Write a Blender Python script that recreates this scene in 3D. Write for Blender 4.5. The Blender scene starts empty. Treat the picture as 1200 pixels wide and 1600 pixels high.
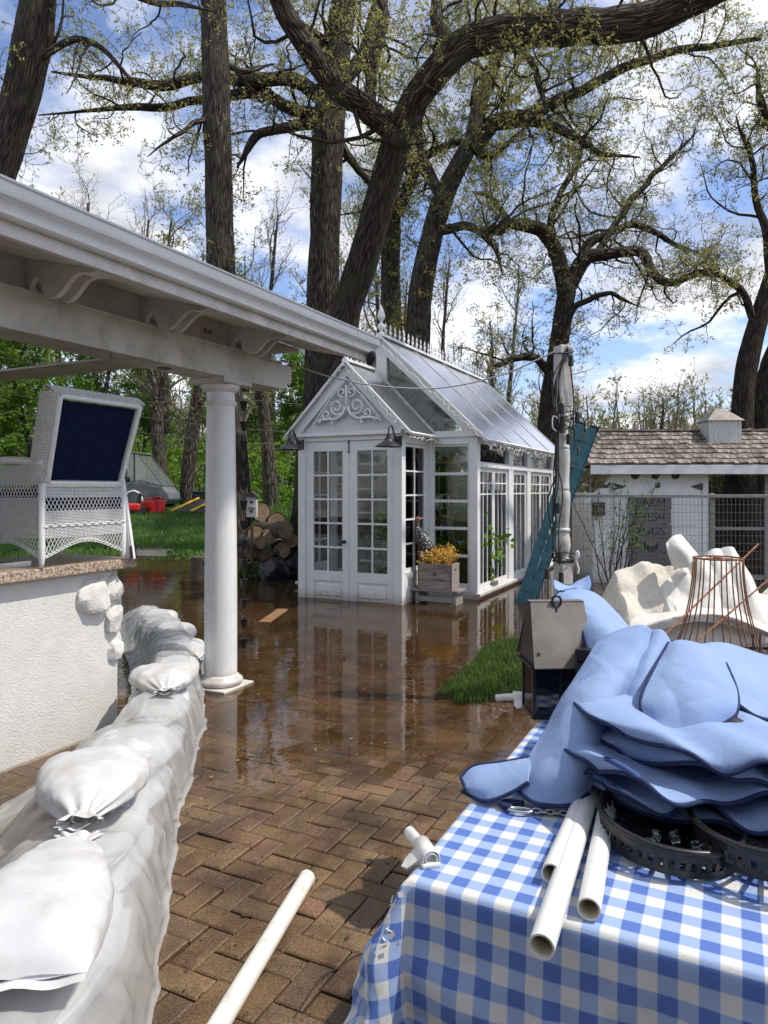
import bpy, math, random
import numpy as np
from mathutils import Vector, Matrix
PI = math.pi
scene = bpy.context.scene
COL = scene.collection
# ------------------------------------------------------------------ camera
F, HOR, CH = 1100.0, 765.0, 1.55            # focal length in photo pixels, horizon row, eye height above the water
cam = bpy.data.cameras.new('camera'); cam_o = bpy.data.objects.new('camera', cam); COL.objects.link(cam_o)
cam_o.location = (0, 0, CH); cam_o.rotation_euler = (math.radians(90), 0, 0)
cam.sensor_fit = 'VERTICAL'; cam.sensor_height = 36.0; cam.lens = F / 1600 * 36.0
cam.shift_y = -(800 - HOR) / 1600.0
cam.clip_start = 0.05; cam.clip_end = 3000
scene.camera = cam_o
# ------------------------------------------------------------------ light
SUN_EL = 57.0; SUN_AZ = Vector((1.0, -0.14))
az = math.atan2(SUN_AZ.x, SUN_AZ.y)
sd = Vector((math.sin(az) * math.cos(math.radians(SUN_EL)), math.cos(az) * math.cos(math.radians(SUN_EL)), math.sin(math.radians(SUN_EL))))
sun = bpy.data.lights.new('sun', 'SUN'); sun.energy = 3.7; sun.angle = math.radians(0.55); sun.color = (1.0, 0.94, 0.85)
sun_o = bpy.data.objects.new('sun', sun); COL.objects.link(sun_o)
sun_o.rotation_euler = sd.to_track_quat('Z', 'Y').to_euler()
world = bpy.data.worlds.new('World'); scene.world = world; world.use_nodes = True
wn = world.node_tree; wn.nodes.clear()
def wnode(t, **k):
    n = wn.nodes.new(t)
    for a, b in k.items(): setattr(n, a, b)
    return n
sky = wnode('ShaderNodeTexSky', sky_type='NISHITA', sun_disc=False)
sky.sun_elevation = math.radians(SUN_EL); sky.sun_rotation = az
sky.air_density = 1.0; sky.dust_density = 0.6; sky.ozone_density = 2.0
tc = wnode('ShaderNodeTexCoord'); sep = wnode('ShaderNodeSeparateXYZ'); wn.links.new(tc.outputs['Generated'], sep.inputs[0])
mz = wnode('ShaderNodeMath', operation='ADD'); wn.links.new(sep.outputs['Z'], mz.inputs[0]); mz.inputs[1].default_value = 0.22
mzz = wnode('ShaderNodeMath', operation='MAXIMUM'); wn.links.new(mz.outputs[0], mzz.inputs[0]); mzz.inputs[1].default_value = 0.05
vd = wnode('ShaderNodeVectorMath', operation='DIVIDE'); comb = wnode('ShaderNodeCombineXYZ')
for i in range(3): wn.links.new(mzz.outputs[0], comb.inputs[i])
wn.links.new(tc.outputs['Generated'], vd.inputs[0]); wn.links.new(comb.outputs[0], vd.inputs[1])
mp = wnode('ShaderNodeMapping'); wn.links.new(vd.outputs[0], mp.inputs[0]); mp.inputs['Location'].default_value = (3.1, 0.55, 0); mp.inputs['Scale'].default_value = (1.0, 1.0, 0.0)
nz = wnode('ShaderNodeTexNoise'); wn.links.new(mp.outputs[0], nz.inputs['Vector'])
nz.inputs['Scale'].default_value = 2.3; nz.inputs['Detail'].default_value = 9; nz.inputs['Roughness'].default_value = 0.56
cr = wnode('ShaderNodeValToRGB'); wn.links.new(nz.outputs['Fac'], cr.inputs[0])
cr.color_ramp.elements[0].position = 0.41; cr.color_ramp.elements[1].position = 0.58
nz2 = wnode('ShaderNodeTexNoise'); wn.links.new(mp.outputs[0], nz2.inputs['Vector'])
nz2.inputs['Scale'].default_value = 1.7; nz2.inputs['Detail'].default_value = 5
cr2 = wnode('ShaderNodeValToRGB'); wn.links.new(nz2.outputs['Fac'], cr2.inputs[0])
e = cr2.color_ramp.elements; e[0].position = 0.36; e[0].color = (3.3, 3.45, 3.85, 1); e[1].position = 0.56; e[1].color = (7.9, 7.9, 8.1, 1)
tint = wnode('ShaderNodeMix', data_type='RGBA', blend_type='MULTIPLY'); tint.inputs['Factor'].default_value = 1.0
wn.links.new(sky.outputs[0], tint.inputs['A']); tint.inputs['B'].default_value = (1.08, 1.06, 1.18, 1)
wm = wnode('ShaderNodeMix', data_type='RGBA')
wn.links.new(cr.outputs['Color'], wm.inputs['Factor']); wn.links.new(tint.outputs['Result'], wm.inputs['A']); wn.links.new(cr2.outputs['Color'], wm.inputs['B'])
bg = wnode('ShaderNodeBackground'); bg.inputs['Strength'].default_value = 0.15
wo = wnode('ShaderNodeOutputWorld'); wn.links.new(wm.outputs['Result'], bg.inputs[0]); wn.links.new(bg.outputs[0], wo.inputs[0])
scene.view_settings.view_transform = 'Standard'; scene.view_settings.look = 'None'
scene.view_settings.exposure = 0.17; scene.view_settings.gamma = 1.0
scene.cycles.max_bounces = 7; scene.cycles.diffuse_bounces = 3; scene.cycles.glossy_bounces = 3; scene.cycles.transparent_max_bounces = 24; scene.cycles.caustics_reflective = False; scene.cycles.caustics_refractive = False
# ------------------------------------------------------------------ positions
def P(px, py, d):                       # the point at distance d seen at photo pixel (px, py)
    return Vector(((px - 600) / F * d, d, CH - (py - HOR) / F * d))
def G(px, py, z=0.0):                   # the point at height z seen at photo pixel
    return P(px, py, (CH - z) * F / (py - HOR))
UA = math.atan2(-0.442, 0.897)          # the place is laid out on axes u (right, towards us) and v (away, right)
U = Vector((math.cos(UA), math.sin(UA), 0)); V = Vector((-math.sin(UA), math.cos(UA), 0))
CB = G(345, 1070); CB.z = 0              # foot of the porch column
# ------------------------------------------------------------------ mesh helpers
def cr_path(pts, n, rad=None):
    """Catmull-Rom resample of control points (k,3) to n points; also radii."""
    p = np.array([tuple(a) for a in pts], float); k = len(p)
    if k == 2: t = np.linspace(0, 1, n)[:, None]; out = p[0] * (1 - t) + p[1] * t
    else:
        q = np.vstack([2 * p[0] - p[1], p, 2 * p[-1] - p[-2]])
        t = np.linspace(0, k - 1 - 1e-9, n); i = t.astype(int); f = (t - i)[:, None]
        a, b, c, d = q[i], q[i + 1], q[i + 2], q[i + 3]
        out = 0.5 * (2 * b + (c - a) * f + (2 * a - 5 * b + 4 * c - d) * f ** 2 + (3 * b - a - 3 * c + d) * f ** 3)
    if rad is None: return out
    return out, np.interp(np.linspace(0, k - 1, n), np.arange(k), np.array(rad, float))
def mesh_np(name, v, quads=None, tris=None, uv=None, smooth=True):
    me = bpy.data.meshes.new(name); v = np.asarray(v, np.float32)
    idx, tot = [], []
    if quads is not None and len(quads): idx.append(np.asarray(quads, np.int32).ravel()); tot.append(np.full(len(quads), 4, np.int32))
    if tris is not None and len(tris): idx.append(np.asarray(tris, np.int32).ravel()); tot.append(np.full(len(tris), 3, np.int32))
    idx = np.concatenate(idx); tot = np.concatenate(tot); st = np.concatenate([[0], np.cumsum(tot)[:-1]]).astype(np.int32)
    me.vertices.add(len(v)); me.vertices.foreach_set('co', v.ravel())
    me.loops.add(len(idx)); me.loops.foreach_set('vertex_index', idx)
    me.polygons.add(len(tot)); me.polygons.foreach_set('loop_start', st); me.polygons.foreach_set('loop_total', tot)
    me.polygons.foreach_set('use_smooth', np.full(len(tot), smooth, bool))
    if uv is not None and np.asarray(uv).shape[1] == 3:
        at_ = me.attributes.new('barkco', 'FLOAT_VECTOR', 'POINT'); at_.data.foreach_set('vector', np.asarray(uv, np.float32).ravel())
    elif uv is not None:
        l = me.uv_layers.new(name='UVMap'); l.data.foreach_set('uv', np.asarray(uv, np.float32)[idx].ravel())
    me.update(calc_edges=True); me.validate()
    return me
def batch_tubes(Pts, R, s):
    """Pts (n,k,3), R (n,k): n open tubes of s sides -> verts, quads, uv (around, along)."""
    n, k, _ = Pts.shape
    T = np.gradient(Pts, axis=1); T /= np.linalg.norm(T, axis=2, keepdims=True) + 1e-9
    m = T.mean(axis=1); ref = np.where(np.abs(m[:, 2:3]) < 0.8, np.array([[0, 0, 1.0]]), np.array([[1.0, 0, 0]]))
    A = np.cross(T, ref[:, None, :]); A /= np.linalg.norm(A, axis=2, keepdims=True) + 1e-9
    B = np.cross(T, A)
    th = np.arange(s) * 2 * PI / s
    ring = A[:, :, None, :] * np.cos(th)[None, None, :, None] + B[:, :, None, :] * np.sin(th)[None, None, :, None]
    Vv = Pts[:, :, None, :] + ring * R[:, :, None, None]
    L = np.concatenate([np.zeros((n, 1)), np.cumsum(np.linalg.norm(np.diff(Pts, axis=1), axis=2), axis=1)], axis=1)
    R0 = R.max(axis=1)[:, None, None]; uv = np.stack([np.broadcast_to(np.cos(th)[None, None], (n, k, s)) * R0, np.broadcast_to(np.sin(th)[None, None], (n, k, s)) * R0, np.broadcast_to(L[:, :, None], (n, k, s))], -1)
    idx = np.arange(n * k * s).reshape(n, k, s)
    a = idx[:, :-1, :]; b = idx[:, 1:, :]
    q = np.stack([a, np.roll(a, -1, 2), np.roll(b, -1, 2), b], -1).reshape(-1, 4)
    return Vv.reshape(-1, 3), q, uv.reshape(-1, 3)
class MB:
    def __init__(s): s.v = []; s.f = []; s.uv = {}
    def add(s, vs, fs):
        o = len(s.v); s.v += [tuple(x) for x in vs]; s.f += [tuple(i + o for i in f) for f in fs]; return s
    def box(s, x0, x1, y0, y1, z0, z1, M=None):
        vs = [Vector((x, y, z)) for z in (z0, z1) for y in (y0, y1) for x in (x0, x1)]
        if M is not None: vs = [M @ a for a in vs]
        return s.add(vs, [(0, 2, 3, 1), (4, 5, 7, 6), (0, 1, 5, 4), (2, 6, 7, 3), (0, 4, 6, 2), (1, 3, 7, 5)])
    def cbox(s, c, sx, sy, sz, rot=None):
        M = Matrix.Translation(c) @ (rot.to_4x4() if rot is not None else Matrix.Identity(4))
        return s.box(-sx / 2, sx / 2, -sy / 2, sy / 2, -sz / 2, sz / 2, M)
    def bar(s, a, b, w, h=None, up=(0, 0, 1)):            # square bar from a to b
        a, b = Vector(a), Vector(b); h = h or w; d = b - a; L = d.length; d.normalize(); u = Vector(up)
        if abs(d.dot(u)) > 0.98: u = Vector((0, 1, 0)) if abs(d.y) < .9 else Vector((1, 0, 0))
        x = d.cross(u).normalized(); z = x.cross(d)
        M = Matrix(((x.x, d.x, z.x, a.x), (x.y, d.y, z.y, a.y), (x.z, d.z, z.z, a.z), (0, 0, 0, 1)))
        return s.box(-w / 2, w / 2, 0, L, -h / 2, h / 2, M)
    def tube(s, pts, r, n=8, caps=True, k=None, closed=False):
        pts = np.array([tuple(p) for p in pts], float)
        r = np.full(len(pts), r, float) if np.isscalar(r) else np.array(r, float)
        if k: pts, r = cr_path(pts, k, r)
        if closed: pts = np.vstack([pts, pts[:1]]); r = np.append(r, r[0])
        # parallel-transport frame
        T = np.gradient(pts, axis=0)
        if closed: T[0] = T[-1] = pts[1] - pts[-2]
        T /= np.linalg.norm(T, axis=1, keepdims=True) + 1e-12
        a = np.cross(T[0], [0, 0, 1.0] if abs(T[0][2]) < .9 else [1.0, 0, 0]); a /= np.linalg.norm(a)
        o = len(s.v); th = np.arange(n) * 2 * PI / n
        for i in range(len(pts)):
            a = a - T[i] * a.dot(T[i]); a /= np.linalg.norm(a) + 1e-12; b = np.cross(T[i], a)
            for t in th: s.v.append(tuple(pts[i] + r[i] * (a * math.cos(t) + b * math.sin(t))))
        for i in range(len(pts) - 1):
            for j in range(n):
                j2 = (j + 1) % n
                s.f.append((o + i * n + j, o + i * n + j2, o + (i + 1) * n + j2, o + (i + 1) * n + j))
        if caps and not closed:
            s.f.append(tuple(o + j for j in range(n - 1, -1, -1))); s.f.append(tuple(o + (len(pts) - 1) * n + j for j in range(n)))
        return s
    def lathe(s, prof, n=16, c=(0, 0, 0), M=None, caps=True):   # prof [(r,z)]
        o = len(s.v); c = Vector(c)
        for r, z in prof:
            for j in range(n):
                p = Vector((r * math.cos(2 * PI * j / n), r * math.sin(2 * PI * j / n), z))
                if M is not None: p = M @ p
                s.v.append(tuple(c + p))
        for i in range(len(prof) - 1):
            for j in range(n):
                j2 = (j + 1) % n
                s.f.append((o + i * n + j, o + i * n + j2, o + (i + 1) * n + j2, o + (i + 1) * n + j))
        if caps:
            s.f.append(tuple(o + j for j in range(n - 1, -1, -1))); s.f.append(tuple(o + (len(prof) - 1) * n + j for j in range(n)))
        return s
    def prism(s, poly, fn, d0, d1):                       # poly [(a,b)] -> fn(a,b,d); extruded from d0 to d1
        n = len(poly); vs = [fn(a, b, d) for d in (d0, d1) for a, b in poly]
        return s.add(vs, [tuple(range(n - 1, -1, -1)), tuple(range(n, 2 * n))] + [(i, (i + 1) % n, n + (i + 1) % n, n + i) for i in range(n)])
    def grid(s, A, closed_u=False):                       # A (m,n,3)
        m, n = A.shape[:2]; o = len(s.v); s.v += [tuple(p) for p in A.reshape(-1, 3)]
        for i in range(m - 1):
            for j in range(n if closed_u else n - 1):
                j2 = (j + 1) % n
                s.f.append((o + i * n + j, o + i * n + j2, o + (i + 1) * n + j2, o + (i + 1) * n + j))
        return s
    def build(s, name, mat, parent=None, smooth=False, bevel=0, angle=40):
        me = bpy.data.meshes.new(name); me.from_pydata(s.v, [], s.f); me.update()
        return link(name, me, mat, parent, smooth, bevel, angle)
def link(name, me, mat, parent=None, smooth=False, bevel=0, angle=40):
    o = bpy.data.objects.new(name, me); COL.objects.link(o)
    if mat is not None and not me.materials: me.materials.append(mat)
    if parent is not None: o.parent = parent
    if smooth:
        for p in me.polygons: p.use_smooth = True
        if smooth == 'auto':
            try: me.set_sharp_from_angle(angle=math.radians(angle))
            except Exception: pass
    if bevel:
        b = o.modifiers.new('bevel', 'BEVEL'); b.width = bevel; b.segments = 2; b.limit_method = 'ANGLE'
    return o
def thing(name, label, cat, loc=(0, 0, 0), rz=0.0, group=None):
    o = bpy.data.objects.new(name, None); COL.objects.link(o); o.location = loc; o.rotation_euler = (0, 0, rz); o.empty_display_size = .2
    return tag(o, label, cat, group)
def tag(o, label, cat, group=None):
    o['label'] = label; o['category'] = cat
    if group: o['group'] = group
    return o
def kind(o, k): o['kind'] = k; return o
def dup(root, loc=None, rz=None, label=None):
    r = root.copy(); COL.objects.link(r)
    if loc is not None: r.location = loc
    if rz is not None: r.rotation_euler = (0, 0, rz)
    if label: r['label'] = label
    for ch in list(root.children):
        c = ch.copy(); COL.objects.link(c); c.parent = r
        for g in ch.children:
            d = g.copy(); COL.objects.link(d); d.parent = c
    return r
# smooth value noise in numpy
_rs = np.random.RandomState(11); _T = _rs.rand(64, 64, 64)
def vnoise(p, sc=1.0, seed=0):
    p = np.asarray(p, float) * sc + seed * 17.31; i = np.floor(p).astype(int); f = p - i; f = f * f * (3 - 2 * f); i = i % 63
    r = 0
    for a in (0, 1):
        for b in (0, 1):
            for c in (0, 1):
                w = (f[..., 0] if a else 1 - f[..., 0]) * (f[..., 1] if b else 1 - f[..., 1]) * (f[..., 2] if c else 1 - f[..., 2])
                r = r + w * _T[i[..., 0] + a, i[..., 1] + b, i[..., 2] + c]
    return r - 0.5
def fnoise(p, sc=1.0, oct=4, seed=0):
    return sum(vnoise(p, sc * 2 ** o, seed + o) * 0.5 ** o for o in range(oct))
def lump(name, c, s, seed, mat, parent, amt=.35, n=72):
    th_ = np.linspace(0, PI, n // 2 + 1); ph_ = np.linspace(0, 2 * PI, n, endpoint=False); T2, Q2 = np.meshgrid(th_, ph_, indexing='ij'); d_ = np.stack([np.sin(T2) * np.cos(Q2), np.sin(T2) * np.sin(Q2), np.cos(T2)], -1)
    # crumpled cloth: the lower envelope of random planes gives flat facets meeting in creases
    rk_ = np.random.RandomState(seed); pn_ = rk_.normal(0, 1, (46, 3)); pn_ /= np.linalg.norm(pn_, axis=1, keepdims=True); off_ = rk_.uniform(.74, 1.10, 46)
    dd_ = np.maximum(np.einsum('ijk,mk->ijm', d_, pn_), 1e-3); fac_ = (off_ / dd_).min(axis=2)
    r_ = np.minimum(fac_, 1.3) + amt * .35 * fnoise(d_, 1.7, 2, seed) - .06 * np.exp(-np.abs(fnoise(d_, 2.4, 2, seed + 4)) * 16); pnt = d_ * r_[..., None] * np.array(s); pnt[..., 2] = np.maximum(pnt[..., 2], -s[2] * .6)
    return MB().grid(pnt + np.array(c), True).build(name, mat, parent, smooth='auto', angle=22)
# ------------------------------------------------------------------ materials
def nodes(name):
    m = bpy.data.materials.new(name); m.use_nodes = True; t = m.node_tree; t.nodes.clear()
    def N(ty, **k):
        n = t.nodes.new(ty)
        for a, b in k.items():
            if hasattr(n, a) and a not in ('inputs',): setattr(n, a, b)
        return n
    def Lk(a, b): t.links.new(a, b)
    return m, N, Lk
def pmat(name, c1, c2=None, sc=6.0, rough=0.6,  bump=0.0, bsc=None, bdist=0.01, coord='pos', stretch=(1, 1, 1), spec=0.5, metal=0.0, dirt=None, dsc=1.2, damt=0.45,
         trans=0.0, detail=5, coat=0.0, rvar=0.0, hue=0.0, contrast=(0.35, 0.65), waterline=None):
    m, N, L = nodes(name)
    b = N('ShaderNodeBsdfPrincipled'); out = N('ShaderNodeOutputMaterial')
    if coord == 'uv': src = N('ShaderNodeUVMap').outputs[0]
    elif coord == 'obj': src = N('ShaderNodeTexCoord').outputs['Object']
    else: src = N('ShaderNodeNewGeometry').outputs['Position']
    mp = N('ShaderNodeMapping'); L(src, mp.inputs[0]); mp.inputs['Scale'].default_value = stretch
    n1 = N('ShaderNodeTexNoise'); L(mp.outputs[0], n1.inputs['Vector']); n1.inputs['Scale'].default_value = sc; n1.inputs['Detail'].default_value = detail; n1.inputs['Roughness'].default_value = .6
    r = N('ShaderNodeValToRGB'); L(n1.outputs['Fac'], r.inputs[0]); c2 = c2 or tuple(min(1, x * 1.15) for x in c1)
    r.color_ramp.elements[0].position = contrast[0]; r.color_ramp.elements[0].color = (*c1, 1); r.color_ramp.elements[1].position = contrast[1]; r.color_ramp.elements[1].color = (*c2, 1)
    col = r.outputs['Color']
    if dirt:
        n2 = N('ShaderNodeTexNoise'); L(src, n2.inputs['Vector']); n2.inputs['Scale'].default_value = dsc; n2.inputs['Detail'].default_value = 7; n2.inputs['Roughness'].default_value = .65
        r2 = N('ShaderNodeValToRGB'); L(n2.outputs['Fac'], r2.inputs[0]); r2.color_ramp.elements[0].position = 1 - damt - .08; r2.color_ramp.elements[1].position = 1 - damt + .18
        mx = N('ShaderNodeMix', data_type='RGBA'); L(r2.outputs['Color'], mx.inputs['Factor']); L(col, mx.inputs['A']); mx.inputs['B'].default_value = (*dirt, 1); col = mx.outputs['Result']
    if waterline:                                           # silt left by the flood, fading out above the water
        sz = N('ShaderNodeSeparateXYZ'); gg = N('ShaderNodeNewGeometry'); L(gg.outputs['Position'], sz.inputs[0]); nw = N('ShaderNodeTexNoise'); L(gg.outputs['Position'], nw.inputs['Vector']); nw.inputs['Scale'].default_value = 14; nw.inputs['Detail'].default_value = 5
        ma = N('ShaderNodeMath', operation='MULTIPLY_ADD'); L(nw.outputs['Fac'], ma.inputs[0]); ma.inputs[1].default_value = -.16; L(sz.outputs['Z'], ma.inputs[2])
        mw = N('ShaderNodeMapRange'); L(ma.outputs[0], mw.inputs[0]); mw.inputs['From Min'].default_value = -.05; mw.inputs['From Max'].default_value = .06; mw.inputs['To Min'].default_value = .6; mw.inputs['To Max'].default_value = 0
        mq = N('ShaderNodeMix', data_type='RGBA'); L(mw.outputs[0], mq.inputs['Factor']); L(col, mq.inputs['A']); mq.inputs['B'].default_value = (*waterline, 1); col = mq.outputs['Result']
    if hue:
        oi = N('ShaderNodeObjectInfo'); hs = N('ShaderNodeHueSaturation'); mr = N('ShaderNodeMapRange'); L(oi.outputs['Random'], mr.inputs[0])
        mr.inputs['To Min'].default_value = 1 - hue; mr.inputs['To Max'].default_value = 1 + hue; L(mr.outputs[0], hs.inputs['Value']); L(col, hs.inputs['Color']); col = hs.outputs['Color']
    L(col, b.inputs['Base Color']); b.inputs['Roughness'].default_value = rough; b.inputs['Metallic'].default_value = metal
    b.inputs['Specular IOR Level'].default_value = spec
    if rvar:
        mr = N('ShaderNodeMapRange'); L(n1.outputs['Fac'], mr.inputs[0]); mr.inputs['From Min'].default_value = .3; mr.inputs['From Max'].default_value = .7
        mr.inputs['To Min'].default_value = max(.02, rough - rvar); mr.inputs['To Max'].default_value = min(1, rough + rvar); L(mr.outputs[0], b.inputs['Roughness'])
    if coat: b.inputs['Coat Weight'].default_value = coat; b.inputs['Coat Roughness'].default_value = .15
    if bump:
        n3 = N('ShaderNodeTexNoise'); L(mp.outputs[0], n3.inputs['Vector']); n3.inputs['Scale'].default_value = bsc or sc * 3; n3.inputs['Detail'].default_value = 6
        bp = N('ShaderNodeBump'); L(n3.outputs['Fac'], bp.inputs['Height']); bp.inputs['Strength'].default_value = bump; bp.inputs['Distance'].default_value = bdist; L(bp.outputs[0], b.inputs['Normal'])
    if trans:
        tr = N('ShaderNodeBsdfTranslucent'); L(col, tr.inputs[0]); ms = N('ShaderNodeMixShader'); ms.inputs[0].default_value = trans
        L(b.outputs[0], ms.inputs[1]); L(tr.outputs[0], ms.inputs[2]); L(ms.outputs[0], out.inputs[0])
    else: L(b.outputs[0], out.inputs[0])
    return m
def glass_mat(name, tintc=(0.95, 0.97, 0.96), rough=0.02, base=0.012, milk=0.0, milkc=(0.8, 0.82, 0.84)):
    m, N, L = nodes(name); out = N('ShaderNodeOutputMaterial')
    t = N('ShaderNodeBsdfTransparent'); t.inputs[0].default_value = (*tintc, 1)
    g = N('ShaderNodeBsdfGlossy'); g.inputs['Roughness'].default_value = rough; g.inputs[0].default_value = (1, 1, 1, 1)
    fr = N('ShaderNodeFresnel'); fr.inputs['IOR'].default_value = 1.3
    mr = N('ShaderNodeMapRange'); L(fr.outputs[0], mr.inputs[0]); mr.inputs['To Min'].default_value = base; mr.inputs['To Max'].default_value = 1.0
    body = t.outputs[0]
    if milk:
        d = N('ShaderNodeBsdfDiffuse'); d.inputs[0].default_value = (*milkc, 1); tl = N('ShaderNodeBsdfTranslucent'); tl.inputs[0].default_value = (*milkc, 1)
        dm = N('ShaderNodeMixShader'); dm.inputs[0].default_value = .28; L(d.outputs[0], dm.inputs[1]); L(tl.outputs[0], dm.inputs[2])
        mm = N('ShaderNodeMixShader'); mm.inputs[0].default_value = milk; L(t.outputs[0], mm.inputs[1]); L(dm.outputs[0], mm.inputs[2]); body = mm.outputs[0]
    ms = N('ShaderNodeMixShader'); L(mr.outputs[0], ms.inputs[0]); L(body, ms.inputs[1]); L(g.outputs[0], ms.inputs[2]); L(ms.outputs[0], out.inputs[0])
    return m
W = (0.78, 0.79, 0.78)
M = {}
M['white'] = pmat('white_paint', (0.76, 0.765, 0.755), (0.82, 0.82, 0.805), 3, 0.45, 0.08, 60, 0.002, dirt=(0.60, 0.585, 0.53), dsc=5, damt=0.36, waterline=(.30, .22, .13))
M['post_paint'] = pmat('old_post_paint', (0.50, 0.485, 0.45), (0.62, 0.605, 0.57), 6, 0.55, 0.15, 40, 0.002, dirt=(0.34, 0.31, 0.26), dsc=9, damt=0.44)
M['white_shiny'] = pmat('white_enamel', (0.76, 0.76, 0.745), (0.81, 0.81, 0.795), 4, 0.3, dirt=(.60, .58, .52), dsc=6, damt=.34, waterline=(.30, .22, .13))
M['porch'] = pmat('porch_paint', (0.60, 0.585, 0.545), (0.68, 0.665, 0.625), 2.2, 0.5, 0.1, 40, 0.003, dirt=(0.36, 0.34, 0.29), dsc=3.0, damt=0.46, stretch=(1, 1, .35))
M['gutter'] = pmat('gutter_metal', (0.66, 0.67, 0.665), (0.74, 0.745, 0.74), 2, 0.3, dirt=(0.45, 0.44, 0.4), dsc=5, damt=0.2, stretch=(1, 1, 3))
M['stucco'] = pmat('stucco', (0.64, 0.63, 0.59), (0.70, 0.69, 0.65), 9, 0.85, 0.9, 90, 0.006, dirt=(0.60, 0.58, 0.52), dsc=1.5, damt=0.2)
M['granite'] = pmat('granite', (0.16, 0.105, 0.07), (0.50, 0.40, 0.30), 70, 0.4, 0.15, 120, 0.002, contrast=(.42, .56), dirt=(.30, .22, .16), dsc=25, damt=.35)
M['black'] = pmat('black_metal', (0.012, 0.013, 0.015), (0.03, 0.03, 0.033), 8, 0.32, spec=.5)
M['black_plastic'] = pmat('black_plastic', (0.010, 0.010, 0.011), (0.022, 0.022, 0.023), 12, 0.35, 0.1, 40, .002)
M['rubber'] = pmat('black_rubber', (0.012, 0.012, 0.012), (0.02, 0.02, 0.02), 8, 0.6)
M['glass'] = glass_mat('window_glass')
M['clear'] = glass_mat('clear_glass', (0.9, 0.93, 0.93), 0.01, 0.08)
M['poly'] = glass_mat('roof_polycarbonate', (0.86, 0.89, 0.9), 0.2, 0.05, 0.80, (0.84, 0.855, 0.87))
M['shelf'] = pmat('shelf_wood', (0.22, 0.115, 0.055), (0.36, 0.20, 0.10), 5, 0.6, .2, stretch=(1, 6, 6))
M['oldwood'] = pmat('weathered_wood', (0.16, 0.135, 0.115), (0.34, 0.30, 0.26), 7, 0.8, 0.5, 18, .004, coord='obj', stretch=(1.2, 9, 9), hue=.12)
M['greywood'] = pmat('grey_wood', (0.22, 0.21, 0.19), (0.40, 0.385, 0.355), 6, 0.85, 0.5, 18, .004, stretch=(1.5, 9, 9))
M['darkwood'] = pmat('dark_wood', (0.05, 0.038, 0.028), (0.11, 0.085, 0.065), 8, 0.8, 0.4, 20, .004)
M['shingle'] = pmat('cedar_shingle', (0.07, 0.057, 0.047), (0.30, 0.25, 0.205), 5, 0.85, 0.5, 30, .003, coord='obj', stretch=(9, 1.2, 3), hue=.5)
M['blue_paint'] = pmat('blue_green_paint', (0.025, 0.105, 0.14), (0.05, 0.17, 0.20), 6, 0.5, .2, 30, .002, dirt=(0.10, 0.13, 0.13), dsc=7, damt=.3)
M['pvc'] = pmat('white_pvc', (0.72, 0.71, 0.67), (0.77, 0.76, 0.72), 5, 0.28, dirt=(.6, .56, .48), dsc=6, damt=.16)
M['pvc_in'] = pmat('pvc_bore', (0.75, 0.66, 0.45), (0.8, 0.7, 0.5), 5, 0.4)
M['galv'] = pmat('galvanised', (0.14, 0.125, 0.11), (0.22, 0.20, 0.18), 9, 0.55, .15, 30, .002, metal=.25, dirt=(0.62, 0.61, 0.58), dsc=16, damt=.13)
M['rust'] = pmat('rusty_wire', (0.15, 0.055, 0.022), (0.32, 0.14, 0.06), 40, 0.8)
M['wire'] = pmat('grey_wire', (0.20, 0.20, 0.195), (0.32, 0.32, 0.31), 20, 0.5, metal=.5)
M['navy'] = pmat('navy_fabric', (0.006, 0.010, 0.030), (0.010, 0.016, 0.045), 30, 0.95, .1, 400, .001, spec=.06)
M['blue_fabric'] = pmat('blue_fabric', (0.245, 0.345, 0.57), (0.275, 0.38, 0.60), 4, 0.8, .5, 9, .02, spec=.25, trans=.04, dirt=(.20, .27, .42), dsc=9, damt=.36)
M['dark_backing'] = pmat('blue_underside_shade', (0.045, 0.085, 0.22), (0.06, 0.105, 0.26), 6, 0.85, spec=.2)  # darker blue for cover undersides, their shade put into the colour
M['piping'] = pmat('navy_piping', (0.016, 0.028, 0.085), (0.022, 0.036, 0.10), 30, 0.8, spec=.3)
M['canvas'] = pmat('cream_canvas', (0.60, 0.555, 0.455), (0.72, 0.68, 0.585), 5, 0.75, .7, 12, .02, dirt=(.42, .37, .27), dsc=7, damt=.4, trans=.1)
M['canvas_white'] = pmat('white_canvas', (0.72, 0.70, 0.64), (0.80, 0.78, 0.73), 5, 0.6, .7, 11, .02, dirt=(.58, .54, .46), dsc=8, damt=.38, trans=.12)
M['wicker'] = pmat('white_wicker', (0.70, 0.70, 0.68), (0.80, 0.80, 0.78), 30, 0.45, dirt=(.48, .47, .43), dsc=14, damt=.25)
M['sandbag'] = pmat('woven_sandbag', (0.60, 0.61, 0.62), (0.68, 0.685, 0.69), 6, 0.5, .25, 160, .002, dirt=(.48, .45, .39), dsc=4, damt=.44, trans=.06)
M['log'] = pmat('log_bark', (0.05, 0.04, 0.03), (0.12, 0.095, 0.07), 14, 0.9, .6, 24, .01)
M['logend'] = pmat('cut_wood', (0.24, 0.16, 0.09), (0.40, 0.29, 0.18), 10, 0.8, .2)
M['terracotta'] = pmat('terracotta', (0.30, 0.11, 0.05), (0.42, 0.18, 0.09), 8, 0.8)
M['red'] = pmat('red_plastic', (0.50, 0.012, 0.014), (0.62, 0.025, 0.025), 5, 0.4)
M['yellow'] = pmat('yellow_paint', (0.70, 0.42, 0.02), (0.75, 0.48, 0.05), 5, 0.5)
M['grey_cover'] = pmat('grey_cover', (0.10, 0.105, 0.115), (0.17, 0.175, 0.185), 4, 0.6, .4, 9, .02)
M['silver'] = pmat('steel', (0.5, 0.5, 0.5), (0.62, 0.62, 0.62), 10, 0.25, metal=1.0)
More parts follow.
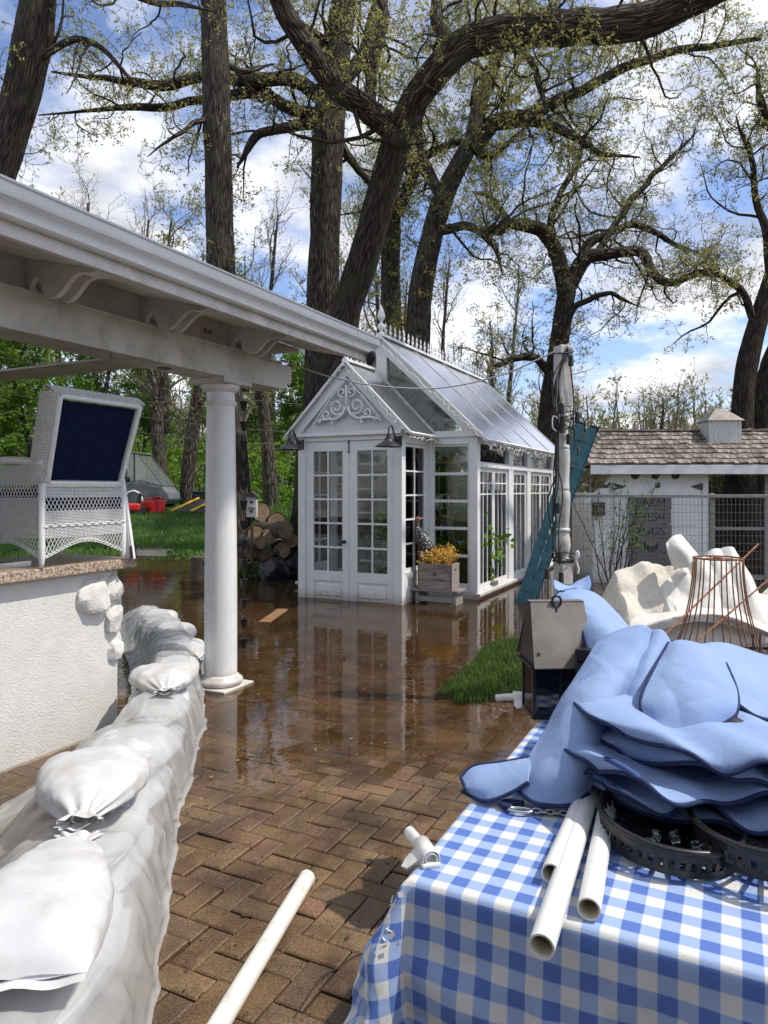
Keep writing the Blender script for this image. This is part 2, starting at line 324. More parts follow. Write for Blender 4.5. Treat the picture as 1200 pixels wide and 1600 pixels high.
M['bulb'] = pmat('clear_bulb', (0.6, 0.62, 0.6), (0.7, 0.7, 0.68), 10, 0.1)
M['fairy'] = pmat('white_cord', (0.74, 0.76, 0.74), (0.8, 0.8, 0.78), 10, 0.5)
M['cord'] = pmat('black_cord', (0.012, 0.012, 0.013), (0.02, 0.02, 0.02), 10, 0.5)
M['binbag'] = pmat('black_bag', (0.012, 0.012, 0.014), (0.022, 0.022, 0.025), 6, 0.28, .5, 12, .03)
# ================================================================== THE SETTING
def sstep(a, b, x): t = np.clip((x - a) / (b - a), 0, 1); return t * t * (3 - 2 * t)
def zp(x, y):                                            # top of the brick paving
    q = np.stack([np.asarray(x, float), np.asarray(y, float), np.zeros_like(np.asarray(x, float))], -1)
    return 0.011 - 0.0115 * np.clip(y - 2.2, 0, None) + 0.016 * vnoise(q, 0.8, 3) + 0.006 * vnoise(q, 2.3, 5)
def gz(x, y):                                            # natural ground
    x = np.asarray(x, float); y = np.asarray(y, float)
    q = np.stack([x, y, np.zeros_like(x)], -1)
    yb = 15.6 + np.clip(x + 1.2, 0, None) * 5.0
    bank = np.clip((y - yb) * 0.175, -0.35, 1.05)
    bank = np.where(bank > .8, .8 + (bank - .8) * .6, bank)
    far = sstep(95, 120, y) * 1.6
    z = np.maximum(bank - 0.02, -0.35 + far) + 0.05 * fnoise(q, 0.25, 3)
    inside = sstep(13.0, 12.0, y) * sstep(-7.5, -6.5, x) * sstep(3.4, 2.6, x)
    return z * (1 - inside) + inside * (-0.40)
def ground_material():
    m, N, L = nodes('lawn'); out = N('ShaderNodeOutputMaterial'); b = N('ShaderNodeBsdfPrincipled'); g = N('ShaderNodeNewGeometry')
    n1 = N('ShaderNodeTexNoise'); L(g.outputs['Position'], n1.inputs['Vector']); n1.inputs['Scale'].default_value = 1.1; n1.inputs['Detail'].default_value = 8
    r = N('ShaderNodeValToRGB'); L(n1.outputs['Fac'], r.inputs[0]); r.color_ramp.elements[0].position = .35; r.color_ramp.elements[1].position = .68
    r.color_ramp.elements[0].color = (0.035, 0.085, 0.016, 1); r.color_ramp.elements[1].color = (0.11, 0.19, 0.03, 1)
    n2 = N('ShaderNodeTexNoise'); L(g.outputs['Position'], n2.inputs['Vector']); n2.inputs['Scale'].default_value = 26; n2.inputs['Detail'].default_value = 4
    mx = N('ShaderNodeMix', data_type='RGBA', blend_type='MULTIPLY'); mx.inputs['Factor'].default_value = .8; L(r.outputs[0], mx.inputs['A'])
    r2 = N('ShaderNodeValToRGB'); L(n2.outputs['Fac'], r2.inputs[0]); r2.color_ramp.elements[0].position = .3; r2.color_ramp.elements[0].color = (.35, .35, .35, 1); r2.color_ramp.elements[1].position = .7; r2.color_ramp.elements[1].color = (1.5, 1.5, 1.4, 1)
    L(r2.outputs[0], mx.inputs['B'])
    sp = N('ShaderNodeSeparateXYZ'); L(g.outputs['Position'], sp.inputs[0])
    mr = N('ShaderNodeMapRange'); L(sp.outputs['Z'], mr.inputs[0]); mr.inputs['From Min'].default_value = -0.03; mr.inputs['From Max'].default_value = 0.06
    mud = N('ShaderNodeMix', data_type='RGBA'); L(mr.outputs[0], mud.inputs['Factor']); mud.inputs['A'].default_value = (0.055, 0.036, 0.02, 1); L(mx.outputs['Result'], mud.inputs['B'])
    L(mud.outputs['Result'], b.inputs['Base Color']); b.inputs['Roughness'].default_value = .9
    bp = N('ShaderNodeBump'); L(n2.outputs['Fac'], bp.inputs['Height']); bp.inputs['Strength'].default_value = .8; bp.inputs['Distance'].default_value = .04; L(bp.outputs[0], b.inputs['Normal']); L(b.outputs[0], out.inputs[0])
    return m
def water_material():
    m, N, L = nodes('flood_water'); out = N('ShaderNodeOutputMaterial'); g = N('ShaderNodeNewGeometry')
    sp = N('ShaderNodeSeparateXYZ'); L(g.outputs['Position'], sp.inputs[0])
    mr = N('ShaderNodeMapRange'); mr.interpolation_type = 'SMOOTHSTEP'; L(sp.outputs['Y'], mr.inputs[0]); mr.inputs['From Min'].default_value = 2.6; mr.inputs['From Max'].default_value = 11.0
    tcol = N('ShaderNodeMix', data_type='RGBA'); L(mr.outputs[0], tcol.inputs['Factor']); tcol.inputs['A'].default_value = (0.97, 0.93, 0.86, 1); tcol.inputs['B'].default_value = (0.62, 0.40, 0.18, 1)
    tr = N('ShaderNodeBsdfTransparent'); L(tcol.outputs['Result'], tr.inputs[0])
    df = N('ShaderNodeBsdfDiffuse'); df.inputs[0].default_value = (0.075, 0.046, 0.02, 1)
    mk = N('ShaderNodeMath', operation='MULTIPLY'); L(mr.outputs[0], mk.inputs[0]); mk.inputs[1].default_value = .55
    body = N('ShaderNodeMixShader'); L(mk.outputs[0], body.inputs[0]); L(tr.outputs[0], body.inputs[1]); L(df.outputs[0], body.inputs[2])
    mp = N('ShaderNodeMapping'); L(g.outputs['Position'], mp.inputs[0]); mp.inputs['Scale'].default_value = (1.0, 1.0, 1)
    n1 = N('ShaderNodeTexNoise'); L(mp.outputs[0], n1.inputs['Vector']); n1.inputs['Scale'].default_value = 7; n1.inputs['Detail'].default_value = 3; n1.inputs['Distortion'].default_value = .5
    n2 = N('ShaderNodeTexNoise'); L(mp.outputs[0], n2.inputs['Vector']); n2.inputs['Scale'].default_value = 1.3; n2.inputs['Detail'].default_value = 2
    amp = N('ShaderNodeMath', operation='MULTIPLY'); L(n1.outputs['Fac'], amp.inputs[0]); L(n2.outputs['Fac'], amp.inputs[1])
    st = N('ShaderNodeMapRange'); L(sp.outputs['Y'], st.inputs[0]); st.inputs['From Min'].default_value = 3; st.inputs['From Max'].default_value = 30; st.inputs['To Min'].default_value = .03; st.inputs['To Max'].default_value = .32
    bp = N('ShaderNodeBump'); L(amp.outputs[0], bp.inputs['Height']); L(st.outputs[0], bp.inputs['Strength']); bp.inputs['Distance'].default_value = .05
    gl = N('ShaderNodeBsdfGlossy'); gl.inputs['Roughness'].default_value = .015; L(bp.outputs[0], gl.inputs['Normal'])
    fr = N('ShaderNodeFresnel'); fr.inputs['IOR'].default_value = 1.45; L(bp.outputs[0], fr.inputs['Normal'])
    ms = N('ShaderNodeMixShader'); L(fr.outputs[0], ms.inputs[0]); L(body.outputs[0], ms.inputs[1]); L(gl.outputs[0], ms.inputs[2]); L(ms.outputs[0], out.inputs[0])
    return m
def brick_material():
    m, N, L = nodes('clay_paver'); out = N('ShaderNodeOutputMaterial'); b = N('ShaderNodeBsdfPrincipled'); g = N('ShaderNodeNewGeometry'); oi = N('ShaderNodeObjectInfo')
    ad = N('ShaderNodeMath', operation='ADD'); L(g.outputs['Random Per Island'], ad.inputs[0]); L(oi.outputs['Random'], ad.inputs[1])
    fr = N('ShaderNodeMath', operation='FRACT'); L(ad.outputs[0], fr.inputs[0])
    r = N('ShaderNodeValToRGB'); L(fr.outputs[0], r.inputs[0]); r.color_ramp.interpolation = 'LINEAR'
    el = r.color_ramp.elements; el[0].color = (0.105, 0.068, 0.036, 1); el[1].color = (0.135, 0.094, 0.054, 1)
    for p, c in ((.25, (0.132, 0.086, 0.044, 1)), (.45, (0.112, 0.08, 0.05, 1)), (.62, (0.148, 0.10, 0.054, 1)), (.8, (0.095, 0.068, 0.044, 1)), (.93, (0.138, 0.082, 0.05, 1))):
        e = el.new(p); e.color = c
    n0 = N('ShaderNodeTexNoise'); L(g.outputs['Position'], n0.inputs['Vector']); n0.inputs['Scale'].default_value = 150; n0.inputs['Detail'].default_value = 2
    r0 = N('ShaderNodeValToRGB'); L(n0.outputs['Fac'], r0.inputs[0]); r0.color_ramp.elements[0].position = .3; r0.color_ramp.elements[0].color = (.55, .55, .55, 1); r0.color_ramp.elements[1].position = .75; r0.color_ramp.elements[1].color = (2.1, 2.0, 1.85, 1)
    mx = N('ShaderNodeMix', data_type='RGBA', blend_type='MULTIPLY'); mx.inputs['Factor'].default_value = 1; L(r.outputs[0], mx.inputs['A']); L(r0.outputs[0], mx.inputs['B'])
    n1 = N('ShaderNodeTexNoise'); L(g.outputs['Position'], n1.inputs['Vector']); n1.inputs['Scale'].default_value = 2.6; n1.inputs['Detail'].default_value = 7; n1.inputs['Roughness'].default_value = .65
    r1 = N('ShaderNodeValToRGB'); L(n1.outputs['Fac'], r1.inputs[0]); r1.color_ramp.elements[0].position = .36; r1.color_ramp.elements[0].color = (.42, .38, .34, 1); r1.color_ramp.elements[1].position = .60; r1.color_ramp.elements[1].color = (1.08, 1.05, 1.0, 1)
    m2 = N('ShaderNodeMix', data_type='RGBA', blend_type='MULTIPLY'); m2.inputs['Factor'].default_value = 1; L(mx.outputs['Result'], m2.inputs['A']); L(r1.outputs[0], m2.inputs['B'])
    L(m2.outputs['Result'], b.inputs['Base Color'])
    rr = N('ShaderNodeMapRange'); L(n1.outputs['Fac'], rr.inputs[0]); rr.inputs['From Min'].default_value = .35; rr.inputs['From Max'].default_value = .65; rr.inputs['To Min'].default_value = .3; rr.inputs['To Max'].default_value = .7; L(rr.outputs[0], b.inputs['Roughness'])
    bp = N('ShaderNodeBump'); L(n0.outputs['Fac'], bp.inputs['Height']); bp.inputs['Strength'].default_value = .6; bp.inputs['Distance'].default_value = .003; L(bp.outputs[0], b.inputs['Normal'])
    L(b.outputs[0], out.inputs[0]); return m
# ---- ground sheet
xs = np.concatenate([np.linspace(-400, -32, 16)[:-1], np.linspace(-30, 30, 121), np.linspace(32, 400, 16)[1:]])
ys = np.concatenate([np.linspace(-12, 40, 131), np.linspace(42, 130, 45), np.linspace(140, 900, 14)])
X, Y = np.meshgrid(xs, ys); Z = gz(X, Y)
mb_i = np.arange(X.size).reshape(X.shape); q = np.stack([mb_i[:-1, :-1], mb_i[:-1, 1:], mb_i[1:, 1:], mb_i[1:, :-1]], -1).reshape(-1, 4)
ground = kind(link('ground', mesh_np('ground', np.stack([X, Y, Z], -1).reshape(-1, 3), q), ground_material()), 'structure')
# ---- flood water
mbw = MB().add([(-400, 2.2, 0), (400, 2.2, 0), (400, 900, 0), (-400, 900, 0)], [(0, 1, 2, 3)])
water = kind(mbw.build('water', water_material()), 'structure')
# ---- brick patio in herringbone
patio = kind(link('patio', None, None), 'structure') if False else None
bed = MB(); gx = np.linspace(-5.2, 4.6, 30); gy = np.linspace(-.6, 12.2, 40); BX, BY = np.meshgrid(gx, gy); BZ = zp(BX, BY) - 0.016
M['bed'] = pmat('joint_sand', (0.020, 0.020, 0.010), (0.05, 0.048, 0.022), 20, 0.95)
patio = kind(bed.grid(np.stack([BX, BY, BZ], -1)).build('patio', M['bed'], smooth=True), 'structure')
BM = brick_material(); ba = 0.103; bj = 0.0035
def brick_shape(L, Wd):
    h = 0.05; c = 0.005; a, b = L / 2 - bj, Wd / 2 - bj
    vs = [(-a, -b, -h), (a, -b, -h), (a, b, -h), (-a, b, -h), (-a, -b, -c), (a, -b, -c), (a, b, -c), (-a, b, -c), (-a + c, -b + c, 0), (a - c, -b + c, 0), (a - c, b - c, 0), (-a + c, b - c, 0)]
    fs = [(8, 9, 10, 11)] + [(i, (i + 1) % 4, 4 + (i + 1) % 4, 4 + i) for i in range(4)] + [(4 + i, 4 + (i + 1) % 4, 8 + (i + 1) % 4, 8 + i) for i in range(4)]
    return vs, fs
bv, bf = brick_shape(2 * ba, ba); bme = bpy.data.meshes.new('brick'); bme.from_pydata(bv, [], bf); bme.materials.append(BM)
rng = np.random.RandomState(4); cells = []
N1 = int(14 / ba)
for i in range(-N1, N1):
    for j in range(-N1 // 2, N1 + 20):
        r = (i - j) % 4
        if r == 0: c = (i + 1.0, j + 0.5, 0)
        elif r == 3: c = (i + 0.5, j + 1.0, 1)
        else: continue
        w = U * (c[0] * ba) + V * (c[1] * ba)
        if -4.6 < w.x < 4.0 and 0.3 < w.y < 11.6: cells.append((w.x, w.y, c[2]))
cells = np.array(cells); cz = zp(cells[:, 0], cells[:, 1]) + rng.normal(0, .0022, len(cells)); tilt = rng.normal(0, .010, (len(cells), 2))
px = 600 + cells[:, 0] / cells[:, 1] * F; py = HOR + CH / cells[:, 1] * F
inview = (px > 215) & (px < 760) & (py > 1120) & (py < 1630) & ~((px > 640) & (py > 1330)) & ~((px < 300 - (py - 1100) * .16) )
order = np.argsort(np.where(inview, cells[:, 1], 1e3))[:300]; near = np.zeros(len(cells), bool); near[order] = inview[order]
bva = np.array(bv); fv, ff = [], []; fo = 0; bfa = np.array(bf)
for k in range(len(cells)):
    rz = UA + (PI / 2 if cells[k, 2] else 0) + rng.normal(0, .006)
    if near[k]:
        o = bpy.data.objects.new('brick', bme); COL.objects.link(o); o.parent = patio; o.location = (cells[k, 0], cells[k, 1], cz[k]); o.rotation_euler = (tilt[k, 0], tilt[k, 1], rz)
    else:
        c, s = math.cos(rz), math.sin(rz)
        v = np.stack([bva[:, 0] * c - bva[:, 1] * s + cells[k, 0], bva[:, 0] * s + bva[:, 1] * c + cells[k, 1], bva[:, 2] + cz[k] + bva[:, 0] * tilt[k, 0]], -1)
        fv.append(v); ff.append(bfa + fo); fo += len(v)
kind(link('brick_field', mesh_np('brick_field', np.vstack(fv), np.vstack(ff), smooth=False), BM, patio), 'stuff')
# ---- grass
def grass(name, label, pts, h, w, seed, mat, lean=.5):
    r = np.random.RandomState(seed); n = len(pts); hh = h * r.uniform(.45, 1.1, n); a = r.uniform(0, 2 * PI, n); ln = r.uniform(0, lean, n); b = r.uniform(0, 2 * PI, n)
    base = np.asarray(pts); d = np.stack([np.cos(a), np.sin(a), np.zeros(n)], -1) * (w * r.uniform(.6, 1.2, n))[:, None]
    ld = np.stack([np.cos(b), np.sin(b), np.zeros(n)], -1)
    mid = base + ld * (hh * ln * .35)[:, None] + np.array([0, 0, 1]) * (hh * .6)[:, None]; tip = base + ld * (hh * ln)[:, None] + np.array([0, 0, 1]) * hh[:, None]
    v = np.stack([base - d, base + d, mid + d * .8, mid - d * .8, tip], 1).reshape(-1, 3); i = np.arange(n)[:, None] * 5
    o = link(name, mesh_np(name, v, i + np.array([[0, 1, 2, 3]]), i + np.array([[3, 2, 4]])), mat); o['label'] = label; o['category'] = 'grass'; return kind(o, 'stuff')
M['grass'] = pmat('grass_blades', (0.035, 0.09, 0.014), (0.15, 0.23, 0.045), 5, 0.55, trans=.35, contrast=(.3, .7))
M['lawn_grass'] = pmat('lawn_blades', (0.055, 0.13, 0.02), (0.15, 0.26, 0.045), 1.4, 0.6, trans=.3, contrast=(.35, .68))
r = np.random.RandomState(7); g1, g2 = G(688, 1075), G(830, 1010)
pts = []
# a raised tongue of turf left of the post, running on behind the table
cand = r.rand(60000, 2) * np.array([3.4, 3.0]) + np.array([0.30, 4.75])
ed = 0.14 * fnoise(np.c_[cand, np.zeros(len(cand))], 1.6, 3, 5)
pxx = 600 + cand[:, 0] / cand[:, 1] * F
left = 0.46 + np.clip(cand[:, 1] - 5.35, 0, 9) * .34 + np.clip(5.35 - cand[:, 1], 0, 9) * .55
dl = cand[:, 0] - left + ed; dn = cand[:, 1] - 5.15 - (cand[:, 0] - .5) * -.06 + ed; df = 7.2 - cand[:, 1] + ed
de = np.minimum(np.minimum(dl, dn), df); sel = (de > 0)
cand = cand[sel]; de = de[sel]
turf_z = lambda d: -0.045 + 0.085 * np.clip(d / .30, 0, 1)
grass('grass', 'tongue of bright green grass standing out of the flood water beside the porch post', np.c_[cand, turf_z(de) - .01], .095, .0042, 3, M['grass'], .7)
tg = np.meshgrid(np.linspace(.2, 3.7, 50), np.linspace(4.7, 7.4, 40)); TX, TY = tg
edg = 0.14 * fnoise(np.stack([TX, TY, TX * 0], -1), 1.6, 3, 5)
lf = 0.46 + np.clip(TY - 5.35, 0, 9) * .34 + np.clip(5.35 - TY, 0, 9) * .55
dd = np.minimum(np.minimum(TX - lf + edg, TY - 5.15 + (TX - .5) * .06 + edg), 7.2 - TY + edg)
tz = np.where(dd > 0, turf_z(dd) - .012, np.maximum(-.045 + dd * .8, -.3))
kind(MB().grid(np.stack([TX, TY, tz], -1)).build('turf', pmat('turf_soil', (0.02, 0.04, 0.01), (0.04, 0.075, 0.018), 12, .95, .5, 40, .02), smooth=True), 'structure')
lp = np.c_[r.uniform(-12, -1.2, 42000), 15.5 + 8.0 * r.rand(42000) ** 1.4]; lz = gz(lp[:, 0], lp[:, 1]); s2 = lz > 0.0
grass('lawn_grass', 'short green lawn grass on the bank rising behind the flooded patio', np.c_[lp[s2], lz[s2] - .01], .13, .012, 5, M['lawn_grass'], .8)
# fallen bits of bark and leaf on the paving
dbr = []
r = np.random.RandomState(21); mbd = MB()
for k in range(150):
    x, y = r.uniform(-1.0, .5), r.uniform(1.9, 4.2); z = float(zp(x, y)) + .003; a = r.uniform(0, PI); l = r.uniform(.004, .016); w = l * r.uniform(.2, .6)
    c, s = math.cos(a), math.sin(a)
    mbd.add([(x + c * l, y + s * l, z), (x - s * w, y + c * w, z + .004), (x - c * l, y - s * l, z + .001), (x + s * w, y - c * w, z + .002)], [(0, 1, 2, 3)])
o = mbd.build('leaf_litter', pmat('litter', (0.02, 0.014, 0.008), (0.09, 0.06, 0.03), 60, .8)); kind(o, 'stuff'); o['label'] = 'crumbs of bark and leaf scattered over the wet bricks'; o['category'] = 'litter'

r = np.random.RandomState(23); mbd = MB()
for k in range(420):
    y = r.uniform(3.4, 13); x = r.uniform(-.42, .30) * y; 
    if 9.0 < y and x > -1.4: continue
    z = .0025; a = r.uniform(0, PI); l = r.uniform(.006, .022); w = l * r.uniform(.15, .6); c, s = math.cos(a), math.sin(a)
    mbd.add([(x + c * l, y + s * l, z), (x - s * w, y + c * w, z + .002), (x - c * l, y - s * l, z + .001), (x + s * w, y - c * w, z)], [(0, 1, 2, 3)])
o = mbd.build('floating_leaves', pmat('floating_litter', (0.10, 0.07, 0.025), (0.30, 0.25, 0.09), 30, .8)); kind(o, 'stuff'); o['label'] = 'specks of leaf and seed floating on the brown flood water'; o['category'] = 'litter'
# ================================================================== TREES
def bark_material(name, c1, c2, moss=None):
    m, N, L = nodes(name); out = N('ShaderNodeOutputMaterial'); b = N('ShaderNodeBsdfPrincipled'); uv = N('ShaderNodeAttribute', attribute_name='barkco'); mp = N('ShaderNodeMapping'); L(uv.outputs['Vector'], mp.inputs[0]); mp.inputs['Scale'].default_value = (1, 1, .13)
    g = N('ShaderNodeNewGeometry')
    nd = N('ShaderNodeTexNoise'); L(mp.outputs[0], nd.inputs['Vector']); nd.inputs['Scale'].default_value = 9; nd.inputs['Detail'].default_value = 4
    av = N('ShaderNodeVectorMath', operation='MULTIPLY_ADD'); L(nd.outputs['Color'], av.inputs[0]); av.inputs[1].default_value = (.045, .045, .045); L(mp.outputs[0], av.inputs[2])
    vo = N('ShaderNodeTexVoronoi', feature='DISTANCE_TO_EDGE'); L(av.outputs[0], vo.inputs['Vector']); vo.inputs['Scale'].default_value = 21
    n2 = N('ShaderNodeTexNoise'); L(mp.outputs[0], n2.inputs['Vector']); n2.inputs['Scale'].default_value = 60; n2.inputs['Detail'].default_value = 6
    rr = N('ShaderNodeValToRGB'); L(vo.outputs['Distance'], rr.inputs[0]); rr.color_ramp.elements[0].position = 0.02; rr.color_ramp.elements[1].position = .34
    rs_ = N('ShaderNodeMath', operation='MULTIPLY'); L(rr.outputs[0], rs_.inputs[0]); rs_.inputs[1].default_value = .55
    ad = N('ShaderNodeMath', operation='MULTIPLY_ADD'); L(n2.outputs['Fac'], ad.inputs[0]); ad.inputs[1].default_value = .55; L(rs_.outputs[0], ad.inputs[2])
    cr = N('ShaderNodeValToRGB'); L(ad.outputs[0], cr.inputs[0]); cr.color_ramp.elements[0].position = .30; cr.color_ramp.elements[0].color = (*c1, 1); cr.color_ramp.elements[1].position = .86; cr.color_ramp.elements[1].color = (*c2, 1)
    col = cr.outputs[0]
    if moss:
        n3 = N('ShaderNodeTexNoise'); L(g.outputs['Position'], n3.inputs['Vector']); n3.inputs['Scale'].default_value = 2.2; n3.inputs['Detail'].default_value = 7
        r3 = N('ShaderNodeValToRGB'); L(n3.outputs['Fac'], r3.inputs[0]); r3.color_ramp.elements[0].position = .52; r3.color_ramp.elements[1].position = .72
        mx = N('ShaderNodeMix', data_type='RGBA'); L(r3.outputs[0], mx.inputs['Factor']); L(col, mx.inputs['A']); mx.inputs['B'].default_value = (*moss, 1); col = mx.outputs['Result']
    L(col, b.inputs['Base Color']); b.inputs['Roughness'].default_value = .92; b.inputs['Specular IOR Level'].default_value = .2
    bp = N('ShaderNodeBump'); L(ad.outputs[0], bp.inputs['Height']); bp.inputs['Strength'].default_value = 1.0; bp.inputs['Distance'].default_value = .075; L(bp.outputs[0], b.inputs['Normal']); L(b.outputs[0], out.inputs[0])
    return m
M['bark'] = bark_material('oak_bark', (0.018, 0.014, 0.011), (0.20, 0.16, 0.13), (0.09, 0.088, 0.055))
M['bark_grey'] = bark_material('grey_bark', (0.028, 0.023, 0.019), (0.27, 0.225, 0.185), (0.13, 0.125, 0.085))
M['twig'] = pmat('twig_bark', (0.035, 0.027, 0.021), (0.085, 0.068, 0.053), 7, .9)
M['twig_grey'] = pmat('grey_twig', (0.10, 0.085, 0.065), (0.20, 0.175, 0.14), 7, .9)
def leafmat(name, a, b_): return pmat(name, a, b_, 1.1, .55, trans=.58, contrast=(.35, .65), detail=6)
M['leaf_young'] = leafmat('young_leaf', (0.22, 0.225, 0.055), (0.44, 0.43, 0.13))
M['leaf_pale'] = leafmat('pale_leaf', (0.20, 0.205, 0.075), (0.38, 0.38, 0.17))
M['leaf_green'] = leafmat('green_leaf', (0.085, 0.18, 0.018), (0.21, 0.36, 0.035))
def walk(rng, p, d, L, k, crook, up, droop=0):
    pts = [p]; st = L / (k - 1); d = d / np.linalg.norm(d)
    for i in range(k - 1):
        d = d + rng.normal(0, crook, 3); d[2] += up - droop * i / k; d /= np.linalg.norm(d); p = p + d * st; pts.append(p)
    return np.array(pts)
def offshoots(rng, path, rad, n, Lr, k, crook, up, rr=(.3, .55), t0=.15, rmin=.004, spread=1.0, droop=0):
    out = []
    m = len(path); T = np.gradient(path, axis=0)
    for j in range(n):
        t = t0 + (1 - t0) * (j + rng.rand()) / n; f = t * (m - 1); i = min(int(f), m - 2); w = f - i
        p = path[i] * (1 - w) + path[i + 1] * w; r = rad[i] * (1 - w) + rad[i + 1] * w; tg = T[i] / (np.linalg.norm(T[i]) + 1e-9)
        q = rng.normal(0, 1, 3); q -= tg * q.dot(tg); q /= np.linalg.norm(q) + 1e-9
        d = tg * rng.uniform(.15, .7) + q * spread + np.array([0, 0, up])
        L = rng.uniform(*Lr) * (1 - .45 * t); r0 = max(rmin, min(r * rng.uniform(*rr), .018 * L + .004))
        out.append((walk(rng, p, d, L, k, crook, up * .35, droop), np.linspace(r0, max(rmin * .6, r0 * .28), k)))
    return out
def tubes_mesh(name, items, s):
    byk = {}
    for p, r in items: byk.setdefault(len(p), []).append((p, r))
    V, Q, UVs, o = [], [], [], 0
    for k, it in byk.items():
        v, q, uv = batch_tubes(np.array([a for a, b in it]), np.array([b for a, b in it]), s); V.append(v); Q.append(q + o); UVs.append(uv); o += len(v)
    return np.vstack(V), np.vstack(Q), np.vstack(UVs)
def leaf_mesh(rng, pts, per, size, width=.34, droop=.3):
    n = len(pts) * per; b = np.repeat(pts, per, 0) + rng.normal(0, size * .35, (n, 3))
    d = rng.normal(0, 1, (n, 3)); d[:, 2] -= droop; d /= np.linalg.norm(d, axis=1, keepdims=True); s = np.cross(d, rng.normal(0, 1, (n, 3))); s /= np.linalg.norm(s, axis=1, keepdims=True) + 1e-9
    L = (size * rng.uniform(.6, 1.3, n))[:, None]; w = L * width * .5
    v = np.stack([b, b + d * L * .45 + s * w, b + d * L, b + d * L * .5 - s * w], 1).reshape(-1, 3)
    return v, np.arange(n)[:, None] * 4 + np.array([[0, 1, 2, 3]])
def limb_path(spec, n):
    pts = [P(a, b, d) for a, b, d, w in spec]; rad = [w / 2 / F * d for a, b, d, w in spec]
    return cr_path(pts, n, rad)
def big_limb(name, path, rad, mat, parent, s=16, rough=.10, seed=0):
    v, q, uv = batch_tubes(path[None], rad[None], s)
    ax = np.repeat(path, s, 0); rv = v - ax; rr = np.linalg.norm(rv, axis=1, keepdims=True) + 1e-9
    nn = fnoise(v, 1.1, 3, seed)[:, None] * rough * 2.0 + vnoise(v, 6.0, seed + 3)[:, None] * rough * .6
    v = ax + rv * (1 + nn)
    tr = []
    for e in (0, len(path) - 1): v = np.vstack([v, path[e]]); uv = np.vstack([uv, [0, 0, 0]]); c = len(v) - 1; base = e * s; tr += [(base + j, base + (j + 1) % s, c) for j in range(s)]
    return link(name, mesh_np(name, v, q, tr, uv), mat, parent)
def tree(name, label, trunk, limbs, seed, L1=(1.2, 3.2), n1=3.0, n2=6, n3=6, leaf=.07, per=4, leafmat='leaf_young', bark='bark', twig='twig', rmin=.005, trunk_n1=0.0, up=.12, crook=.30, leaf_keep=.68, seg=None, group=None, n4=0):
    rng = np.random.RandomState(seed)
    tp, tr = limb_path(trunk, seg or 40); zg = float(gz(tp[0][0], tp[0][1])) - .12
    if tp[0][2] > zg + .1:                                  # carry the trunk down to the ground it stands on
        k = max(2, int((tp[0][2] - zg) / .25)); dn = np.linspace(0, 1, k + 1)[:-1][:, None]; foot = np.array([tp[0][0], tp[0][1], zg])
        tr = np.concatenate([tr[0] * (1 + .45 * (1 - dn[:, 0]) ** 2.5), tr]); tp = np.vstack([foot * (1 - dn) + tp[0] * dn, tp])
    elif tp[0][2] < zg - .4: pass
    if True: pass
    root = thing(name, label, 'tree', tuple(tp[0]), group=group)
    off = tp[0].copy(); O = lambda a: a - off
    big_limb('trunk', O(tp), tr, M[bark], root, 22, .09, seed)
    l1 = []
    if trunk_n1: l1 += offshoots(rng, tp, tr, int(trunk_n1), (L1[0] * .5, L1[1] * .7), 10, crook, up, t0=.35, rmin=rmin)
    for sp in limbs:
        lp, lr = limb_path(sp, 26); lr = lr * np.where(np.arange(26) > 19, 1 - .11 * (np.arange(26) - 19), 1) if sp[-1][0] < 1190 and sp[-1][1] > -5 else lr; wob = np.stack([fnoise(lp, .9, 3, seed + 5 + i) for i in range(3)], -1) * .28 * np.sin(np.linspace(0, PI, 26))[:, None]
        lp = lp + wob
        big_limb('limb', O(lp), lr, M[bark], root, 12, .10, seed + 1)
        ln = np.linalg.norm(np.diff(lp, axis=0), axis=1).sum()
        l1 += offshoots(rng, lp, lr, max(3, int(ln * n1)), L1, 10, crook, up, t0=.08, rmin=rmin)
    l2 = [c for p, r in l1 for c in offshoots(rng, p, r, n2, (L1[0] * .35, L1[1] * .42), 7, crook * .9, up * .8, t0=.2, rmin=rmin)]
    l3 = [c for p, r in l2 for c in offshoots(rng, p, r, n3, (.16, L1[1] * .19), 4, crook * .7, up * .6, t0=.25, rmin=rmin * .7)]
    V, Q, UV = tubes_mesh('b', [(O(p), r) for p, r in l1], 6); kind(link('branches', mesh_np('branches', V, Q, uv=UV), M[bark], root), 'stuff')
    v2, q2, _ = tubes_mesh('b', [(O(p), r) for p, r in l2], 4); v3, q3, _ = tubes_mesh('b', [(O(p), r) for p, r in l3], 3)
    tw = link('twigs', mesh_np('twigs', np.vstack([v2, v3]), np.vstack([q2, q3 + len(v2)])), M[twig], root); kind(tw, 'stuff')
    ends = np.array([p[-1] for p, r in l3] + [p[2] for p, r in l3] + [p[-1] for p, r in l2]) - off
    ends = ends[rng.rand(len(ends)) < leaf_keep]
    v, q = leaf_mesh(rng, ends, per, leaf)
    kind(link('crown', mesh_np('crown', v, q, smooth=False), M[leafmat], root), 'stuff')
    return root
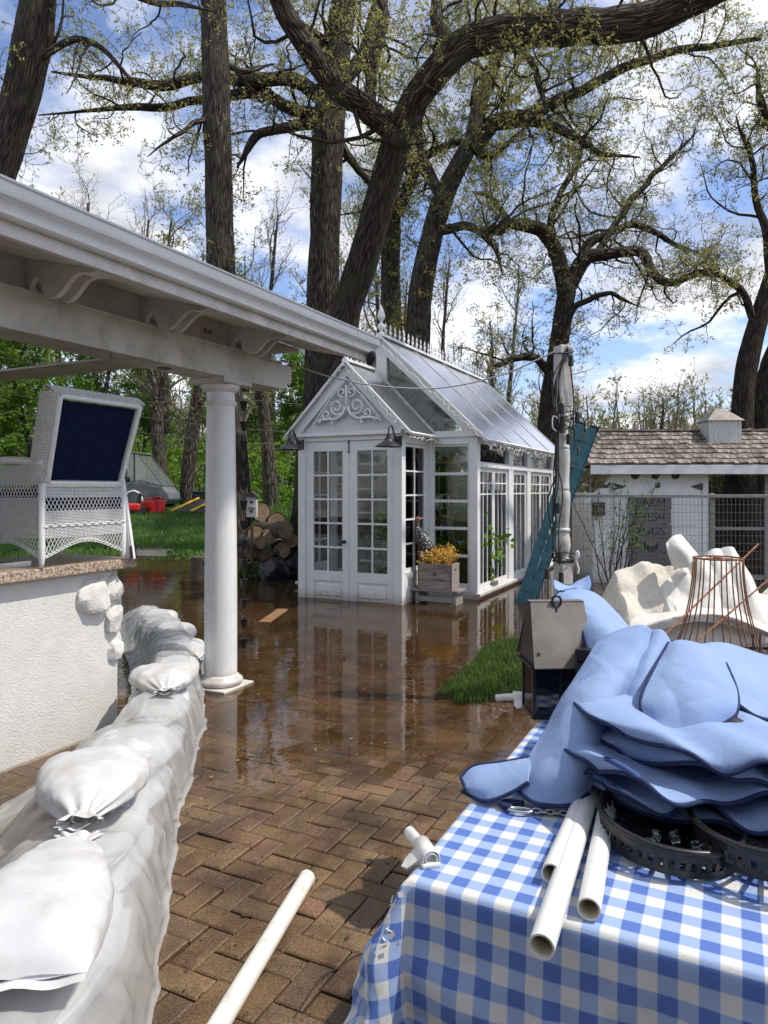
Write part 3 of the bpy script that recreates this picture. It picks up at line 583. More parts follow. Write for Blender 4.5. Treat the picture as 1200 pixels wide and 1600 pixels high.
tree('oak_tree', 'massive dark oak leaning over the greenhouse with a thick limb arching right', 
     [(478, 925, 13.9, 110), (481, 880, 13.8, 76), (485, 800, 13.6, 62), (494, 700, 13.4, 58), (514, 590, 13.0, 54), (540, 490, 12.7, 48), (569, 400, 12.3, 46), (597, 300, 12.0, 48), (624, 205, 11.7, 50)],
     [[(621, 222, 11.75, 48), (650, 150, 11.5, 47), (700, 88, 11.2, 48), (770, 46, 11.0, 52), (860, 52, 10.8, 54), (950, 48, 10.6, 52), (1040, 20, 10.4, 48), (1120, -18, 10.2, 44), (1230, -70, 10, 40)],
      [(622, 205, 11.7, 40), (585, 172, 11.6, 38), (540, 125, 11.4, 36), (490, 80, 11.2, 35), (450, 25, 11, 32), (425, -30, 10.8, 28)],
      [(700, 75, 11.2, 24), (690, 20, 11.5, 20), (705, -70, 11.9, 14)],
      [(575, 170, 11.6, 22), (590, 80, 12.2, 18), (600, -10, 12.8, 14)],
      [(770, 60, 11.0, 16), (830, 110, 10.6, 11), (860, 190, 10.2, 7)]], 31, L1=(.8, 2.5), n1=3.4, n2=6, n3=6, leaf=.07, per=5)
tree('oak_tree', 'upright oak behind the leaning oak, sending long level limbs to the left',
     [(497, 885, 16.3, 66), (499, 780, 16.3, 58), (501, 650, 16.3, 56), (503, 500, 16.2, 50), (509, 330, 16.1, 48), (516, 170, 16, 48), (530, 60, 15.9, 42), (545, -40, 15.8, 36)],
     [[(515, 160, 16, 24), (460, 128, 15.7, 22), (400, 128, 15.4, 20), (330, 122, 15.1, 18), (260, 130, 14.8, 16), (170, 122, 14.5, 12), (80, 112, 14.2, 8)],
      [(512, 180, 16, 22), (455, 172, 15.8, 19), (410, 150, 15.7, 17), (360, 155, 15.5, 14), (250, 165, 15.3, 12), (160, 170, 15.1, 9), (60, 180, 15, 6)],
      [(510, 190, 16, 18), (445, 200, 15.8, 15), (395, 222, 15.6, 13), (370, 262, 15.5, 9)],
      [(525, 150, 16, 26), (570, 70, 16.3, 22), (600, -20, 16.6, 18)],
      [(530, 90, 16, 20), (460, 20, 15.6, 16), (400, -30, 15.3, 12)],
      [(520, 200, 16, 16), (560, 260, 16.4, 13), (585, 300, 16.8, 10)]], 32, L1=(.9, 2.8), n1=3.0, n2=6, n3=6, leaf=.08, per=4)
tree('tall_tree', 'tall straight rough-barked trunk rising behind the porch gutter',
     [(371, 905, 12.9, 62), (369, 850, 12.9, 52), (364, 700, 12.9, 46), (352, 560, 12.9, 45), (345, 420, 12.9, 44), (342, 300, 12.9, 44), (339, 180, 12.9, 43), (336, 80, 12.9, 42), (332, -40, 12.9, 40)],
     [[(341, 180, 12.9, 9), (300, 190, 12.6, 8), (265, 210, 12.4, 6), (230, 245, 12.2, 4)], [(340, 95, 12.9, 10), (390, 105, 13.1, 8), (430, 100, 13.4, 6)]], 33, L1=(.6, 1.7), n1=3, n2=5, n3=5, leaf=.06, per=3, bark='bark_grey', trunk_n1=14)
tree('leaning_tree', 'thick grey-brown trunk curving up at the top left corner above the porch roof',
     [(-120, 900, 10.9, 110), (-110, 760, 10.8, 92), (-90, 560, 10.7, 84), (-55, 400, 10.6, 80), (-8, 270, 10.5, 58), (26, 170, 10.4, 56), (48, 80, 10.3, 53), (60, 0, 10.2, 50), (66, -80, 10.1, 46)],
     [[(45, 100, 10.3, 14), (100, 70, 10.2, 11), (170, 95, 10.1, 8), (240, 150, 10, 5)], [(60, -10, 10.2, 18), (150, -30, 10, 14), (260, 0, 9.9, 10), (340, 20, 9.8, 6)]], 34, L1=(.5, 1.6), n1=3.2, n2=5, n3=5, leaf=.055, per=3, bark='bark_grey', trunk_n1=8)
tree('oak_tree', 'pale mossy oak behind the greenhouse ridge with branches reaching to the right',
     [(646, 740, 18, 50), (650, 600, 18, 42), (654, 500, 18, 38), (664, 420, 17.9, 35), (690, 315, 17.8, 32), (732, 228, 17.7, 28)],
     [[(735, 232, 17.7, 34), (775, 190, 17.5, 26), (835, 178, 17.3, 20), (905, 150, 17, 18), (985, 105, 16.8, 15), (1080, 75, 16.6, 11), (1190, 60, 16.4, 7)],
      [(770, 195, 17.5, 18), (830, 188, 17.3, 16), (872, 205, 17.2, 14), (925, 238, 17, 11), (1000, 246, 16.8, 7)],
      [(738, 228, 17.7, 30), (760, 130, 18, 22), (800, 60, 18.3, 16), (840, -20, 18.6, 12)],
      [(700, 322, 17.8, 18), (660, 250, 18.2, 14), (650, 150, 18.6, 10)],
      [(690, 360, 17.8, 16), (740, 350, 17.4, 13), (770, 375, 17.1, 10), (785, 430, 16.9, 6)]], 35, L1=(.9, 3.2), n1=3.8, n2=7, n3=6, leaf=.09, per=5, bark='bark_grey', trunk_n1=10)
tree('oak_tree', 'slimmer trunk rising just left of the pale mossy oak behind the greenhouse',
     [(616, 760, 19.5, 44), (614, 620, 19.5, 38), (611, 500, 19.5, 34), (610, 400, 19.4, 31), (612, 330, 19.3, 26), (606, 260, 19.2, 20)],
     [[(614, 345, 19.3, 18), (640, 295, 19.2, 16), (668, 250, 19.1, 14), (715, 225, 19, 12), (765, 240, 18.8, 15), (820, 200, 18.6, 10)], [(612, 390, 19.4, 20), (590, 310, 19.6, 16), (600, 210, 19.8, 10)]], 36, L1=(.8, 2.8), n1=4, n2=7, n3=6, leaf=.09, per=5, bark='bark_grey', trunk_n1=10)
tree('oak_tree', 'gnarled forked oak with crooked spreading limbs between greenhouse and coop',
     [(852, 790, 22, 46), (856, 700, 22, 38), (862, 620, 22, 33), (873, 540, 22, 30), (886, 450, 22, 27)],
     [[(884, 458, 22, 28), (868, 400, 21.9, 24), (845, 362, 21.8, 21), (800, 352, 21.6, 17), (760, 362, 21.4, 14), (700, 350, 21.2, 9)],
      [(885, 455, 22, 28), (912, 408, 22, 24), (950, 395, 21.8, 19), (1003, 393, 21.6, 16), (1018, 425, 21.4, 14), (1045, 442, 21.2, 12), (1095, 428, 21, 9), (1150, 440, 20.8, 6)],
      [(905, 420, 22, 18), (925, 378, 22.2, 15), (965, 358, 22.4, 12), (1012, 354, 22.5, 10), (1070, 385, 22.6, 7), (1100, 400, 22.6, 5)],
      [(930, 400, 21.9, 12), (985, 315, 22.3, 10), (1040, 255, 22.6, 8), (1090, 205, 22.8, 5)],
      [(862, 400, 21.9, 13), (870, 330, 22.4, 11), (900, 250, 22.8, 8), (930, 180, 23, 5)],
      [(866, 590, 22, 14), (830, 560, 21.6, 12), (790, 565, 21.3, 9), (745, 590, 21, 6)],
      [(875, 520, 22, 12), (905, 475, 21.6, 10), (955, 462, 21.2, 7), (1000, 480, 21, 4)],
      [(800, 352, 21.6, 10), (770, 310, 21.4, 8), (740, 300, 21.2, 5)]], 37, L1=(1.0, 3.4), n1=3.0, n2=7, n3=6, leaf=.09, per=3, leafmat='leaf_pale', rmin=.008)
tree('oak_tree', 'dark trunk at the right edge leaning right behind the coop cupola',
     [(1156, 800, 17, 56), (1158, 720, 17, 40), (1160, 640, 17, 33), (1166, 580, 17, 31), (1182, 510, 17, 30), (1205, 440, 17, 28), (1235, 350, 17, 26), (1250, 240, 17, 22)],
     [[(1182, 512, 17, 14), (1150, 450, 16.8, 11), (1110, 420, 16.6, 8), (1070, 430, 16.4, 5)], [(1205, 440, 17, 16), (1190, 330, 16.8, 12), (1165, 240, 16.6, 8), (1150, 180, 16.5, 5)],
      [(1240, 300, 17, 16), (1200, 200, 16.6, 12), (1185, 110, 16.3, 8)]], 38, L1=(.8, 2.8), n1=4, n2=7, n3=6, leaf=.085, per=4)
tree('oak_tree', 'second dark trunk at the right edge, low behind the coop roof',
     [(1172, 800, 17.6, 56), (1180, 720, 17.6, 50), (1192, 650, 17.6, 46), (1218, 560, 17.6, 44), (1255, 470, 17.6, 40)],
     [[(1255, 470, 17.6, 30), (1290, 380, 17.6, 24), (1300, 260, 17.6, 16)]], 39, L1=(.8, 2.0), n1=2, n2=4, n3=4, leaf=.07, per=2)
# ---- background trees: three kinds, copied
def bg_tree(name, kindname, seed, H, r0, spread, leaf, per, lm, bark, n1, L1, up, keep=1.0, n3=4, fork=True):
    rng = np.random.RandomState(seed); root = thing(name, 'x', 'tree', (0, 0, -50))
    k = 16; tp = walk(rng, np.array([0, 0, -.3]), np.array([.05, 0, 1.0]), H, k, .06, .08); tr = np.linspace(r0, r0 * .18, k)
    big_limb('trunk', tp, tr, M[bark], root, 10, .08, seed)
    l1 = offshoots(rng, tp, tr, n1, L1, 9, .20, up, rr=(.35, .6), t0=.22, rmin=.012, spread=spread)
    l2 = [c for p, r in l1 for c in offshoots(rng, p, r, 6, (L1[0] * .35, L1[1] * .4), 6, .22, up * .7, t0=.2, rmin=.009)]
    l3 = [c for p, r in l2 for c in offshoots(rng, p, r, n3, (.25, L1[1] * .17), 3, .2, up * .5, t0=.25, rmin=.006)]
    V1, Q1, _ = tubes_mesh('b', l1, 5); V2, Q2, _ = tubes_mesh('b', l2, 3); V3, Q3, _ = tubes_mesh('b', l3, 3)
    kind(link('branches', mesh_np('branches', np.vstack([V1, V2, V3]), np.vstack([Q1, Q2 + len(V1), Q3 + len(V1) + len(V2)])), M['twig_grey'], root), 'stuff')
    ends = np.array([p[-1] for p, r in l3] + [p[1] for p, r in l3]); ends = ends[rng.rand(len(ends)) < keep]
    v, q = leaf_mesh(rng, ends, per, leaf, .5); kind(link('crown', mesh_np('crown', v, q, smooth=False), M[lm], root), 'stuff')
    return root
protoA = bg_tree('bare_tree', 'a', 51, 13, .22, .7, .10, 1, 'leaf_pale', 'bark_grey', 26, (1.5, 4.5), .55, .35, n3=5)
protoB = bg_tree('budding_tree', 'b', 52, 12, .25, .9, .13, 3, 'leaf_pale', 'bark_grey', 24, (1.5, 4.5), .35, .8, n3=5)
protoC = bg_tree('leafy_tree', 'c', 53, 9, .18, 1.0, .20, 6, 'leaf_green', 'bark_grey', 30, (1.2, 3.4), .12, 1.0, n3=4)
protoD = bg_tree('round_tree', 'd', 54, 7.5, .26, 1.25, .12, 2, 'leaf_pale', 'bark_grey', 34, (2.0, 5.2), .30, .30, n3=5)
used = set()
def put(proto, x, y, rz, s, label, group=None):
    if proto.name in used: o = dup(proto)
    else: o = proto; used.add(proto.name)
    o.location = (x, y, float(gz(x, y))); o.rotation_euler = (0, 0, rz); o.scale = (s, s, s * (1 + .1 * math.sin(x * 3))); o['label'] = label
    if group: o['group'] = group
    return o
def at(px, d): return (px - 600) / F * d
rg = random.Random(5)
bare = [(150, 34, 1.05, 'bare grey tree above the left part of the porch gutter'), (235, 38, 1.2, 'bare grey tree left of the tall straight trunk'), (430, 33, 1.1, 'bare grey tree between the tall straight trunk and the upright oak'), (560, 44, 1.3, 'thin bare tree seen in the gap behind the leaning oak'), (700, 46, 1.25, 'thin bare tree behind the greenhouse ridge finials'), (800, 48, 1.2, 'thin bare tree left of the gnarled forked oak'), (20, 40, 1.2, 'bare tree behind the porch at the far left'),
        (330, 46, 1.35, 'bare tree far behind the tall straight trunk'), (80, 52, 1.4, 'distant bare tree above the porch at the left edge'), (640, 60, 1.4, 'distant bare tree between the mossy oak trunks')]
for px, d, s, lb in bare: put(protoA, at(px, d), d, rg.uniform(0, 6), s, lb, 'leafless trees in the distance')
bud = [(260, 31, 1.0, 'budding tree just right of the tall bare trunks above the gutter'), (470, 36, 1.1, 'budding tree behind the upright oak'), (385, 29, .95, 'budding tree right of the tall straight trunk, low over the gutter'), (760, 38, 1.05, 'budding tree behind the far end of the greenhouse roof'), (110, 36, 1.15, 'budding tree over the left end of the gutter'), (620, 36, 1.1, 'budding tree behind the leaning oak and the mossy oak'), (840, 44, 1.1, 'budding tree beside the gnarled oak trunk')]
for px, d, s, lb in bud: put(protoB, at(px, d), d, rg.uniform(0, 6), s, lb, 'budding trees in the distance')
lfy = [(-30, 26, .95, 'leafy green tree at the left edge behind the chair arm'), (60, 27, 1.0, 'leafy green tree directly behind the wicker chair back'), (140, 29, .95, 'leafy green tree over the top of the wicker chair'), (215, 33, .85, 'leafy green tree behind the covered cart'), (415, 34, .8, 'leafy green tree behind the broken-topped trunk'), (450, 31, .75, 'leafy green tree beside the leaning oak base'), (10, 34, 1.15, 'tall leafy green tree under the porch beam at left'), (320, 37, .75, 'leafy green tree behind the porch column')]
for px, d, s, lb in lfy: put(protoC, at(px, d), d, rg.uniform(0, 6), s, lb, 'green leafy trees beyond the lawn')
put(protoD, at(1030, 46), 46, 1.0, 1.15, 'rounded bare tree standing alone behind the coop roof')
fl_ = [(915, 52, .50), (950, 66, .62), (985, 58, .55), (1010, 80, .70), (1075, 72, .62), (1100, 50, .46), (1130, 64, .60), (1165, 78, .72), (930, 90, .85), (1060, 95, .85), (1190, 60, .6), (890, 70, .7)]
for i, (px, d, s) in enumerate(fl_): put((protoD, protoB, protoD, protoA)[i % 4], at(px, d), d, rg.uniform(0, 6), s, 'small hazy tree in the flooded woods beyond the coop roof', 'flooded trees behind the coop')
# leaning bare trunks between chair and column
tree('bare_tree', 'forked bare tree beside the covered cart, seen between chair and column',
     [(248, 800, 25, 24), (250, 740, 25, 23), (247, 680, 25, 20), (246, 640, 25, 18)], [[(246, 645, 25, 15), (240, 600, 25, 13), (232, 540, 25, 10), (225, 470, 25, 7)], [(247, 650, 25, 13), (255, 600, 25, 11), (262, 540, 25, 8), (270, 460, 25, 5)]], 61, L1=(.8, 2.4), n1=2, n2=4, n3=4, leaf=.1, per=2, bark='bark_grey', twig='twig_grey', rmin=.01)
tree('bare_tree', 'smooth grey trunk leaning right between the covered cart and the column',
     [(292, 800, 23.5, 24), (294, 740, 23.5, 22), (303, 660, 23.5, 21), (313, 600, 23.5, 19), (322, 540, 23.5, 17), (330, 470, 23.5, 14)], [[(318, 570, 23.5, 9), (340, 500, 23.5, 7), (370, 440, 23.5, 5)]], 62, L1=(.8, 2.2), n1=2, n2=4, n3=4, leaf=.1, per=2, bark='bark_grey', twig='twig_grey', rmin=.01, trunk_n1=8)
tree('bare_tree', 'broken-topped mossy trunk standing between the column and the greenhouse',
     [(424, 800, 24, 26), (421, 740, 24, 22), (416, 680, 24, 20), (412, 630, 24, 17), (408, 605, 24, 13)], [[(414, 650, 24, 9), (402, 610, 24.2, 7), (396, 570, 24.3, 4)]], 63, L1=(.6, 1.8), n1=3, n2=4, n3=4, leaf=.1, per=2, bark='bark_grey', twig='twig_grey', rmin=.01, trunk_n1=6)
# ---- distant woods: one mass
rng = np.random.RandomState(77); n = 620
th = rng.uniform(-1, 1, n); yy = rng.uniform(42, 100, n); xx = th * yy * .75
yb = 15.6 + np.clip(xx + 1.2, 0, None) * 5.0; keep = (yy > yb + 4) | (yy > 92); xr = rng.uniform(-95, 110, 420); yr = rng.uniform(112, 150, 420)
yq = rng.uniform(40, 72, 230); xq = yq * rng.uniform(.22, .60, 230)
xx = np.concatenate([xx[keep], xr, xq]); yy = np.concatenate([yy[keep], yr, yq])
paths, subs, leaves = [], [], []
for x, y in zip(xx, yy):
    h = rng.uniform(5, 10) * (1.5 if y > 100 else (.85 if x > .21 * y and y < 74 else 1)); p = walk(rng, np.array([x, y, float(gz(x, y)) - .2]), np.array([0, 0, 1.0]), h, 8, .08, .06); paths.append((p, np.linspace(.12, .03, 8)))
    for c in offshoots(rng, p, np.linspace(.12, .03, 8), 16, (1.0, 3.2), 5, .2, .5, t0=.1, rmin=.02): subs.append(c); leaves.append(c[0][-1]); leaves.append(c[0][2])
V1, Q1, _ = tubes_mesh('w', paths, 5); V2, Q2, _ = tubes_mesh('w', subs, 3); l2 = [c for p, r in subs[::1] for c in offshoots(rng, p, r, 3, (.5, 1.3), 3, .2, .4, rmin=.015)]; V3, Q3, _ = tubes_mesh('w', l2, 3)
woods = link('distant_woods', mesh_np('distant_woods', np.vstack([V1, V2, V3]), np.vstack([Q1, Q2 + len(V1), Q3 + len(V1) + len(V2)])), M['twig_grey']); kind(woods, 'stuff'); woods['label'] = 'hazy line of bare and budding woods along the far shore'; woods['category'] = 'woods'
v, q = leaf_mesh(rng, np.array(leaves), 4, .24, .6); lw = link('foliage', mesh_np('foliage', v, q, smooth=False), M['leaf_pale'], woods); kind(lw, 'stuff')
# undergrowth along the lawn's far edge
pp = np.c_[rng.uniform(-19, 1.0, 3000), rng.uniform(25, 34, 3000)]; pz = gz(pp[:, 0], pp[:, 1]) + rng.rand(3000) ** 1.6 * 2.6
v, q = leaf_mesh(rng, np.c_[pp, pz], 8, .2, .55); ug = link('undergrowth', mesh_np('undergrowth', v, q, smooth=False), M['leaf_green']); kind(ug, 'stuff'); ug['label'] = 'bright green undergrowth along the far side of the lawn'; ug['category'] = 'undergrowth'

# ---- unseen oak added right of frame, its leaf strip shaped to shade the eave
rng = np.random.RandomState(91); shd = thing('oak_tree', 'unseen oak added right of the coop, its leaf strip shaped to shade the porch eave', 'tree', (10.4, 12.8, -.4))
p0 = np.array([10.4, 12.8, -.4]); tp = cr_path([(10.4, 12.8, -.4), (10.4, 12.7, 4), (10.3, 12.5, 8), (10.1, 12.2, 11.2)], 24); big_limb('trunk', tp - p0, np.linspace(.42, .2, 24), M['bark'], shd, 14, .09, 3)
gm_ = CB + U * .9 - V * 1.2; gm_.z = 2.86; cc = np.array(gm_ + sd * 11.5); vv_ = np.array(V); kk = np.array(sd); nn_ = np.cross(vv_, kk); nn_ /= np.linalg.norm(nn_)
lb_ = cr_path([tuple(tp[-1]), tuple(cc + vv_ * 6), tuple(cc + vv_ * 2), tuple(cc - vv_ * 4)], 26); big_limb('limb', lb_ - p0, np.linspace(.07, .02, 26), M['bark'], shd, 10, .1, 4)
npt = 4200; pts = cc + vv_ * rng.uniform(-4.2, 3.4, npt)[:, None] + nn_ * (rng.normal(0, .06, npt) - .075)[:, None] + kk * rng.normal(0, .5, npt)[:, None]
l1 = [(np.array([lb_[i], (lb_[i] + q) / 2 + rng.normal(0, .1, 3), q]) - p0, np.array([.02, .012, .005])) for q in pts[::24] for i in [int(np.argmin(np.linalg.norm(lb_ - q, axis=1)))]]
V1, Q1, _ = tubes_mesh('b', l1, 4); kind(link('branches', mesh_np('branches', V1, Q1), M['twig'], shd), 'stuff')
v, q = leaf_mesh(rng, pts - p0, 4, .085, .6); kind(link('crown', mesh_np('crown', v, q, smooth=False), M['leaf_young'], shd), 'stuff')
# ================================================================== PORCH (left), COUNTER, SANDBAGS, CHAIR
porch = thing('porch', 'white porch roof with gutter, scrolled brackets and a round column standing in the flood', 'porch', CB, UA)
YN, YF = -6.0, 1.02
sof = lambda x: 2.84 - .239 * (x - .1)
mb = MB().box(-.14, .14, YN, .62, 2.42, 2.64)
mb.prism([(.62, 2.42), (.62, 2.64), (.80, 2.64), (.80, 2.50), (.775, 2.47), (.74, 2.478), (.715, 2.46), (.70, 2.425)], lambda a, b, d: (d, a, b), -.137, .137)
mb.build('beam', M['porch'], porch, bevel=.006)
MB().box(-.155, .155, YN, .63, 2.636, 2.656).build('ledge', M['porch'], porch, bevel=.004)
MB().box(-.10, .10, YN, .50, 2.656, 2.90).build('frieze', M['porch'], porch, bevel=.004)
# soffit boards
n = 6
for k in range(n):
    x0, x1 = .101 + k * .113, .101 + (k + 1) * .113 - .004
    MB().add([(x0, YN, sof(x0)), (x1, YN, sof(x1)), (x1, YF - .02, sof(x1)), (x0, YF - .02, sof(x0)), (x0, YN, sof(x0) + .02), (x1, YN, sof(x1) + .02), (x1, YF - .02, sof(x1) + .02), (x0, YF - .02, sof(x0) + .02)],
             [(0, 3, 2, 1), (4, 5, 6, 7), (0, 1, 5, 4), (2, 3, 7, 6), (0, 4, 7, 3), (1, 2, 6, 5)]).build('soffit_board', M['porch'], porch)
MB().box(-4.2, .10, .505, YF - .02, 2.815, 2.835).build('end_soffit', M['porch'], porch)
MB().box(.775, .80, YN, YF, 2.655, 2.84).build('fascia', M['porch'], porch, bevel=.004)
MB().box(.755, .774, YN, YF - .02, 2.660, 2.678).build('fascia_moulding', M['porch'], porch, bevel=.008)
M['inlay'] = pmat('bracket_inlay_paint', (.30, .285, .25), (.38, .36, .32), 6, .6)  # darker tone for the strips along the bracket undersides
gp = [(.803, 2.735), (.845, 2.735), (.855, 2.745), (.858, 2.775), (.868, 2.80), (.89, 2.822), (.897, 2.845), (.897, 2.888), (.907, 2.893), (.907, 2.905), (.803, 2.885)]
gp = [(a, 2.722 + (b - 2.735) * .84) for a, b in gp]
gut = MB().prism(gp, lambda a, b, d: (a, d, b), YN, YF + .01).build('gutter', M['gutter'], porch, smooth='auto', angle=25)
for y in (-3.2, .62): MB().prism([(a + .003, b + (.003 if b > 2.8 else -.003)) for a, b in gp], lambda a, b, d: (a, d, b), y, y + .004).build('seam', M['gutter'], gut)
MB().tube([(.85, YF - .06, 2.74), (.85, YF - .05, 2.70), (.80, YF - .0, 2.66)], .035, 10, k=8).build('downspout_elbow', M['black'], porch, smooth=True)
MB().add([(.80, YN, 2.872), (.80, YF + .01, 2.872), (-4.4, YF + .01, 3.85), (-4.4, YN, 3.85), (.80, YN, 2.852), (.80, YF + .01, 2.852), (-4.4, YF + .01, 3.80), (-4.4, YN, 3.80)],
         [(0, 1, 2, 3), (7, 6, 5, 4), (0, 4, 5, 1), (1, 5, 6, 2), (2, 6, 7, 3), (3, 7, 4, 0)]).build('roof', M['greywood'], porch)
bp = [(.10, 2.657), (.150, 2.657), (.158, 2.690), (.182, 2.715), (.212, 2.715), (.232, 2.690), (.243, 2.650), (.268, 2.612), (.31, 2.592), (.36, 2.596), (.41, 2.625), (.45, 2.660), (.49, 2.688), (.54, 2.698), (.62, 2.688), (.665, 2.695), (.665, sof(.665) - .002), (.10, sof(.10) - .002)]
for y in (.014, -.89, -1.75, -2.63, -3.5):
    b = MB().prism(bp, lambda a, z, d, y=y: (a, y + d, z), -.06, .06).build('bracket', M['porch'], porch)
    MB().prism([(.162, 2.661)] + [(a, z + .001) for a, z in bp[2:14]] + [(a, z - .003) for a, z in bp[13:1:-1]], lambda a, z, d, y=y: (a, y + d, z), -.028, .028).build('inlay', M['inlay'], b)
pl = MB().box(.1005, .108, -.34, -.22, 2.70, 2.775).build('number_plaque', pmat('plaque', (.55, .50, .36), (.62, .57, .42), 9, .5), porch)
for i, y in enumerate((-.317, -.296, -.27, -.246)):
    MB().box(.1085, .110, y - .007, y + .006, 2.722, 2.757).build('number', M['darkwood'], pl)
for y in (-.62, -2.05): MB().lathe([(.052, 2.419), (.052, 2.413), (.038, 2.413), (.034, 2.4185)], 20, (0.0, y, 0)).build('recessed_lamp', M['galv'], porch, smooth='auto')
for y in (-2.6, -1.2, -.1): MB().tube([(.10, y, 2.42), (.10, y, 2.395), (.10, y + .012, 2.385), (.10, y + .02, 2.395)], .003, 5).build('cup_hook', M['black'], porch)
# column
prof = [(.128, .03)] + [(.128 - .018 * max(0, (t - .25) / .75) ** 1.6, .085 + t * (2.20 - .085)) for t in np.linspace(0, 1, 16)] + [(.112, 2.21), (.124, 2.222), (.126, 2.236), (.116, 2.248), (.110, 2.252), (.110, 2.315), (.128, 2.325), (.145, 2.345), (.152, 2.362), (.152, 2.372)]
col = MB().lathe(prof, 40).build('column', M['white_shiny'], porch, smooth='auto', angle=50)
MB().lathe([(.152, .012), (.170, .022), (.176, .04), (.170, .058), (.150, .068), (.146, .078), (.136, .086), (.128, .094)], 40).build('base_ring', M['white_shiny'], col, smooth='auto', angle=60)
MB().box(-.185, .185, -.185, .185, -.06, .011).build('plinth', M['porch'], col, bevel=.006)
MB().box(-.175, .175, -.175, .175, 2.373, 2.421).build('abacus', M['porch'], col, bevel=.005)
# second column far along the beam, out of the picture, carries it
MB().lathe(prof, 24, (0, -4.4, 0)).build('column', M['white_shiny'], porch, smooth='auto')
# ---- rain chain
rcp = Vector(CB) + U * .18 + V * .87
rcp = P(381, 700, 6.35); rcp.z = 0
rain = thing('rain_chain', 'dark rain chain of small copper cups hanging behind the column', 'rain chain', rcp)
for k in range(14):
    z = 2.44 - k * .178
    MB().lathe([(.013, 0), (.018, -.004), (.036, .075), (.041, .080), (.034, .078), (.012, .006)], 14, (0, 0, z)).build('cup', M['black'], rain, smooth='auto')
    MB().tube([(0, 0, z + .005), (0, 0, z - .11)], .0035, 5).build('link', M['black'], rain)
MB().tube([(0, 0, 2.84), (0, 0, 2.44)], .0035, 5).build('hanger', M['black'], rain)
# ---- counter
CT = Vector((-1.635, 4.67, 0))
ctr = thing('bar_counter', 'white stucco bar counter with a speckled granite top and corner stones', 'counter', CT, UA)
MB().box(-.78, 0, -4.2, 0, 1.037, 1.10).build('countertop', M['granite'], ctr, bevel=.008)
MB().box(-.70, -.075, -4.2, -.09, -.08, 1.036).build('wall', M['stucco'], ctr, bevel=.02)
def stone(name, c, s, seed, mat, parent, n=26, amt=.22):
    th = np.linspace(0, PI, n // 2 + 1); ph = np.linspace(0, 2 * PI, n, endpoint=False); T, Q = np.meshgrid(th, ph, indexing='ij')
    d = np.stack([np.sin(T) * np.cos(Q), np.sin(T) * np.sin(Q), np.cos(T)], -1); r = 1 + amt * 1.6 * vnoise(d, 1.3, seed) + amt * .5 * fnoise(d, 4, 3, seed + 1)
    sg = np.sign(d) * np.abs(d) ** .8
    return MB().grid(sg * r[..., None] * np.array(s) + np.array(c), True).build(name, mat, parent, smooth=True)
for k, (c, s) in enumerate([((-.085, -.30, .87), (.085, .16, .155)), ((-.085, -.13, .90), (.075, .075, .10)), ((-.09, -.14, .70), (.075, .08, .11)), ((-.16, -.085, .84), (.09, .06, .13)), ((-.16, -.09, .58), (.10, .06, .12)), ((-.09, -.13, .50), (.07, .07, .09))]):
    lump('corner_stone', c, tuple(q_ * 1.02 for q_ in s), 40 + k, M['stucco'], ctr, .3, 40)
# ---- things on the counter end
cz = 1.10
o = thing('aluminium_tray', 'flat grey aluminium tray lying across the counter end behind the chair', 'tray', P(228, 865, 4.62) , UA + .35)
o.location.z = cz
MB().box(-.07, .16, -.05, .06, .05, .056).build('plate', M['silver'], o); MB().box(-.07, .16, -.05, -.045, .02, .05).build('flange', M['silver'], o)
MB().box(-.07, .0, -.03, .05, .001, .049).build('riser', M['galv'], o); MB().tube([(-.06, -.03, .06), (-.05, -.03, .085), (-.02, -.03, .085), (-.01, -.03, .058)], .006, 6, k=8).build('handle', M['black'], o)
o = thing('leaning_board', 'narrow white painted board leaning against the wicker chair back on the counter', 'board', Vector((-1.655, 4.585, cz)), UA)
for dx, w in ((0, .05), (.052, .022)):
    MB().bar((dx - .02, 0, 0), (dx - .115, .0, .52), w, .02, (0, 1, 0)).build('strip', M['white'], o, bevel=.003)
MB().bar((.04, -.02, .005), (.028, -.02, .085), .014, .01, (0, 1, 0)).build('latch', M['black'], o)
o = thing('metal_tray', 'dark metal pan lying on the counter beneath the wicker chair', 'pan', Vector((-2.32, 3.98, cz)), UA)
MB().box(-.28, .10, -.3, .28, .0, .012).build('plate', M['black'], o); MB().box(.10, .112, -.3, .28, .0, .028).build('lip', M['silver'], o)
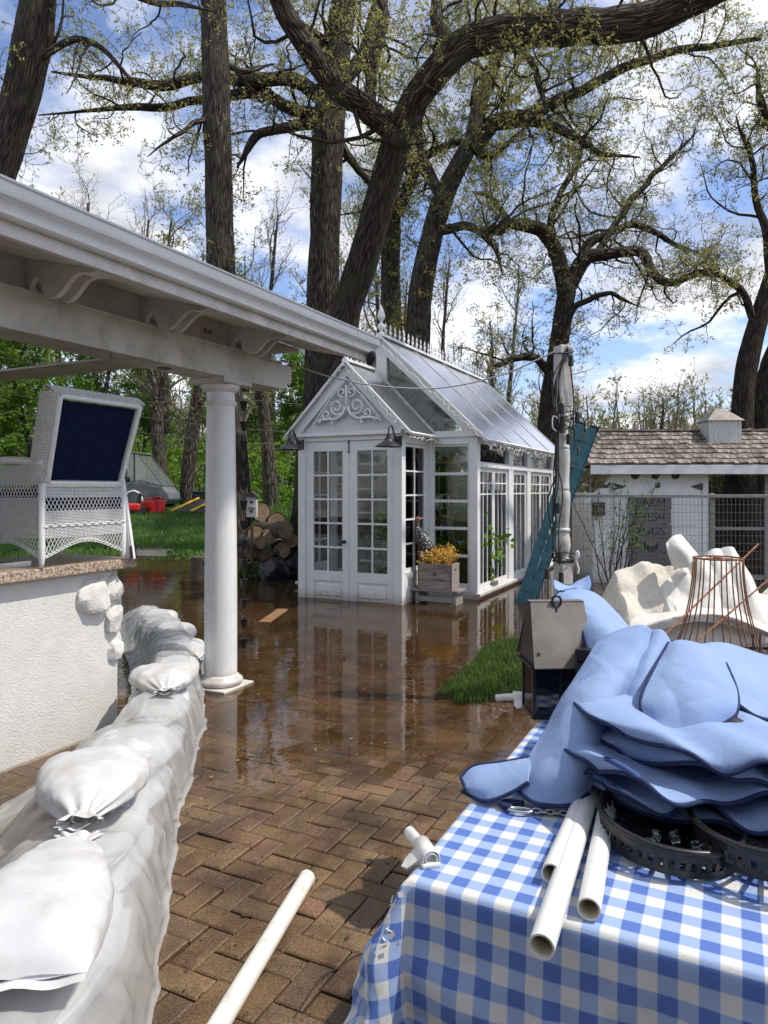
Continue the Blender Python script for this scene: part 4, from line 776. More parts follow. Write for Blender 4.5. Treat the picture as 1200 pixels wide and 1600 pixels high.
# ---- wicker chair
ch = thing('wicker_chair', 'white wicker armchair with a navy panelled back, set up on the bar counter', 'chair', Vector((-1.955, 4.02, cz + .002)), UA + PI / 2)
CW, CD = .60, .58
def backp(a, z):                       # outside of the chair back: a across 0..1, z height
    t = np.clip((z - .46) / .55, 0, 1.2); w = CW + .07 * t
    return np.stack([CW / 2 + (a - .5) * w + 0 * z, -.16 * t - .015 * np.sin(PI * np.clip(z / .46, 0, 1)) + 0 * a, z + 0 * a], -1)
def sidep(a, z, s): return np.stack([np.full_like(a * z, 0.0 if s == 0 else CW) + (0.0), a * CD + 0 * z, z + 0 * a], -1)
def weave(name, fn, nrm, z0, z1, cols, parent, step=.0085, r=.0038, amp=.0035, edge=None, mat='wicker', m=2):
    rows = max(2, int((z1 - z0) / step)); k = cols * m + 1; a = np.linspace(0, 1, k); nr = np.array(nrm, float)
    Ps = []
    for i in range(rows):
        z = z0 + (i + .5) * (z1 - z0) / rows; zz = np.full(k, z) if edge is None else edge(a) + (z - z0)
        Ps.append(fn(a, zz) + nr * (amp * np.sin(PI * a * cols + PI * i))[:, None])
    Ps = np.array(Ps); v, q, _ = batch_tubes(Ps, np.full(Ps.shape[:2], r), 4)
    st = []
    for c in range(cols + 1):
        if c % 2 and cols > 40: continue
        ac = np.full(5, c / cols); zz = np.linspace(z0, z1, 5) if edge is None else edge(ac) + np.linspace(0, z1 - z0, 5); st.append(fn(ac, zz))
    v2, q2, _ = batch_tubes(np.array(st), np.full((len(st), 5), .003), 4)
    return kind(link(name, mesh_np(name, np.vstack([v, v2]), np.vstack([q, q2 + len(v)])), M[mat], parent), 'stuff')
def lattice(name, fn, z0f, z1f, nx, parent, r=.0026):
    Ps = []
    for i in range(nx):
        for sg in (1, -1):
            a0 = (i + .5) / nx; a1 = a0 + sg * 1.6 / nx
            if a1 < 0 or a1 > 1: a1 = min(max(a1, 0), 1)
            a = np.linspace(a0, a1, 5); t = np.linspace(0, 1, 5); z = z0f(a) * (1 - t) + z1f(a) * t; Ps.append(fn(a, z))
    v, q, _ = batch_tubes(np.array(Ps), np.full((len(Ps), 5), r), 4)
    return kind(link(name, mesh_np(name, v, q), M['wicker'], parent), 'stuff')
cst = lambda z: (lambda a: np.full_like(a, z))
nb = (0, -1, 0)
scal = lambda a: .045 + .085 * np.sin(PI * a) ** 1.3
bk = MB().tube([tuple(p) for p in backp(np.linspace(0, 1, 12), np.full(12, .475))], .014, 8).build('back', M['wicker'], ch, smooth=True)
weave('skirt', backp, nb, 0, .022, 46, bk, edge=scal); lattice('lattice', backp, lambda a: scal(a) + .02, cst(.165), 24, bk)
weave('weave', backp, nb, .165, .225, 46, bk); weave('braid', backp, nb, .228, .25, 20, bk, step=.011, r=.007, amp=.006, m=4); weave('weave', backp, nb, .252, .325, 46, bk)
lattice('lattice', backp, cst(.325), cst(.40), 22, bk); weave('weave', backp, nb, .40, .468, 46, bk)
MB().add([tuple(backp(np.array([a]), np.array([z]))[0] + np.array([0, .012, 0])) for a, z in ((.03, .32), (.97, .32), (.97, .41), (.03, .41))], [(0, 1, 2, 3)]).build('dark_backing', M['navy'], bk)
# upper back: navy panel in a wrapped frame with woven wings
aa = np.linspace(.085, .915, 10); zz = np.linspace(.505, .955, 10); A_, Z_ = np.meshgrid(aa, zz)
pn = backp(A_, Z_); pn[..., 1] += .012 - .01 * np.sin(PI * (A_ - .085) / .83) * np.sin(PI * (Z_ - .505) / .45)
MB().grid(pn).build('back_panel', M['navy'], ch, smooth=True)
fr = [(.055, .485), (.945, .485), (.945, .975), (.055, .975)]
for k in range(4):
    (a0, z0), (a1, z1) = fr[k], fr[(k + 1) % 4]; t = np.linspace(0, 1, 14)
    MB().tube([tuple(p) for p in backp(a0 + (a1 - a0) * t, z0 + (z1 - z0) * t)], .0155, 10).build('back_frame', M['wicker'], ch, smooth=True)
def wingL(a, z): p = backp(np.full_like(a + z, .03), z + 0 * a); p[..., 0] -= .035 * np.sin(PI * a * .8); p[..., 1] += .13 * a - .005; return p
def wingR(a, z): p = backp(np.full_like(a + z, .97), z + 0 * a); p[..., 0] += .035 * np.sin(PI * a * .8); p[..., 1] += .13 * a - .005; return p
def wingT(a, z): p = backp(a, np.full_like(a + z, .99)); p[..., 2] += .045 * np.sin(PI * np.clip((z - .99) / .12, 0, 1) * .75); p[..., 1] += (z - .99) * 1.0 - .004; return p
weave('wing', wingL, (-1, -.3, 0), .48, 1.0, 8, ch, m=3); weave('wing', wingR, (1, -.3, 0), .48, 1.0, 8, ch, m=3); weave('crest', wingT, (0, 0, 1), .99, 1.10, 46, ch)
for s in (0, 1):
    fs = lambda a, z, s=s: sidep(a, z, s); ns = (-1, 0, 0) if s == 0 else (1, 0, 0)
    side = MB().tube([(s * CW, y, .60 + .02 * math.sin(PI * y / CD)) for y in np.linspace(-.02, CD, 10)], .024, 10).build('arm', M['wicker'], ch, smooth=True)
    weave('skirt', fs, ns, 0, .022, 44, side, edge=lambda a: .045 + .085 * np.sin(PI * a) ** 1.3); lattice('lattice', fs, lambda a: .065 + .085 * np.sin(PI * a) ** 1.3, cst(.165), 22, side)
    weave('weave', fs, ns, .165, .40, 44, side); lattice('lattice', fs, cst(.40), cst(.47), 22, side); weave('weave', fs, ns, .47, .59, 44, side)
    for y in (0, CD):
        MB().tube([(s * CW, y, .0), (s * CW, y, .03), (s * CW, y, .06), (s * CW, y, .48 if y == 0 else .6)], [.011, .015, .019, .020], 10).build('leg', M['wicker'], ch, smooth=True)
MB().box(.02, CW - .02, .03, CD, .33, .37).build('seat', M['wicker'], ch, bevel=.01)
def frontp(a, z): return np.stack([a * CW + 0 * z, np.full_like(a + z, CD), z + 0 * a], -1)
weave('front_rail', frontp, (0, 1, 0), .16, .36, 44, ch); MB().box(.05, CW - .05, .04, CD - .02, .371, .45).build('seat_cushion', M['navy'], ch, bevel=.03)
# ---- sandbags under and over plastic
def sandbag(name, label, c, ang, L, Wd, Hh, seed, tie=1, tilt=0.0, mat='sandbag', group='sandbags along the counter'):
    nt, nth = 46, 56; t = np.linspace(0, 1, nt); th = np.linspace(0, 2 * PI, nth, endpoint=False); T, TH = np.meshgrid(t, th, indexing='ij')
    # t=0 tied neck, t=1 seam
    neck = .075; body = np.clip((T - neck) / (1 - neck), 0, 1)
    w = np.where(T < neck, .16 + .22 * ((neck - T) / neck) ** 1.0, .16 + .84 * np.sin(np.clip(body * 2.1, 0, PI / 2)) ** .75) * (1 - .06 * body ** 3)
    h = np.where(T < neck, .20, .2 + .8 * np.sin(np.clip(body * 2.4, 0, PI / 2)) ** .8) * np.where(body > .72, np.abs(np.cos((np.maximum(body, .72) - .72) / .28 * PI / 2)) ** .6 * .97 + .03, 1)
    cs, sn = np.cos(TH), np.sin(TH); y = np.sign(cs) * np.abs(cs) ** .75 * w * Wd / 2; z = np.sign(sn) * np.abs(sn) ** .85 * h * Hh / 2
    z = np.where(z < 0, z * .65, z)
    x = (T - .5) * L
    wr = np.sin(TH * 11 + 3 * np.sin(TH * 2 + seed)) * .012 * np.exp(-body * 5) * (T >= neck) + np.sin(TH * 9 + seed) * .006 * (T < neck)
    p = np.stack([x, y, z], -1); nrm = np.stack([0 * x, cs, sn], -1); nz = fnoise(p, 7, 3, seed)[..., None] * .022 + fnoise(p * np.array([.35, 1, 1]), 22, 2, seed + 4)[..., None] * .008
    crease = np.abs(fnoise(p * np.array([1, .5, 1]), 9, 2, seed + 8))[..., None]; crease = -np.exp(-crease * 26) * .006
    p = p + nrm * (wr[..., None] + nz + crease); p[..., 2] += -.035 * np.sin(PI * T) * 0 + Hh * .33
    root = thing(name, label, 'sandbag', c, ang, group); root.rotation_euler = (0, tilt, ang)
    bo = MB().grid(p, True).build('sack', M[mat], root, smooth=True)
    MB().tube([(-L / 2 + neck * L, .16 * Wd / 2 * math.cos(a) * 1.06, .2 * Hh / 2 * math.sin(a) * 1.1 + Hh * .33) for a in np.linspace(0, 2 * PI, 14)[:-1]], .004, 5, closed=True).build('tie_cord', M['fairy'], root)
    # seam flap
    e = p[-1]; q = e[np.argsort(e[:, 1])]; A = np.array([[tuple(q[i] + np.array([d, 0, -.012 * d / .03])) for i in range(0, len(q), 2)] for d in (-.005, .018, .03)]); A[..., 2] = A[..., 2].mean() + .006 * np.sin(A[..., 1] * 40)
    MB().grid(A).build('seam_flap', M[mat], root, smooth=True)
    return root
def pang(dx, dy): return math.atan2(dy, dx)
sandbag('sandbag', 'plump white sandbag nearest the camera, seam towards us, on top of the plastic', (-.955, 1.99, .335), pang(-.16, 1) + PI, .70, .42, .20, 1, tilt=.0)
sandbag('sandbag', 'white sandbag with its gathered tied neck towards us, second from the front', (-1.125, 2.70, .335), pang(-.30, 1), .58, .43, .20, 2)
sandbag('sandbag', 'small tied white sandbag on the plastic beside the counter corner stones', (-1.375, 4.38, .30), pang(-.35, 1), .52, .40, .17, 3)
sandbag('sandbag', 'sandbag seen dimly through plastic between the two tied bags', (-1.26, 3.45, .16), pang(-.15, 1), .66, .42, .20, 4)
b0 = sandbag('sandbag', 'speckled sandbag with an orange mark at the bottom left corner', (-.83, 1.42, .19), pang(.25, -1), .56, .42, .19, 5)
sandbag('sandbag', 'sandbag under the far end of the plastic behind the counter corner', (-1.55, 5.2, .12), pang(-.3, 1), .60, .40, .20, 6)
# bags of the bottom course, hidden under the sheet
for k, (x, y) in enumerate([(-.86, 1.5), (-.99, 2.1), (-1.11, 2.72), (-1.22, 3.34), (-1.33, 3.96)]):
    sandbag('sandbag', 'sandbag of the bottom course under the plastic sheet', (x - .02, y, .02), pang(-.2, 1), .64, .42, .19, 11 + k)
for k, (x, y, lb) in enumerate([(-.93, 1.95, 'covered sandbag directly under the nearest white bag'), (-1.10, 2.70, 'covered sandbag under the bag with the gathered neck'), (-1.36, 4.25, 'covered sandbag under the small tied bag by the corner stones'), (-1.66, 5.95, 'covered sandbag beyond the counter, left of the column'), (-1.97, 6.75, 'covered sandbag near the far end of the wall'), (-2.38, 7.5, 'last covered sandbag at the far end of the wall')]):
    sandbag('sandbag', lb, (x, y, .16 if k < 3 else .10), pang(-.3 if k < 3 else -.45, 1), .64, .38, .18, 31 + k)
# orange stripe printed on the nearest covered bag
pts = [(-.10, -.13), (-.02, -.10), (.03, -.05), (.05, 0.0), (.03, .05), (-.02, .075), (-.05, .11)]
ob = MB()
for off in (0, .022):
    A = np.array([[(a + off + d, b, .19 * .33 + .095 + .002 - .25 * b * b * 2) for a, b in cr_path([(p[0], p[1], 0) for p in pts], 24)[:, :2]] for d in (0, .009)])
    ob.grid(A)
ob.build('printed_mark', pmat('orange_print', (.62, .22, .03), (.7, .3, .08), 9, .6), b0, smooth=True)
# ---- plastic sheet
def plastic_material():
    m, N, L = nodes('polythene'); out = N('ShaderNodeOutputMaterial'); g = N('ShaderNodeNewGeometry')
    n1 = N('ShaderNodeTexNoise'); L(g.outputs['Position'], n1.inputs['Vector']); n1.inputs['Scale'].default_value = 3.2; n1.inputs['Detail'].default_value = 5; n1.inputs['Distortion'].default_value = 1.0
    n2 = N('ShaderNodeTexNoise'); L(g.outputs['Position'], n2.inputs['Vector']); n2.inputs['Scale'].default_value = 5; n2.inputs['Detail'].default_value = 2; n2.inputs['Distortion'].default_value = .8
    b = N('ShaderNodeBsdfPrincipled'); b.inputs['Base Color'].default_value = (.78, .79, .79, 1); b.inputs['Roughness'].default_value = .13; b.inputs['Specular IOR Level'].default_value = .9
    tl = N('ShaderNodeBsdfTranslucent'); tl.inputs[0].default_value = (.75, .76, .76, 1); t = N('ShaderNodeBsdfTransparent'); t.inputs[0].default_value = (.97, .97, .97, 1)
    bp = N('ShaderNodeBump'); L(n2.outputs['Fac'], bp.inputs['Height']); bp.inputs['Strength'].default_value = .16; bp.inputs['Distance'].default_value = .02; L(bp.outputs[0], b.inputs['Normal'])
    m1 = N('ShaderNodeMixShader'); m1.inputs[0].default_value = .30; L(b.outputs[0], m1.inputs[1]); L(tl.outputs[0], m1.inputs[2])
    mr = N('ShaderNodeMapRange'); L(n1.outputs['Fac'], mr.inputs[0]); mr.inputs['From Min'].default_value = .35; mr.inputs['From Max'].default_value = .65; mr.inputs['To Min'].default_value = .34; mr.inputs['To Max'].default_value = .50
    m2 = N('ShaderNodeMixShader'); L(mr.outputs[0], m2.inputs[0]); L(m1.outputs[0], m2.inputs[1]); L(t.outputs[0], m2.inputs[2]); L(m2.outputs[0], out.inputs[0])
    return m
stn = [(-.72, .7, -.6, 1.0), (-.78, 1.2, -.62, 1.0), (-.9, 1.9, -.66, 1.0), (-1.09, 2.72, -.66, 1.0), (-1.24, 3.5, -.62, .98), (-1.36, 4.2, -.36, .98), (-1.49, 4.85, -.24, .92), (-1.70, 5.6, -.3, .90), (-2.0, 6.5, -.36, .88), (-2.42, 7.4, -.4, .82), (-2.75, 8.1, -.4, .60)]
C_ = cr_path([(a, b, 0) for a, b, c, d in stn], 380); SL = np.interp(np.linspace(0, len(stn) - 1, 380), range(len(stn)), [s[2] for s in stn]); HS = np.interp(np.linspace(0, len(stn) - 1, 380), range(len(stn)), [s[3] for s in stn])
Tn = np.gradient(C_, axis=0); Tn /= np.linalg.norm(Tn, axis=1, keepdims=True); Rt = np.stack([Tn[:, 1], -Tn[:, 0], 0 * Tn[:, 0]], -1)
pr_s = np.array([-1.0, -.86, -.70, -.52, -.36, -.20, 0, .13, .185, .21, .225, .24, .255]); pr_z = np.array([.03, .05, .11, .24, .315, .335, .34, .325, .25, .17, .09, .03, .012])
tt = np.linspace(0, len(pr_s) - 1, 110); ps = np.interp(tt, range(len(pr_s)), pr_s); pz = np.interp(tt, range(len(pr_z)), pr_z); ker = np.ones(5) / 5
ps = np.convolve(np.pad(ps, 2, 'edge'), ker, 'valid'); pz = np.convolve(np.pad(pz, 2, 'edge'), ker, 'valid')
lump_ = .030 * np.cos(np.linspace(0, 1, 380) * 7.4 / .62 * 2 * PI * .5) ** 2
A = np.zeros((380, 110, 3))
for i in range(380):
    s = np.where(ps < 0, ps * -SL[i] / 1.0 if False else ps * abs(SL[i]), ps); A[i] = C_[i] + Rt[i] * s[:, None]; A[i, :, 2] = pz * (HS[i] - .10 + lump_[i] * 4.0)
side = sstep(.09, .22, ps)[None, :]; ly = np.cumsum(np.linalg.norm(np.diff(C_, axis=0, prepend=C_[:1]), axis=1))[:, None]
fold = np.abs(fnoise(np.stack([ly * 3.2 + 0 * ps, ps[None] * .8 + 0 * ly, 0 * ly * ps], -1), 1.6, 3, 2)); fold = np.exp(-fold * 9)
dx = side * (.07 * fnoise(np.stack([ly + 0 * ps, 0 * ly * ps, 0 * ly * ps], -1), 1.7, 2, 8) + .014 * fold * (pz[None] > .05))
dx = dx + side * .014 * np.maximum(0, 1 - np.abs(fnoise(np.stack([ly * 1.6 + pz[None] * .9, pz[None] * 1.2 + 0 * ly, 0 * ly * pz], -1), 3.4, 1, 15)) * 9)
A += Rt[:, None, :] * dx[..., None]; A[..., 2] += (1 - side) * (.030 * fnoise(A, 4, 3, 12) + .012 * np.maximum(0, 1 - np.abs(fnoise(A * np.array([1.4, .7, 1]), 5, 1, 13)) * 9) - .010 * np.maximum(0, 1 - np.abs(fnoise(A * np.array([.7, 1.4, 1]), 7, 1, 14)) * 9)); A[..., 2] = np.maximum(A[..., 2], .012 + zp(A[..., 0], A[..., 1]) * 0)
sh = MB().grid(A).build('plastic_sheet', plastic_material(), smooth=True); tag(sh, 'long milky plastic sheet draped over the sandbag row beside the counter', 'plastic sheet')
# loose tail of plastic at the far end
B = np.zeros((14, 18, 3))
for i in range(14):
    for j in range(18):
        s, t = i / 13, j / 17; B[i, j] = P(222 + 60 * t - 6 * s, 945 + 30 * s + 22 * t, 8.5 - .5 * s - .3 * t)
B[..., 2] += .05 * fnoise(B, 9, 3, 3); B[..., 2] = np.maximum(B[..., 2], .01)
tl = MB().grid(B).build('plastic_scrap', sh.data.materials[0], smooth=True); tag(tl, 'crumpled scrap of plastic at the far end of the sandbag wall', 'plastic sheet')

# ---- unseen house added behind the camera to close off the sky over the patio
M['house_paint'] = pmat('house_paint', (.20, .21, .20), (.26, .27, .26), 3, .6)
hs_ = thing('house', 'unseen grey clapboard house added behind the camera to block sky light', 'house', (0, 0, 0), UA)
for k in range(20):
    MB().add([(-6, -3.3, k * .17 - .1), (5, -3.3, k * .17 - .1), (5, -3.32, k * .17 + .07), (-6, -3.32, k * .17 + .07), (-6, -3.35, k * .17 - .1), (5, -3.35, k * .17 - .1), (5, -3.35, k * .17 + .07), (-6, -3.35, k * .17 + .07)], [(3, 2, 1, 0)[::-1], (4, 5, 6, 7), (0, 4, 5, 1), (2, 6, 7, 3)]).build('clapboard', M['house_paint'], hs_)
MB().box(-6, 5, -9, -3.36, -.1, 3.3).build('wall', M['house_paint'], hs_)
MB().add([(-6.4, -2.75, 3.22), (5.4, -2.75, 3.22), (5.4, -6.2, 5.2), (-6.4, -6.2, 5.2), (-6.4, -9.6, 3.22), (5.4, -9.6, 3.22)], [(0, 1, 2, 3), (3, 2, 5, 4), (0, 3, 4), (1, 5, 2), (0, 4, 5, 1)]).build('roof', M['darkwood'], hs_)
# ================================================================== GREENHOUSE
GO = Vector((.24, 9.42, 0))
gh = thing('greenhouse', 'white timber and glass greenhouse with gabled entry porch and crested ridge, standing in the flood', 'greenhouse', GO, UA)
def wbox(mb, side, a0, a1, z0, z1, d0, d1):              # F: wall along x, R: wall along y
    return mb.box(a0, a1, d0, d1, z0, z1) if side == 'F' else mb.box(d0, d1, a0, a1, z0, z1)
def window(name, parent, side, a0, a1, z0, z1, d, cols, rows, st=.045, mt=.02, th=.045, label=None, mat='white'):
    """a sash: stiles, rails, glazing bars and one pane per light; cols/rows are counts or lists of cut fractions"""
    mb = MB(); i0, i1, k0, k1 = a0 + st, a1 - st, z0 + st, z1 - st
    cu = [i / cols for i in range(1, cols)] if isinstance(cols, int) else cols; ru = [i / rows for i in range(1, rows)] if isinstance(rows, int) else rows
    wbox(mb, side, a0, i0, z0, z1, d - th / 2, d + th / 2); wbox(mb, side, i1, a1, z0, z1, d - th / 2, d + th / 2)
    wbox(mb, side, i0, i1, z0, k0, d - th / 2 + .001, d + th / 2 - .001); wbox(mb, side, i0, i1, k1, z1, d - th / 2 + .001, d + th / 2 - .001)
    xs = [i0 + (i1 - i0) * c for c in cu]; zs = [k0 + (k1 - k0) * c for c in ru]
    for x in xs: wbox(mb, side, x - mt / 2, x + mt / 2, k0, k1, d - th * .32, d + th * .32)
    for z in zs: wbox(mb, side, i0, i1, z - mt / 2, z + mt / 2, d - th * .36, d + th * .36)
    w = mb.build(name, M[mat], parent)
    xe = [i0] + xs + [i1]; ze = [k0] + zs + [k1]
    for i in range(len(xe) - 1):
        for j in range(len(ze) - 1):
            jit = .0015 * ((i * 7 + j * 3) % 5 - 2)
            wbox(MB(), side, xe[i], xe[i + 1], ze[j], ze[j + 1], d - .002 + jit, d + .002 + jit).build('pane', M['glass'], w)
    return w
EH, EA, MA = 2.30, 3.27, 3.80
EX0, EX1, EY1 = -1.65, 0.0, .917; MX0, MX1, MY0, MY1 = -2.25, .75, .917, 5.77; EC, MC = (EX0 + EX1) / 2, (MX0 + MX1) / 2
# posts
for (x0, x1, y0, y1) in [(EX0, EX0 + .115, 0, .115), (EX1 - .125, EX1, 0, .125), (MX1 - .125, MX1, MY0, MY0 + .125), (MX0, MX0 + .12, MY0, MY0 + .12), (MX0, MX0 + .12, MY1 - .12, MY1), (MX1 - .12, MX1, MY1 - .12, MY1),
                         (EX1 - .06, EX1 + .05, MY0 - .03, MY0 + .09), (EX0 - .05, EX0 + .06, MY0 - .03, MY0 + .09)]:
    MB().box(x0, x1, y0, y1, -.35, EH).build('post', M['white'], gh, bevel=.006)
# entry: lintel, doors
MB().box(EX0 - .01, EX1 + .004, -.035, .11, EH, EH + .05).build('lintel', M['white'], gh, bevel=.006)
MB().box(EX0 + .115, EX1 - .125, .01, .10, 2.235, EH).build('door_head', M['white'], gh)
def door(x0, x1, knob_x=None):
    mb = MB(); y0, y1 = .03, .072; st = .125; g0, g1 = x0 + st, x1 - st + .02; gz0, gz1 = .40, 2.09
    mb.box(x0, g0, y0, y1, -.30, 2.232).box(g1, x1, y0, y1, -.30, 2.232).box(g0, g1, y0 + .001, y1 - .001, gz1, 2.231).box(g0, g1, y0 + .001, y1 - .001, .26, gz0).box(g0, g1, y0 + .001, y1 - .001, -.30, .0)
    mb.box(g0, g1, y0 + .016, y1 - .006, .0, .26)
    d = mb.build('door', M['white'], gh, bevel=.003)
    MB().box(g0 + .03, g1 - .03, y0 + .006, y0 + .02, .05, .21).build('raised_panel', M['white'], d, bevel=.008)
    n = 5; hz = (gz1 - gz0) / n; xm = (g0 + g1) / 2
    MB().box(xm - .011, xm + .011, y0 + .006, y1 - .006, gz0, gz1).build('glazing_bar', M['white'], d)
    for j in range(1, n): MB().box(g0, g1, y0 + .004, y1 - .004, gz0 + j * hz - .013, gz0 + j * hz + .013).build('glazing_bar', M['white'], d)
    for j in range(n):
        for a, b in ((g0, xm), (xm, g1)): MB().box(a, b, .049, .053, gz0 + j * hz, gz0 + (j + 1) * hz).build('pane', M['glass'], d)
    if knob_x:
        MB().lathe([(.0, -.065), (.022, -.062), (.028, -.045), (.018, -.03), (.009, -.028), (.009, -.006), (.028, -.004), (.028, .0)], 16, (knob_x, y0 - .001, .82), Matrix.Rotation(-PI / 2, 4, 'X')).build('knob', M['black'], d, smooth='auto')
    for z in (.55, 1.2, 1.9):
        for x in (x0 + .05, x1 - .05): MB().lathe([(.009, 0), (.006, .005), (.0, .006)], 8, (x, y0, z), Matrix.Rotation(PI / 2, 4, 'X')).build('screw_cap', M['white_shiny'], d)
    return d
door(EX0 + .118, EC - .002, EC - .075); door(EC + .002, EX1 - .128)
h = MB().box(EC - .014, EC + .014, .016, .03, 2.20, 2.25); h.tube([(EC, .02, 2.20), (EC, .015, 2.12), (EC + .012, .01, 2.09), (EC, .008, 2.065), (EC - .012, .01, 2.085)], .007, 6, k=10); h.build('door_hook', M['black'], gh, smooth='auto')
for sx, (d0, d1) in ((EX1, (EX1 - .10, EX1)), (EX0, (EX0, EX0 + .10))):
    window('window', gh, 'R', .128, MY0 - .032, .42, 2.19, (d0 + d1) / 2, 2, 5, .05, .022)
    wbox(MB(), 'R', .128, MY0 - .032, -.35, .418, d0 + .012, d1 - .012).build('wall_panel', M['white'], gh)
    wbox(MB(), 'R', .20, MY0 - .10, .06, .22, d1 - .013 if sx == EX1 else d0 + .0, d1 - .004 if sx == EX1 else d0 + .013).build('raised_panel', M['white'], gh, bevel=.006)
    wbox(MB(), 'R', .128, MY0 - .032, 2.192, EH, d0 + .004, d1 - .004).build('rail', M['white'], gh)
# main front bays either side of the entry
for x0, x1 in ((EX1 + .052, MX1 - .127), (MX0 + .122, EX0 - .052)):
    window('window', gh, 'F', x0, x1, .18, 2.20, MY0 + .05, 1, 5, .03, .04)
    MB().box(x0, x1, MY0 + .01, MY0 + .09, -.35, .178).build('wall_panel', M['white'], gh); MB().box(x0, x1, MY0 + .004, MY0 + .096, 2.202, EH).build('rail', M['white'], gh)
# side walls: sill, posts, transoms and prairie sashes
for sd, (xa, xb) in ((1, (MX1 - .11, MX1 - .01)), (-1, (MX0 + .01, MX0 + .11))):
    xm = (xa + xb) / 2
    MB().box(xa - .004, xb + .004, MY0 + .127, MY1 - .122, -.35, .115).build('wall_base', M['white'], gh)
    MB().box(xb - .02, xb + .055, MY0 - .02, MY1 + .02, .04, .085).build('sill', M['white'], gh, bevel=.006) if sd > 0 else MB().box(xa - .055, xa + .02, MY0 - .02, MY1 + .02, .04, .085).build('sill', M['white'], gh, bevel=.006)
    MB().box(xa, xb, MY0 + .127, MY1 - .122, 2.21, EH).build('header', M['white'], gh); MB().box(xa + .002, xb + .006, MY0 + .127, MY1 - .122, 1.87, 1.95).build('rail', M['white'], gh, bevel=.004)
    for y0, y1 in ((1.60, 1.86), (2.74, 2.98), (4.58, 4.728)): MB().box(xa, xb + .003, MY0 + y0, MY0 + y1, .117, 2.208).build('post', M['white'], gh, bevel=.004)
    for y0, y1, ns in ((.127, 1.598, 2), (1.862, 2.738, 1), (2.982, 4.578, 2)):
        wbox(MB(), 'R', MY0 + y0, MY0 + y1, 1.952, 2.208, xm - .003, xm + .003).build('transom_pane', M['glass'], gh)
        for k in range(ns):
            w = (y1 - y0) / ns; a0 = MY0 + y0 + k * w + .004
            window('window', gh, 'R', a0, a0 + w - .008, .12, 1.868, xm, 3, [.80, .90], .06, .02)
MB().box(MX1 - .02, MX1 + .0, MY0 + .7, MY0 + .98, .095, .16).build('name_plate', M['galv'], gh)
# back wall with a door and windows
MB().box(MX0 + .122, MX0 + .9, MY1 - .10, MY1 - .02, -.35, EH).build('back_wall', M['white'], gh); MB().box(MX1 - .9, MX1 - .122, MY1 - .10, MY1 - .02, -.35, .9).build('back_wall', M['white'], gh)
window('window', gh, 'F', MX1 - .9, MX1 - .122, .902, EH, MY1 - .06, 2, 2)
window('back_door', gh, 'F', MX0 + .902, MX1 - .902, -.3, EH, MY1 - .06, 2, 4, .12, .03)
# gables
def gable(y, xc, half, z0, za, bw, proud, king=False, name='gable'):
    s = (za - z0) / half; g = None
    mb = MB(); L = math.hypot(half, za - z0); nx, nz = (za - z0) / L, half / L
    for sg in (-1, 1):
        a = (xc + sg * half, z0); b = (xc, za); dn = (-sg * nx * bw, -nz * bw)
        mb.prism([a, b, (b[0], b[1] - bw / nz), (a[0] - sg * bw / nx * .999, a[1])][::sg], lambda p, q, d: (p, d, q), y - proud, y + .05)
    g = mb.build(name, M['white'], gh)
    hi = half - bw / nx
    MB().prism([(xc - hi, z0), (xc + hi, z0), (xc, z0 + hi * s)], lambda p, q, d: (p, d, q), y + .018, y + .022).build('pane', M['glass'] if king else M['poly'], g)
    if king: MB().box(xc - .085, xc + .085, y - proud + .004, y + .045, z0, za - bw / nz + .02).build('king_post', M['white'], g)
    return g
ge = gable(.0, EC, .93, EH + .05, EA + .02, .115, .03)
gm = gable(MY0, MC, 1.60, EH, MA, .13, .03, True)
MB().box(MX0, MX1, MY0 - .02, MY0 + .09, EH, EH + .09).build('tie_beam', M['white'], gm)
gb = gable(MY1, MC, 1.60, EH, MA, .13, .03, True)
# rafters inside
for y in (MY0 + 1.25, MY0 + 2.45, MY0 + 3.65):
    for sg in (-1, 1): MB().bar((MC + sg * 1.46, y, EH - .03), (MC, y, MA - .1), .04, .08).build('rafter', M['white'], gh)
    MB().box(MX0 + .1, MX1 - .1, y - .02, y + .02, EH - .04, EH + .06).build('tie', M['white'], gh)
# roofs: panes between bars
def roof(y0, y1, xc, half, z0, za, n, ridge_name):
    for sg in (-1, 1):
        e = Vector((xc + sg * half, 0, z0)); r = Vector((xc, 0, za)); d = r - e; nrm = Vector((sg * d.z, 0, -sg * d.x * 1.0)).normalized(); nrm = Vector((abs(d.z) * sg, 0, abs(d.x))).normalized()
        ys = [y0 + (y1 - y0) * i / n for i in range(n + 1)]
        for i in range(n):
            a, b = ys[i] + .012, ys[i + 1] - .012
            q = [e + Vector((0, a, 0)), e + Vector((0, b, 0)), r + Vector((0, b, 0)), r + Vector((0, a, 0))]
            MB().add([tuple(p + nrm * t) for t in (.0, .006) for p in q], [(0, 1, 2, 3), (7, 6, 5, 4), (0, 4, 5, 1), (1, 5, 6, 2), (2, 6, 7, 3), (3, 7, 4, 0)]).build('roof_pane', M['poly'], gh)
        for i, y in enumerate(ys): MB().bar(e + Vector((0, y, 0)) + nrm * .004, r + Vector((0, y, 0)) + nrm * .004, .028 if 0 < i < n else .035, .026, tuple(nrm)).build('roof_bar', M['white_shiny'], gh)
        MB().bar(e + Vector((0, y0, 0)), e + Vector((0, y1, 0)), .03, .035, tuple(nrm)).build('eave_trim', M['white_shiny'], gh)
        for f in (.36, .70):
            m_ = e + d * f - nrm * .035; MB().bar(m_ + Vector((0, y0 + .1, 0)), m_ + Vector((0, y1 - .1, 0)), .035, .05, tuple(nrm)).build('purlin', M['white'], gh)
